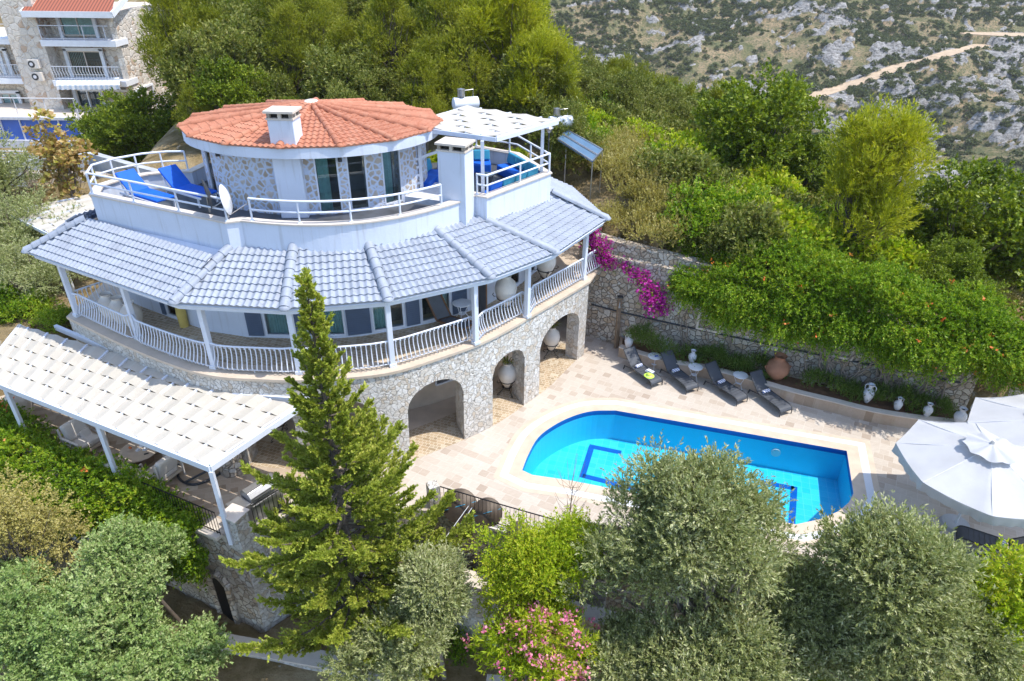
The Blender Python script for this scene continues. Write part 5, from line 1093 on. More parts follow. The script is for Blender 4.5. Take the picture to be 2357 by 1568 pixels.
# ---- neighbour building
NY_ = 56.0
def V1(x, y, Y=NY_): return aty(x / 3.6824, y / 3.6824, Y)
nb = empty('apartment_house', (-34, 58, 0), 0, 'pale stone apartment house with balconies up the slope at the left', 'building')
zr_ = V1(985, 90).z; xr = V1(985, 200).x; xl = V1(345, 200).x; z3 = V1(700, 330).z; z2 = V1(700, 665).z; zg = V1(300, 1000).z; xrr = V1(1200, 300, 62).x
def bx(nm, x0, x1, y0, y1, z0, z1, mat, par=nb, **k): m = MB(); m.box(((x0 + x1) / 2, (y0 + y1) / 2, (z0 + z1) / 2), (x1 - x0, y1 - y0, z1 - z0)); return m.build(nm, mat, par, **k)
xl2 = V1(150, 400).x
bx('wall', xl, xr, NY_ + .9, NY_ + 9, zg - 5, zr_ - .1, M['nbstone']); bx('wall', xl2 - .1, xl + .15, NY_ - .6, NY_ + 9.1, zg - 5, zr_ - .5 + 1.2, M['nbstone']); bx('wall', -62, xl2, NY_ + 1.6, NY_ + 9, zg - 5, z3 - .2, M['nbstone']); bx('wall', xr - .45, xr + .002, NY_ - .2, NY_ + 8.9, zg - 5, zr_ - .15, M['nbstone'])
for z in (z3, z2): bx('balcony_slab', xl + .16, xr + .1, NY_ - 1, NY_ + .9, z - .42, z, M['whitepure'])
for z, x1 in ((z3, xl2 + .3), (z2, xl2 + .5)): bx('balcony_slab', -62, x1 - .35, NY_ - .4, NY_ + 1.6, z - .4, z, M['whitepure'])
def nbwin(x0, y0, x1, y1, Y, bl=None, cur=.35, mull=1):
    a = V1(x0, y0, Y); b = V1(x1, y1, Y); m = MB(); zc = (a.z + b.z) / 2
    for xx in (a.x - .1, b.x + .1): m.box((xx, Y - .08, zc), (.25, .16, a.z - b.z + .3))
    m.box(((a.x + b.x) / 2, Y - .08, a.z + .12), (b.x - a.x + .45, .16, .22)); f = window((a.x, Y - .05), (b.x, Y - .05), b.z, a.z, nb, mull, 'window', cur, M['cap'], fw_=.09, blind=bl); sub(f, 'surround', m, M['whitepure'])
for (a, b, c_, d_, Y, bl, cu) in ((490, 115, 825, 305, NY_ + .85, M['curtain'], 0), (565, 430, 905, 640, NY_ + .85, None, .4), (0, 430, 110, 660, NY_ + 1.55, None, .4), (0, 790, 215, 990, NY_ + 1.55, M['curtain'], 0), (640, 760, 900, 960, NY_ + .85, None, .0)):
    q0, q1 = V1(a, b, Y), V1(c_, d_, Y)
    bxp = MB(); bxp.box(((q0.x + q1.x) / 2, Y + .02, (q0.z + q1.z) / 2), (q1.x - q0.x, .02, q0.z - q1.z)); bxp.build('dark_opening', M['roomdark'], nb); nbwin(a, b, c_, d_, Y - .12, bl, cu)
for x0, x1, y0, z in ((xl + .3, xr - .2, NY_ - .9, z2), (-60, xl2 - .2, NY_ - .3, z2), (-60, xl2 - .2, NY_ - .3, z3), (xl + .3, xr - .2, NY_ - .9, z3)):
    m = MB(); m.beam((x0, y0, z + 1.0), (x1, y0, z + 1.0), .05, .05); m.beam((x0, y0, z + .12), (x1, y0, z + .12), .04, .04)
    if z == z2:
        for x in np.arange(x0, x1, .22): m.tube([(x, y0, z + .1), (x + .05, y0 - .05, z + .4), (x - .04, y0 - .03, z + .7), (x, y0, z + 1)], .018, 4)
    else:
        for x in np.arange(x0, x1, 1.6): m.beam((x, y0, z), (x, y0, z + 1), .05, .05)
    m.build('balcony_railing', M['potwhite'], nb)
# roof
m = MB(); ex = .5; ya, yb = NY_ - 1.1, NY_ + 9; xm0, xm1 = xl - .5, xr + .45
m.add([(xm0, ya, zr_), (xm1, ya, zr_), (xm1 - .9, ya + 5, zr_ + 2.6), (xm0 + .9, ya + 5, zr_ + 2.6)], [(0, 1, 2, 3)]); m.build('roof', M['redsheet'], nb)
m = MB(); m.beam((xm0, ya, zr_ - .2), (xm1, ya, zr_ - .2), .12, .42); m.beam((xm1, ya, zr_ - .2), (xm1, ya + 4.6, zr_ + 1.5), .12, .42); m.beam((xm1, ya + 4.6, zr_ + 1.5), (xm1, ya + 9.2, zr_ - .2), .12, .42); m.beam((xm0, ya, zr_ - .2), (xm0, ya + 4.6, zr_ + 1.5), .12, .42); m.build('roof_fascia', M['whitepure'], nb)
for xx, yy, w_, d_ in (((230, 505), 0, 0, 0), ((262, 612), 0, 0, 0)):
    a = V1(xx[0], xx[1], NY_ - .9); b = V1(xx[0] + 115, xx[1] + 75, NY_ - .9); m = MB(); m.box(((a.x + b.x) / 2, NY_ - .85, (a.z + b.z) / 2), (b.x - a.x, .4, a.z - b.z)); f = m.build('air_conditioner', M['potcream'], nb, bevel=.02)
    m = MB(); m.tube([(a.x + .38 * (b.x - a.x), NY_ - 1.06, (a.z + b.z) / 2), (a.x + .38 * (b.x - a.x), NY_ - 1.08, (a.z + b.z) / 2)], (a.z - b.z) * .4, 20); sub(f, 'fan_grille', m, M['anth']); m = MB(); m.tube([(a.x + .38 * (b.x - a.x), NY_ - 1.08, (a.z + b.z) / 2), (a.x + .38 * (b.x - a.x), NY_ - 1.1, (a.z + b.z) / 2)], .13, 12); sub(f, 'fan_hub', m, M['potwhite'])
a, b = V1(485, 657, NY_ - .3), V1(1010, 657, NY_ - .3); c_, d_ = V1(475, 725, NY_ - 2.0), V1(1015, 722, NY_ - 2.0); m = MB(); N = 24
m.add([a, b, d_, c_], [(3, 2, 1, 0)]); v = [tuple(c_.lerp(d_, k / N) + Vector((0, -.02 + .03 * math.sin(k * 2), -(.28 if k % 2 else .34) * j))) for k in range(N + 1) for j in (0, 1)]; m.add(v, [(2 * k, 2 * k + 2, 2 * k + 3, 2 * k + 1) for k in range(N)]); m.build('striped_awning', M['awning'], nb)
y_ = NY_ - 4; a = V1(0, 1010, y_); b = V1(660, 1010, y_); zb = V1(0, 1180, y_).z
M['poolglass'] = plain('blue_pool_glass', (.06, .14, .48), .15, var=.4, nscale=.25)
m = MB(); m.box(((-62 + b.x) / 2, y_, (a.z + zb) / 2), (b.x + 62, .1, a.z - zb)); f = m.build('pool_glass_wall', M['poolglass'], nb); m = MB(); m.box(((-62 + b.x) / 2, y_ - .05, a.z + .1), (b.x + 62, .35, .2)); m.box(((-62 + b.x) / 2, y_ - .05, zb - .35), (b.x + 62.4, .5, .7))
for x in np.arange(b.x, -62, -1.45): m.box((x, y_ - .1, (a.z + zb) / 2), (.08, .1, a.z - zb))
sub(f, 'mullion_frame', m, M['potwhite']); bx('pool_terrace', -62, b.x, y_ + .1, NY_ + 1.5, a.z - .2, a.z + .05, M['cap'])
m = MB(); m.tube([(-62, y_ + .1, a.z + 1.5), (b.x + .1, y_ + .1, a.z + 1.5), (b.x + .1, y_ + .1, a.z)], .04, 6); [m.tube([(x, y_ + .1, a.z), (x, y_ + .1, a.z + 1.5)], .035, 6) for x in np.arange(b.x, -60, -2.2)]; m.build('guard_rail', M['potwhite'], nb)
bx('base_wall', -62, b.x - .3, y_ + .2, y_ + 1, -6, zb - .3, M['nbstone'])
q = V1(1120, 740, 57.5); m = MB(); m.box((q.x - 1.2, 57.5, q.z), (4.4, 3, .15)); [m.beam((q.x + sx, 57.5 + sy, 0), (q.x + sx, 57.5 + sy, q.z), .1, .1) for sx in (-3, 1) for sy in (-1.3, 1.3)]; tag(m.build('carport_roof', M['whitepure']), 'small white flat canopy right of the apartment house', 'canopy')
# fences and concrete walls at the left
fy_ = 44.0; a = V1(0, 1265, fy_); b = V1(520, 1240, fy_); zb = V1(0, 1375, fy_).z; fr_ = empty('louvre_fence', (b.x, fy_, 0), 0, 'white horizontal louvre fence below the neighbouring pool', 'fence'); m = MB()
for z in np.arange(zb - .4, a.z, .16): m.beam((-50, fy_, z), (b.x, fy_, z), .1, .05)
m.build('slat_panel', M['potwhite'], fr_); [MB().beam((x, fy_ - .08, zb - 1.5), (x, fy_ - .08, a.z + .05), .09, .09).build('post', M['whitepure'], fr_) for x in np.arange(b.x, -49, -2.1)]
A0 = aty(-60, 382, 35); A1 = aty(205.5, 353.7, 37.5); A2 = aty(300, 381, 33.5); A3 = aty(420, 412, 32.0)
m = MB(); m.wall([(A0.x, A0.y), (A1.x, A1.y), (A2.x, A2.y), (A3.x, A3.y)], .35, 3.2, [A0.z, A1.z, A2.z, A3.z]); tag(m.build('concrete_wall', M['concrete']), 'board marked grey concrete wall behind the yellowing young tree', 'wall')
B0 = aty(64, 392, 34.2); B1 = aty(215, 403, 35.6); B2 = aty(330, 420, 32.4); m = MB(); m.wall([(B0.x, B0.y - .4), (B1.x, B1.y), (B2.x, B2.y)], .5, 1.5, [B0.z, B1.z, B2.z]); tag(m.build('rubble_wall', M['stonewarm']), 'rough rubble stone wall under the concrete wall at the left', 'wall')
# ------------------------------------------------------------------ foliage
def unit(a): return a / np.maximum(np.linalg.norm(a, axis=-1, keepdims=True), 1e-9)
def twig_leaves(S, D, Ln, n, ll, lw, spread, rng, droop=0., upb=.8, flat=0):
    Mn = len(S); t_ = rng.uniform(.12, 1, (Mn, n, 1)); D_ = D[:, None, :]; pos = S[:, None, :] + D_ * t_ * Ln[:, None, None]; pos[..., 2] -= droop * (t_[..., 0] ** 2) * Ln[:, None]
    r = rng.normal(size=(Mn, n, 3)); 
    if flat: r[..., 2] *= (1 - flat)
    r = r - (r * D_).sum(-1, keepdims=True) * D_; r = unit(r); A = spread * rng.uniform(.6, 1.3, (Mn, n, 1))
    ld = unit(D_ * np.cos(A) + r * np.sin(A)); nv = unit(np.array([0, 0, upb]) + rng.normal(size=(Mn, n, 3)) * .55); sd_ = unit(np.cross(ld, nv))
    sz = rng.uniform(.7, 1.3, (Mn, n, 1)); l_ = ll * sz; w_ = lw * sz * .5
    V = np.stack([pos, pos + ld * l_ * .45 + sd_ * w_, pos + ld * l_, pos + ld * l_ * .45 - sd_ * w_], 2).reshape(-1, 3)
    return V
def leafmesh(name, Vs, mat):
    V = np.concatenate(Vs) if isinstance(Vs, list) else Vs; F = np.arange(len(V), dtype=np.int32).reshape(-1, 4); return np_mesh(name, V, F, mat)
def ball(rng, n, up=0.): v = rng.normal(size=(n, 3)); v[:, 2] += up; return unit(v)
def clump_leaves(C, rng, tw, n, tl, ll, lw, spread=.8, up=.35, droop=0., inner=.35, upb=.8, flat=0):
    out = []
    C = np.asarray(C); k = np.repeat(np.arange(len(C)), tw); u = ball(rng, len(k), .15); r = C[k, 3] * rng.uniform(inner, .85, len(k))
    sq = np.array([1, 1, .8]); S = C[k, :3] + u * r[:, None] * sq; D = unit(u + np.array([0, 0, up]) + rng.normal(size=u.shape) * .3); Ln = tl * rng.uniform(.6, 1.3, len(k))
    return twig_leaves(S, D, Ln, n, ll, lw, spread, rng, droop, upb, flat)
def limbs(m, base, top, C, r0, rng, bend=.25, every=1, seg=5):
    base = Vector(base); top = Vector(top); mid = base.lerp(top, .5) + Vector(rng.normal(size=3) * .08) * (top - base).length; m.tube([base, mid, top], [r0 * 1.15, r0 * .9, r0 * .7], 8)
    for c_ in C[::every]:
        c_ = Vector(c_[:3]); b = top.lerp(base, rng.uniform(0, .35)); md = b.lerp(c_, .5) + Vector((rng.normal() * .2, rng.normal() * .2, -bend * .5)) * (c_ - b).length * .4; m.tube([b, md, c_], [r0 * .5, r0 * .3, r0 * .1], seg, cap=False)
def clumps(rng, K, rx, ry, rz, r, shell=.6, low=-.6, lobes=0):
    if lobes:
        out = []; LO = clumps(rng, lobes, rx * .62, ry * .6, rz * .62, 1, .55, -.7)
        for q in LO:
            f = rng.uniform(.38, .6); cc_ = clumps(rng, max(3, K // lobes), rx * f, ry * f, rz * f * 1.1, r * .8, .5, -.7); cc_[:, :3] += q[:3]; out.append(cc_)
        return np.concatenate(out)
    C = []
    while len(C) < K:
        v = rng.normal(size=3); v /= np.linalg.norm(v)
        if v[2] < low: continue
        f = rng.uniform(shell, 1) if rng.random() < .8 else rng.uniform(.1, shell); C.append([v[0] * rx * f, v[1] * ry * f, v[2] * rz * f, r * rng.uniform(.7, 1.3)])
    return np.array(C)
def tree(name, label, cat, kind, ctr, rad, base_z=None, seed=0, K=26, cr=None, tw=60, n=14, tl=.4, ll=.08, lw=.025, leaf='maquis', bark='bark', group=None, up=.35, spread=.8, r0=.12, low=-.55, trunk=True, base=None, droop=0., shell=.6, extra=None, inner=.35, lobes=0, taper=0):
    rng = np.random.default_rng(seed); rx, ry, rz = rad if hasattr(rad, '__len__') else (rad, rad, rad * .8); cr = cr or rx * .38
    C = clumps(rng, K, rx, ry, rz, cr, shell, low, lobes); tp_ = 1 - taper * np.clip(C[:, 2] / rz, -.4, 1); C[:, 0] *= tp_; C[:, 1] *= tp_; C[:, 3] *= np.clip(tp_, .6, 1); bz = base_z if base_z is not None else float(hgt(ctr[0], ctr[1])); bx_, by_ = base if base else (ctr[0], ctr[1])
    root = empty(name, (bx_, by_, bz), 0, label, cat, group); off = np.array([ctr[0] - bx_, ctr[1] - by_, ctr[2] - bz])
    C[:, :3] += off
    V = clump_leaves(C, rng, tw, n, tl, ll, lw, spread, up, droop, inner=inner)
    link('crown' if trunk else 'foliage', leafmesh('crown', V, L[leaf]), root)
    if trunk:
        m = MB(); limbs(m, (0, 0, -.3), tuple(off * np.array([.7, .7, 1]) - np.array([0, 0, rz * .5])), C, r0, rng); LB('trunk', m, M[bark], root, True)
    if extra: extra(root, C, rng)
    return root
def blossoms(mat, count, size, sel=None, nm='blossoms', clus=10, up=.6):
    def f(root, C, rng):
        k = rng.integers(0, len(C), count); u = ball(rng, count, up); P = C[k, :3] + u * (C[k, 3] * rng.uniform(1.25, 1.7, count))[:, None]
        P = np.repeat(P, clus, 0) + rng.normal(size=(count * clus, 3)) * size * .9; V = twig_leaves(P, unit(rng.normal(size=P.shape) + [0, 0, .5]), np.full(len(P), size * .3), 1, size, size * .95, .5, rng); link(nm, leafmesh(nm, V, M[mat]), root)
    return f
A_ = lambda px_, py_, Y: tuple(aty(px_, py_, Y))
# ---- foreground trees
tree('olive_tree', 'large grey green olive tree in front of the middle of the pool', 'tree', 'olive', A_(1645, 1250, 13.4), (3.35, 2.20, 3.29), seed=1, taper=.42, K=115, lobes=13, cr=.72, tw=90, n=17, tl=.62, ll=.11, lw=.034, leaf='olive', bark='barklight', up=.75, spread=.65, base=(5.4, 12.6), r0=.16)
tree('olive_tree', 'grey green olive tree in front of the right end of the pool', 'tree', 'olive', A_(2045, 1355, 12.4), (2.35, 1.9, 2.6), seed=2, taper=.5, K=95, lobes=11, cr=.68, tw=90, n=17, tl=.62, ll=.11, lw=.034, leaf='olive', bark='barklight', up=.75, spread=.65, r0=.15)
tree('olive_tree', 'dense olive crown at the bottom edge below the pool', 'tree', 'olive', A_(1660, 1530, 11.6), (3.12, 1.92, 1.92), seed=3, K=75, lobes=9, cr=.68, tw=90, n=16, tl=.6, ll=.11, lw=.034, leaf='olive', bark='barklight', up=.6, spread=.7, r0=.15)
tree('olive_tree', 'olive tree at the bottom right corner beside the white and pink oleander', 'tree', 'olive', A_(2080, 1545, 11.2), (2.50, 1.75, 1.75), seed=4, K=60, lobes=8, cr=.66, tw=90, n=16, tl=.6, ll=.11, lw=.034, leaf='olive', bark='barklight', up=.6, spread=.7, r0=.14)
tree('olive_tree', 'grey green olive filling the gap between the two large pool olives', 'tree', 'olive', A_(1850, 1440, 12.6), (1.7, 1.2, 1.5), seed=16, K=60, lobes=8, cr=.6, tw=105, n=15, tl=.48, ll=.11, lw=.034, leaf='olive', bark='barklight', up=.7, spread=.7, r0=.12)
tree('olive_tree', 'olive tree low between the utility cabinet and the bottom edge', 'tree', 'olive', A_(1455, 1520, 11.9), (1.3, 1.0, 1.0), seed=17, K=40, lobes=6, cr=.55, tw=100, n=15, tl=.48, ll=.11, lw=.034, leaf='olive', bark='barklight', up=.7, spread=.7, r0=.1)
tree('olive_tree', 'olive tree right of the large pool olives beside the glossy shrub', 'tree', 'olive', A_(2225, 1535, 11.6), (1.2, .9, 1.2), seed=18, K=40, lobes=6, cr=.55, tw=100, n=15, tl=.48, ll=.11, lw=.034, leaf='olive', bark='barklight', up=.7, spread=.7, r0=.1)
tree('wild_olive_tree', 'grey green tree at the left edge above the corner tree', 'tree', 'wo', A_(50, 1375, 13.6), (1.5, 1.0, 1.0), seed=19, K=44, lobes=7, cr=.5, tw=90, n=14, tl=.36, ll=.1, lw=.045, leaf='wildolive', up=.6, spread=.9, r0=.1)
tree('wild_olive_tree', 'loose grey green tree at the bottom edge left of the slab topped wall', 'tree', 'wo', A_(410, 1520, 12.2), (1.35, 1.0, 1.1), seed=22, K=44, lobes=7, cr=.5, tw=80, n=14, tl=.42, ll=.1, lw=.045, leaf='wildolive', up=.7, spread=.9, r0=.06)
tree('dark_shrub', 'dark leafy shrub in the deep shade under the pool olives', 'shrub', 'ds', A_(1800, 1540, 12.9), (1.6, .8, .8), seed=20, K=22, cr=.5, tw=60, n=12, tl=.3, ll=.09, lw=.045, leaf='vine', up=.4, r0=.05)
tree('olive_tree', 'slim pale olive tree between the conifer and the bright green shrub', 'tree', 'olive', A_(1010, 1350, 13.3), (1.25, 1.12, 1.88), seed=5, K=44, lobes=8, cr=.46, tw=120, n=15, tl=.42, ll=.095, lw=.03, leaf='olive', bark='barklight', up=.6, spread=.7, r0=.08)
tree('olive_tree', 'low pale olive tree at the bottom edge right of the slab topped wall', 'tree', 'olive', A_(930, 1510, 12.2), (1.82, 1.30, 1.17), seed=6, K=36, lobes=6, cr=.5, tw=120, n=15, tl=.42, ll=.095, lw=.03, leaf='olive', bark='barklight', up=.6, spread=.7, r0=.08)
tree('wild_olive_tree', 'big grey green broad leaved tree at the bottom left corner', 'tree', 'wo', A_(190, 1455, 12.6), (3.20, 2.05, 2.56), seed=7, K=110, lobes=13, cr=.64, tw=105, n=15, tl=.36, ll=.095, lw=.042, leaf='wildolive', up=.6, spread=.9, r0=.08)
tree('wild_olive_tree', 'grey green tree just below the vine hedge and left of the cellar door', 'tree', 'wo', A_(320, 1300, 13.8), (1.62, 1.25, 1.69), seed=8, K=48, lobes=8, cr=.52, tw=100, n=14, tl=.36, ll=.095, lw=.042, leaf='wildolive', up=.6, spread=.9, r0=.07)
tree('dry_shrub', 'large dry yellow brown shrub at the left edge below the vine hedge', 'shrub', 'dry', A_(40, 1230, 14.6), (1.87, 1.32, 1.76), seed=9, K=28, cr=.6, tw=90, n=12, tl=.4, ll=.07, lw=.035, leaf='dry', up=.4, spread=1.0, r0=.08)
tree('pomegranate_shrub', 'bright yellow green shrub in front of the pool terrace railing', 'shrub', 'pom', A_(1265, 1300, 13.7), (2.01, 1.42, 2.06), seed=10, K=70, lobes=11, cr=.42, tw=95, n=14, tl=.45, ll=.07, lw=.034, leaf='lime', up=.8, spread=.8, r0=.07, shell=.5)
tree('pomegranate_shrub', 'lower part of bright green shrub above the pink oleander', 'shrub', 'pom', A_(1215, 1400, 13.2), (1.30, 1.04, 0.78), seed=11, K=16, cr=.45, tw=90, n=13, tl=.4, ll=.07, lw=.034, leaf='lime', up=.7, spread=.8, r0=.05, shell=.5)
tree('oleander', 'oleander with clusters of pink flowers at the bottom centre', 'shrub', 'ole', A_(1235, 1500, 11.9), (1.38, 1.03, 0.98), seed=12, K=20, cr=.5, tw=70, n=11, tl=.35, ll=.16, lw=.03, leaf='lime', up=.8, spread=.7, r0=.04, extra=blossoms('pink', 150, .075, clus=14))
tree('oleander', 'oleander with pink flowers at the bottom right corner', 'shrub', 'ole', A_(2310, 1555, 11.3), (1.08, 0.84, 0.72), seed=13, K=12, cr=.45, tw=70, n=11, tl=.35, ll=.16, lw=.03, leaf='lime', up=.8, spread=.7, r0=.04, extra=blossoms('pink', 60, .075, clus=14))
tree('laurel_shrub', 'glossy bright green shrub at the right edge below the parasol', 'shrub', 'lau', A_(2330, 1390, 12.2), (1.35, 1.0, 1.25), seed=14, K=28, cr=.5, tw=100, n=13, tl=.3, ll=.09, lw=.045, leaf='lime', up=.7, spread=.8, r0=.06)
tree('dark_shrub', 'dark green shrub in the shade at the foot of the lower wall', 'shrub', 'ds', A_(1060, 1495, 14.6), (1.0, .8, .9), seed=15, K=12, cr=.5, tw=80, n=12, tl=.3, ll=.08, lw=.04, leaf='vine', up=.4, r0=.05)
# thin bare sapling by the pool edge
m = MB(); rr = random.Random(8); b = aty(1310, 1190, 15.2); m.tube([(b.x, b.y, -1.5), (b.x, b.y, .6), (b.x + .05, b.y, 2.1)], [.03, .022, .012], 6); 
for k in range(26): z = .3 + rr.random() * 1.8; a = rr.uniform(0, 6.28); l_ = .5 + rr.random() * .4; m.tube([(b.x, b.y, z), (b.x + l_ * .5 * math.cos(a), b.y + l_ * .5 * math.sin(a), z + .3), (b.x + l_ * .8 * math.cos(a), b.y + l_ * .8 * math.sin(a), z + .75)], [.008, .006, .003], 4)
tag(m.build('bare_sapling', M['wood'], None, True), 'thin leafless sapling at the near left edge of the pool', 'tree')
# ---- hero conifer
def conifer(name, label, base, H, prof_, leaf, seed, nb=110, tw=34, n=16, ll=.06, lw=.028, r0=.15, droopk=.35, bark='bark', lean=(0, 0), flat=.5, h0=.12, jit=.25):
    rng = np.random.default_rng(seed); root = empty(name, base, 0, label, 'tree'); m = MB(); hs = np.linspace(0, 1, 12)
    ax = lambda f: Vector((lean[0] * f * H, lean[1] * f * H, f * H))
    m.tube([ax(h) + Vector((0, 0, -.3 if h == 0 else 0)) for h in hs], [r0 * (1 - h) ** .8 + .01 for h in hs], 8)
    Vs = []; 
    for i in range(nb):
        f = h0 + (1 - h0) * ((i + rng.random() * .6) / nb) ** .92; a = i * 2.39996 + rng.normal() * .3; Lb = prof_(f) * (1 + jit * rng.normal()); Lb = max(.12, Lb)
        rise = .18 + .9 * f ** 2; p0 = ax(f); hd = np.array([math.cos(a), math.sin(a), 0]); N = 5; pts = []
        for j in range(N + 1):
            t_ = j / N; pts.append(np.array(p0) + hd * Lb * t_ + np.array([0, 0, Lb * (rise * t_ - droopk * t_ * (1 - t_) * 1.6 + .12 * t_ ** 3)]))
        pts = np.array(pts); m.tube([Vector(q) for q in pts], np.linspace(.012 + .02 * Lb, .005, N + 1), 5, cap=False)
        k = max(6, int(tw * Lb)); t_ = rng.uniform(.12, 1, k) ** .8; ii = np.minimum((t_ * N).astype(int), N - 1); fr = (t_ * N - ii)[:, None]; S = pts[ii] * (1 - fr) + pts[ii + 1] * fr; dv = unit(pts[ii + 1] - pts[ii]); side = np.cross(dv, [0, 0, 1]) * rng.choice([-1, 1], k)[:, None]
        D = unit(dv * .9 + side * rng.uniform(.2, 1.1, (k, 1)) + np.array([0, 0, 1]) * rng.normal(.22, .3, (k, 1))); Ln = (.16 + .16 * Lb * (1.15 - t_)) * rng.uniform(.6, 1.3, k); Vs.append(twig_leaves(S, D, Ln, n, ll, lw, .6, rng, upb=1.0, flat=flat))
    LB('trunk', m, M[bark], root, True); link('crown', leafmesh('crown', Vs, L[leaf]), root); return root
def pf(f):
    return float(np.interp(f, [0, .12, .3, .45, .56, .64, .75, .84, .93, 1], [2.2, 2.5, 2.4, 1.95, 1.25, .9, .56, .36, .2, .05]))
conifer('cypress_tree', 'tall shaggy conifer with a pointed tip standing in front of the villa', (-4.75, 14.15, -4.3), 13.45, pf, 'cypress', 21, nb=240, tw=46, n=24, ll=.085, lw=.042, jit=.35)
# ---- climbing plants as leaf sheets over a cross-section
def vinesheet(name, label, cat, fn, N, n, leaf, seed, tl=.35, ll=.09, lw=.04, extra=None, loc=(0, 0, 0), spread=.8, droop=.3, thick=.35):
    rng = np.random.default_rng(seed); u, v = rng.random(N), rng.random(N); P, Nn = fn(u, v, rng); P = P + Nn * (rng.uniform(-thick, .1, N))[:, None] + rng.normal(size=P.shape) * .08
    D = unit(Nn + np.array([0, 0, .2]) + rng.normal(size=P.shape) * .45); root = empty(name, loc, 0, label, cat); V = twig_leaves(P, D, tl * rng.uniform(.5, 1.5, N), n, ll, lw, spread, rng, droop); V = V - np.array(loc)
    link('foliage', leafmesh('foliage', V, L[leaf]), root)
    if extra: extra(root, P - np.array(loc), Nn, rng)
    return root
def flow(mat, count, size, nm='blossoms', sel=None, clus=5):
    def f(root, P, Nn, rng):
        k = rng.choice(len(P), count) if sel is None else rng.choice(np.nonzero(sel(P))[0], count); Q = np.repeat(P[k] + Nn[k] * .3, clus, 0) + rng.normal(size=(count * clus, 3)) * size * .6
        link(nm, leafmesh(nm, twig_leaves(Q, unit(Nn[k].repeat(clus, 0) + rng.normal(size=Q.shape) * .5), np.full(len(Q), .02), 1, size, size * .8, .5, rng), M[mat]), root)
    return f
SW = cum(WALLB)
def secfn(line, s0, s1, sec, bump=.35, seedn=1):
    S = cum(line); sec = [(np.array(a)) for a in sec]
    def fn(u, v, rng):
        s = s0 + (s1 - s0) * u; pts = np.array([tuple(along(line, S, q)) for q in np.linspace(s0, s1, 80)]); x = np.interp(s, np.linspace(s0, s1, 80), pts[:, 0]); y = np.interp(s, np.linspace(s0, s1, 80), pts[:, 1])
        tx = np.gradient(pts[:, 0]); ty = np.gradient(pts[:, 1]); l_ = np.hypot(tx, ty); nx = np.interp(s, np.linspace(s0, s1, 80), -ty / l_); ny = np.interp(s, np.linspace(s0, s1, 80), tx / l_)
        # cross-section interpolated along u between given sections: sec = list of (u, [(d,z)...])
        us = [q[0] for q in SEC]; K = len(SEC[0][1]); vv = np.linspace(0, 1, K)
        d = np.zeros_like(u); z = np.zeros_like(u); dd_ = np.zeros_like(u); dz = np.zeros_like(u)
        for arr, idx in ((d, 0), (z, 1)):
            tab = np.array([np.interp(np.linspace(0, 1, 41), vv, [p[idx] for p in q[1]]) for q in SEC]); ui = np.interp(u, us, np.arange(len(us))); i0 = np.minimum(ui.astype(int), len(us) - 2); f = ui - i0; vi = v * 40; j0 = np.minimum(vi.astype(int), 39); g = vi - j0
            arr[:] = (tab[i0, j0] * (1 - g) + tab[i0, j0 + 1] * g) * (1 - f) + (tab[i0 + 1, j0] * (1 - g) + tab[i0 + 1, j0 + 1] * g) * f
            der = (tab[i0, j0 + 1] - tab[i0, j0]) * (1 - f) + (tab[i0 + 1, j0 + 1] - tab[i0 + 1, j0]) * f
            (dd_ if idx == 0 else dz)[:] = der
        Ld = np.hypot(dd_, dz) + 1e-9; nd, nz = -dz / Ld, dd_ / Ld
        b = (fbm(s * 1.0, v * 6 + 3, 1.5, 3, seedn) - .5) * 3.6 * bump + (fbm(s, v * 6, 3.2, 2, seedn + 50) - .5) * 2.4 * bump; lump = d + nd * b; z = z + nz * b
        P = np.stack([x + nx * lump, y + ny * lump, z], -1); Nn = np.stack([nx * nd, ny * nd, nz], -1); return P, Nn
    SEC = sec_list[0]
    return fn
sec_list = [[(0, [(-.15, 3.7), (-.35, 3.9), (-.1, 4.4), (.6, 4.8), (1.5, 4.7)]), (.12, [(-.15, 3.1), (-.55, 3.6), (-.5, 4.4), (.6, 5.0), (1.9, 5.0)]), (.3, [(-.15, 2.3), (-.6, 3.0), (-.6, 4.3), (.4, 4.9), (2.0, 5.1)]), (.5, [(-.2, 3.0), (-.7, 3.4), (-.7, 4.2), (.2, 4.7), (2.0, 4.9)]), (.8, [(-.2, 2.7), (-.8, 3.1), (-.8, 3.9), (0.1, 4.5), (2.0, 4.6)]), (1, [(-.2, 2.2), (-.8, 2.6), (-.8, 3.3), (.2, 4.2), (2.8, 4.6)])]]
WL2 = WALLB + [(20.0, 20.6), (21.5, 20.4)]
SW2 = cum(WL2)
fnW = secfn(WL2, 3.9, SW2[-1] - .8, [], .62, 5)
vine = vinesheet('trumpet_vine', 'huge green trumpet vine spilling over the retaining wall with orange flowers', 'climbing plant', fnW, 22000, 15, 'vine', 31, tl=.42, ll=.1, lw=.04, loc=(10, 25, .4), extra=flow('orangeb', 110, .1, clus=5), droop=.45, thick=.8)
rng = np.random.default_rng(3)
for k in range(26):
    x0 = rng.uniform(12.0, 16.4); s0 = s_at_x(WALLB, SW, x0) + .0; pts = []; s = s0; z = .35; dr = rng.choice([-1, 1])
    for j in range(9): p = along(WALLB, SW, s); pts.append((p.x - .05 - .12 * rng.random(), p.y - .12 - .18 * rng.random(), z)); s += dr * rng.uniform(-.05, .38); z += rng.uniform(.2, .4)
    m = MB(); m.tube(spline([Vector(p) for p in pts], 2), np.linspace(.055, .02, 17), 6, cap=False); m.build('vine_stem', M['barklight'], vine, True)
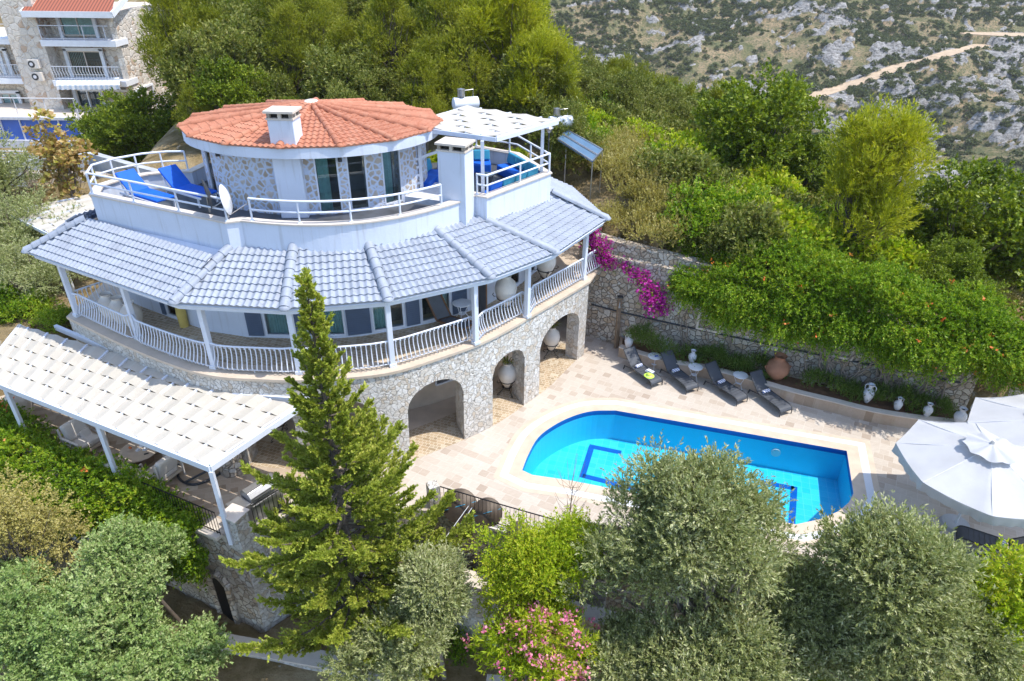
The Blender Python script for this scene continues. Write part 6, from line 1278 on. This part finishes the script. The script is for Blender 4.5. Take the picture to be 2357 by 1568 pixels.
for x0 in (7.2, 7.6, 8.3, 9.2):
    s = s_at_x(WALLB, SW, x0); z = .35; pts = []
    for j in range(8): p = along(WALLB, SW, s); pts.append((p.x - .05, p.y - .15 - .1 * rng.random(), z)); s += rng.uniform(-.2, .25); z += .33
    m = MB(); m.tube([Vector(p) for p in pts], np.linspace(.04, .015, 8), 6, cap=False); m.build('vine_stem', M['barklight'], vine, True)
sec_list[0] = [(0, [(-.5, -1.5), (-1.4, -.3), (-1.3, .8), (-.3, 1.3), (.6, .75)]), (.5, [(-.4, -2.0), (-1.3, -1.0), (-1.3, .5), (-.3, 1.05), (.5, .6)]), (.8, [(-.3, -2.3), (-1.1, -1.4), (-1.1, .1), (-.2, .8), (.3, .5)]), (1, [(-.2, -1.9), (-.6, -1.2), (-.7, .1), (-.2, .65), (.15, .3)])]
hl = [(-22.5, 21.6)] + DECKF[:2]; fnH = secfn(hl, .5, cum(hl)[-1] - 1.6, [], .3, 9)
vinesheet('vine_hedge', 'thick bright green vine hedge with orange flowers along the patio edge', 'hedge', fnH, 11500, 15, 'vine', 32, tl=.36, ll=.1, lw=.045, loc=(-14, 17.5, -1), extra=flow('orangeb', 16, .12, clus=6), droop=.4, thick=.45)
# bougainvillea: strand from the eave post along the wall then a mass hanging
bg_ = [aty(1352, 540, 27.0), aty(1375, 575, 27.2), aty(1395, 600, 27.2), aty(1440, 615, 26.8), aty(1475, 640, 26.3), aty(1500, 680, 25.9), aty(1512, 705, 25.6)]
br_ = empty('bougainvillea', tuple(bg_[0]), 0, 'magenta bougainvillea trailing from the balcony corner across the stone wall', 'climbing plant'); rng = np.random.default_rng(12)
wts = [2.2, 2.8, 1.1, .3, .45, 1.9, 1.8]; rad_ = [.3, .38, .22, .2, .28, .42, .34]; P = []
for i in range(len(bg_)): P.append(np.array(bg_[i]) + rng.normal(size=(int(115 * wts[i]), 3)) * rad_[i] * .62)
sp_ = spline(bg_, 8); P.append(np.repeat(np.array([tuple(q) for q in sp_]), 8, 0) + rng.normal(size=(len(sp_) * 8, 3)) * .14); P = np.concatenate(P) - np.array(bg_[0])
link('blossoms', leafmesh('blossoms', twig_leaves(P, ball(rng, len(P), .3), np.full(len(P), .16), 5, .085, .07, .9, rng), M['magenta']), br_); link('foliage', leafmesh('foliage', twig_leaves(P[::3], ball(rng, len(P[::3]), .2), np.full(len(P[::3]), .25), 5, .07, .035, .8, rng), L['vine']), br_)
m = MB(); m.tube([q - bg_[0] for q in sp_], .018, 5); LB('stem', m, M['barklight'], br_, True)
# rosemary clumps in the planter
RM = [(5.4, 25.6), (5.9, 25.5), (6.5, 25.2), (7.6, 24.9), (8.1, 24.75), (8.6, 24.5), (9.1, 24.3), (9.6, 24.1), (10.1, 23.9), (10.6, 23.65), (12.2, 22.9), (12.9, 22.5), (13.6, 22.2), (14.3, 21.9), (15, 21.6), (15.7, 21.4), (16.3, 21.2)]
W8 = ['first', 'second', 'third', 'fourth', 'fifth', 'sixth', 'seventh', 'eighth', 'ninth', 'tenth', 'eleventh', 'twelfth', 'thirteenth', 'fourteenth', 'fifteenth', 'sixteenth', 'last']
for i, (x, y) in enumerate(RM):
    r = .42 if i else .65; tree('rosemary_bush', '%s rosemary bush from the shower end of the planter bed' % W8[i], 'shrub', 'ros', (x, y, .62 + (.35 if i < 2 else 0) + .1 * (i % 3)), (.48 if i > 1 else .55, .42, .34 if i > 1 else .6), base_z=.43, seed=60 + i, K=9, cr=.25, tw=40, n=12, tl=.25, ll=.055, lw=.02, leaf='rosemary', trunk=False, up=1.4, spread=.45, group='rosemary bushes in the planter')
# ---- prototypes for the slopes (copied, sharing mesh data)
def proto(name, kind):
    sd_ = {'maquis_tree': 1, 'pine_tree': 2, 'carob_tree': 3, 'green_shrub': 4, 'dry_shrub': 5, 'small_olive': 6, 'dark_bush': 7, 'leafy_shrub': 8}[kind]; out = []
    spec = dict(maquis_tree=dict(rad=(1.9, 1.9, 1.9), K=44, cr=.55, tw=46, n=10, tl=.4, ll=.15, lw=.065, leaf='maquis', up=.7, low=-.85),
                pine_tree=dict(taper=.55, rad=(1.7, 1.7, 2.9), K=50, cr=.55, tw=48, n=15, tl=.5, ll=.14, lw=.032, leaf='pine', up=.9, spread=.55, low=-.8),
                carob_tree=dict(rad=(2.3, 2.3, 2.0), K=56, cr=.6, tw=56, n=10, tl=.35, ll=.13, lw=.08, leaf='carob', up=.5, low=-.85),
                green_shrub=dict(rad=(1.0, 1.0, .75), K=18, cr=.42, tw=42, n=10, tl=.35, ll=.1, lw=.05, leaf='vine', up=.7, low=-.3, trunk=False),
                dry_shrub=dict(rad=(.95, .95, .65), K=18, cr=.4, tw=44, n=10, tl=.35, ll=.085, lw=.028, leaf='dry', up=1.2, spread=.5, low=-.3, trunk=False),
                small_olive=dict(rad=(1.5, 1.5, 1.3), K=26, cr=.5, tw=60, n=12, tl=.42, ll=.1, lw=.03, leaf='olive', up=.5, spread=.7, low=-.6),
                dark_bush=dict(rad=(1.2, 1.2, .9), K=22, cr=.45, tw=42, n=10, tl=.35, ll=.12, lw=.06, leaf='maquis', up=.7, low=-.35, trunk=False),
                leafy_shrub=dict(rad=(1.3, 1.3, 1.0), K=22, cr=.5, tw=42, n=9, tl=.4, ll=.14, lw=.09, leaf='lime', up=.6, low=-.4, trunk=False))[kind]
    tr_ = spec.get('trunk', True); rz = spec['rad'][2]
    for v in range(2):
        out.append(tree(kind, None, None, kind, (0, 0, rz * (1.25 if tr_ else .45)), base_z=0, seed=100 + 10 * sd_ + v, r0=.1, **spec))
    return out
PR = {k: proto(k, k) for k in ('maquis_tree', 'pine_tree', 'carob_tree', 'green_shrub', 'dry_shrub', 'small_olive', 'dark_bush', 'leafy_shrub')}
used = set()
HTS = dict(pine_bright=5.5, maquis_tree=4.4, pine_tree=5.9, carob_tree=4.6, green_shrub=1.2, dry_shrub=1.1, small_olive=3, dark_bush=1.4, leafy_shrub=1.6)
def fits(kind, x, y, s):
    s = s[2] if hasattr(s, '__len__') else s; P = projv(np.array(x), np.array(y), np.array(float(hgt(x, y)) + HTS[kind] * s)); r = 1.2 * s * FP / math.hypot(y, 10)
    return P[1] > max(np.interp(P[0] + q, SX, SY) for q in (-r * .5, 0, r)) - 14
def put(kind, x, y, s, label, cat, group=None, z=None, rz=None, v=None):
    i = random.randrange(2) if v is None else v; src = PR[kind][i]
    o = src if id(src) not in used else copytree(src); used.add(id(src))
    place(o, (x, y, (float(hgt(x, y)) - .15) if z is None else z), random.uniform(0, 6.28) if rz is None else rz, s, label, cat)
    if group: o['group'] = group
    elif 'group' in o: del o['group']
    return o
def hith(px_, py_):
    d = ray(px_, py_); d = d / d.y; y = np.linspace(22, 117, 1900); z = CAMH + d.z * y; b = np.nonzero(z < hgt(d.x * y, y))[0]; i = b[0] if len(b) else len(y) - 1; return d.x * y[i], y[i]
PBR = []
for v_ in range(2):
    PBR.append(tree('pine_tree', None, None, 'pb', (0, 0, 3.0), (1.9, 1.9, 2.7), base_z=0, taper=.4, seed=150 + v_, K=70, lobes=12, cr=.55, tw=64, n=17, tl=.5, ll=.12, lw=.026, leaf='pinebright', up=.9, spread=.6, r0=.1))
PR['pine_bright'] = PBR
BYPX = [('carob_tree', 1735, 395, 1.35, 'large dark round carob tree on the ridge right of the solar panel', 'tree', 36), ('carob_tree', 1850, 380, .9, 'dark tree just right of the large carob on the ridge', 'tree', 36), ('carob_tree', 2170, 715, 1.3, 'dark green tree at the right beyond the trumpet vine', 'tree', 29), ('carob_tree', 2060, 590, .7, 'dark green tree behind the bright pine', 'tree', 31), ('carob_tree', 2285, 760, .95, 'low dark tree at the far right end of the vine', 'tree', 29),
        ('pine_bright', 1945, 655, 1.4, 'bright yellow green pine above the trumpet vine', 'tree', 27.8), ('pine_bright', 1160, 320, 1.5, 'tall bright pine behind the small pergola', 'tree', 40), ('pine_bright', 1240, 310, 1.1, 'smaller bright pine right behind the pergola corner', 'tree', 37),
        ('leafy_shrub', 500, 255, 1.5, 'pale green broad leaved tree left of the orange roof', 'tree', 44), ('carob_tree', 260, 330, 1.1, 'dense dark green tree right of the neighbouring pool', 'tree', 43), ('carob_tree', 330, 300, 1.2, 'dense green tree behind the left end of the terrace', 'tree', 43)]
for kd, a, b, s, lb, ct_, Y in BYPX: p = aty(a, b, Y); put(kd, p.x, Y, s, lb, ct_)
for i, (a_1, b_1, Y, s_) in enumerate(((1640, 640, 26.6, .42), (1790, 655, 26.0, .5), (1890, 690, 25.2, .42), (2010, 700, 24.9, .5), (2120, 720, 24.0, .5), (2230, 730, 23.6, .45), (1560, 600, 27.4, .35), (2180, 650, 25.2, .5))):
    p = aty(a_1, b_1, Y); put('carob_tree', p.x, Y, s_, '%s dark leafy mound rising out of the trumpet vine, counted from the villa' % ('second', 'third', 'fourth', 'fifth', 'sixth', 'last', 'first', 'seventh')[i], 'shrub', 'leafy mounds in the vine', z=float(aty(a_1, b_1, Y).z) - 1.0 * s_)
# left side olives
for a, b, Y, s, lb in ((30, 640, 27.5, 1.15, 'olive tree at the left edge above the bright shrubs'), (110, 560, 29, 1.1, 'olive tree in front of the left canvas pergola'), (165, 640, 26.5, .8, 'small olive tree touching the left roof corner'), (70, 690, 25.2, .9, 'thin olive tree left of the balcony corner'), (20, 480, 32.5, 1.35, 'olive tree behind the left canvas pergola at the picture edge')):
    p = aty(a, b, Y); put('small_olive', p.x, Y, s, lb, 'tree')
for a, b, Y, s in ((30, 770, 24.6, .9), (90, 760, 24.2, .85), (140, 770, 23.5, .6), (10, 740, 25.6, 1.0), (70, 735, 25.4, .8), (-20, 830, 23.2, .9), (20, 900, 22.4, .7)):
    p = aty(a, b, Y); put('green_shrub', p.x, Y, s, 'bright green shrub beside the left end of the long pergola', 'shrub', 'bright shrubs left of the pergola')
# young yellowing plane tree
def pln(px_, py_, Y): return A_(px_, py_, Y)
tree('plane_tree', 'young tree with brown and yellow leaves in front of the concrete wall', 'tree', 'pl', A_(145, 375, 31.5), (1.15, 1.0, 2.2), seed=44, K=30, cr=.4, tw=16, n=6, tl=.35, ll=.2, lw=.17, leaf='tan', bark='barklight', up=.9, spread=1.0, r0=.05, shell=.2, low=-.95)
# slope behind the retaining wall: mixed shrubs
def zl(lb, x, y, s, kind):
    P = projv(np.array(float(x)), np.array(float(y)), np.array(float(hgt(x, y)) + 1.5)); px_, py_ = float(P[0]), float(P[1]); sw = 'small' if s < .82 else 'large' if s > 1.12 else 'middling'
    if kind == 'wood':
        h = 'near the neighbour house' if px_ < 360 else 'right of the neighbour house' if px_ < 480 else 'behind the left roof edge' if px_ < 590 else 'behind the left half of the orange roof' if px_ < 700 else 'behind the right half of the orange roof' if px_ < 960 else 'behind the small pergola' if px_ < 1250 else 'right of the tall bright pine' if px_ < 1330 else 'above the solar panel' if px_ < 1420 else 'between solar panel and large carob' if px_ < 1540 else 'just left of the large carob'
        v = 'hilltop' if py_ < 15 else 'high slope' if py_ < 65 else 'upper slope' if py_ < 115 else 'middle slope' if py_ < 165 else 'lower slope' if py_ < 215 else 'hill foot'
        k = lb.split(' in ')[0]; return '%s %s, %s, %s' % (sw, k, v, h)
    h = 'beside the solar panel' if px_ < 1450 else 'below the large carob' if px_ < 1720 else 'left of the bright pine' if px_ < 1880 else 'around the bright pine' if px_ < 2050 else 'at the far right'
    v = 'high' if py_ < 380 else 'midway' if py_ < 500 else 'low'; return '%s %s %s on the slope, %s' % (sw, lb.split(' on ')[0], v, h)
rs = random.Random(77); pts_ = []
def okd(x, y, d, P): return all((x - a) ** 2 + (y - b) ** 2 > d * d for a, b in P)
LBS = {'green_shrub': 'fresh green shrub on the slope above the retaining wall', 'dry_shrub': 'yellowish dry shrub on the slope above the retaining wall', 'dark_bush': 'dark green bush on the slope above the retaining wall', 'leafy_shrub': 'bright leafy shrub on the slope above the retaining wall'}
for _ in range(6000):
    x = rs.uniform(3, 26); y = rs.uniform(26.5, 42); yw = np.interp(x, WX, WY) - .5 * max(0, x - 17.4)
    if y < yw + 1.6 or (x < 5 and 30 < y < 33.5) or x > .8 * y or not okd(x, y, .78, pts_): continue
    pts_.append((x, y)); 
    if len(pts_) > 290: break
for x, y in pts_:
    r = rs.random(); dz = fbm(np.array(x), np.array(y), 4.5, 2, 61); k = 'dry_shrub' if dz > .58 else ('dark_bush' if dz < .38 else ('green_shrub' if r < .45 else 'leafy_shrub' if r < .62 else 'dry_shrub' if r < .82 else 'dark_bush'))
    if x < 7 and y < 30: k = 'dry_shrub' if r < .55 else 'green_shrub'
    if x < 5.2 and y < 29.2 and r > .5: continue
    sc_ = rs.uniform(.8, 1.5)
    if not fits(k, x, y, sc_): continue
    put(k, x, y, sc_, zl(LBS[k], x, y, sc_, 'slope'), 'shrub', {'green_shrub': 'green slope shrubs', 'dry_shrub': 'dry slope shrubs', 'dark_bush': 'dark slope bushes', 'leafy_shrub': 'leafy slope shrubs'}[k])
# woodland on the hill
pts_ = []; PB = [(p[0], p[1]) for p in [(-7.4, 25.7)]]
for _ in range(40000):
    y = 31.5 + 72 * rs.random() ** 1.0; x = rs.uniform(-.8 * y - 2, .62 * y)
    if x > 16 + (y - 36) * .1: continue
    if y < 33.5 and -17 < x < 3: continue
    if x < -17 and y < 38: continue
    if x < -21.5 and y < 68: continue
    if y >= 68 and x < -.34 * y: continue
    if x < -20.5 and y < 46: continue
    if x > 3 and y < 41: continue
    Pq = projv(np.array(x), np.array(y), np.array(float(hgt(x, y)) + 3.)); 
    if Pq[0] < 1178 and Pq[0] - 2.3 * FP / math.hypot(y, 10) < 318: continue
    if not okd(x, y, 1.5 + .018 * (y - 30), pts_): continue
    pts_.append((x, y))
    if len(pts_) > 600: break
LBT = {'maquis_tree': ('olive green tree in the dense wood behind the villa', 'maquis trees of the hill wood'), 'pine_tree': ('yellow green pine in the wood behind the villa', 'pines of the hill wood'), 'carob_tree': ('dark green tree in the wood behind the villa', 'dark trees of the hill wood'), 'leafy_shrub': ('light green shrub in the hill wood', 'light shrubs of the hill wood'), 'dark_bush': ('dark low bush in the hill wood', 'dark bushes of the hill wood'), 'dry_shrub': ('dry tan shrub in the hill wood', 'dry shrubs of the hill wood')}
cnt = {}
for x, y in pts_:
    r = rs.random(); dz = float(fbm(np.array(x), np.array(y), 9, 2, 71))
    k = 'pine_tree' if (dz > .6 and r < .55) else 'carob_tree' if dz < .4 else ('maquis_tree' if r < .62 else 'pine_tree' if r < .66 else 'leafy_shrub' if r < .82 else 'dark_bush' if r < .88 else 'dry_shrub')
    s = rs.uniform(.6, 1.15) * (1 + .006 * (y - 30)); 
    if y < 37: s *= .7
    if k in ('dark_bush', 'dry_shrub', 'leafy_shrub'): s *= 1.1
    for _ in range(3):
        if not fits(k, x, y, s * 1.1): s *= .8
    if not fits(k, x, y, s * 1.1): k = 'dark_bush'
    if not fits(k, x, y, s): continue
    s3 = (s * rs.uniform(.9, 1.15), s * rs.uniform(.9, 1.15), s * rs.uniform(.85, 1.2)); put(k, x, y, s3, zl(LBT[k][0], x, y, s, 'wood'), 'shrub' if 'shrub' in k or 'bush' in k else 'tree', LBT[k][1])
for k in PR:
    for o in PR[k]:
        if id(o) not in used:
            for ch in list(o.children): bpy.data.objects.remove(ch)
            bpy.data.objects.remove(o)
# ---- scrub on the far mountainside
rg = np.random.default_rng(9); NB = 30000
y = 150 + 440 * rg.random(NB) ** .8; x = rg.uniform(-.06, .86, NB) * y; keepm = (fbm(x, y, 26, 4, 81) + .18 * (rg.random(NB) - .5) > .44) | (rg.random(NB) < .12); rm = rockmask(x, y); keepm &= (rg.random(NB) > rm * .55)
rp = np.array([(p.x, p.y) for p in road]); keepm &= (np.min((x[:, None] - rp[None, :, 0]) ** 2 + (y[:, None] - rp[None, :, 1]) ** 2, 1) > 16); keepm &= ~(((x - cc.x) / 30) ** 2 + ((y - cc.y) / 13) ** 2 < 1)
x, y = x[keepm], y[keepm]; sz = rg.uniform(.7, 2.2, len(x)) * (1 + .5 * (rg.random(len(x)) < .1)); z = mtn(x, y)
def bushproto(seed, n):
    r = np.random.default_rng(seed); C = clumps(r, 9, .8, .8, .5, .42, .4, -.2); V = clump_leaves(C, r, n, 5, .3, .3, .24, .9, .6); V[:, 2] += .35; return V
bp_ = [bushproto(s, 11) for s in range(4)]; big = np.argsort(-sz / y)[:300]; small = np.setdiff1d(np.arange(len(x)), big); Vs = []
tiny = [bushproto(s, 5) for s in range(4, 8)]
for i in small:
    P = tiny[i % 4] if y[i] > 230 else bp_[i % 4]; Vs.append(P * (sz[i] * np.array([1, 1, .85])) + np.array([x[i], y[i], z[i] - .2]))
tag(link('scrub_vegetation', leafmesh('scrub_vegetation', Vs, L['scrub'])), 'dark green scrub scattered over the far rocky mountainside', 'scrub', None, 'stuff')
fb = [leafmesh('hillside_bush', b_, L['scrub']) for b_ in [bushproto(s, 18) for s in range(20, 24)]]
for j, i in enumerate(big):
    o = bpy.data.objects.new('hillside_bush', fb[j % 4]); COL.objects.link(o); place(o, (x[i], y[i], z[i] - .2), random.uniform(0, 6), (sz[i], sz[i], sz[i] * .85), 'dark green bush on the far mountainside %s' % ('above the dirt road' if z[i] > np.interp(x[i], np.sort(rp[:, 0]), rp[np.argsort(rp[:, 0]), 1] * 0 + RDZ[np.argsort(rp[:, 0])]) else 'below the dirt road'), 'bush', 'bushes on the far mountainside')
# ------------------------------------------------------------------ summer air between here and the far mountainside
m = MB(); m.box((180, 290, -38), (800, 680, 140)); o = m.build('haze', plain('haze_shell', (1, 1, 1))); o.data.materials.clear()
hm = bpy.data.materials.new('haze'); hm.use_nodes = True; hn = hm.node_tree; hn.nodes.clear(); ho = hn.nodes.new('ShaderNodeOutputMaterial'); hv = hn.nodes.new('ShaderNodeVolumePrincipled')
hv.inputs['Density'].default_value = .00013; hv.inputs['Color'].default_value = (.92, .95, 1, 1); hn.links.new(hv.outputs[0], ho.inputs['Volume']); o.data.materials.append(hm); tag(o, kind='stuff')
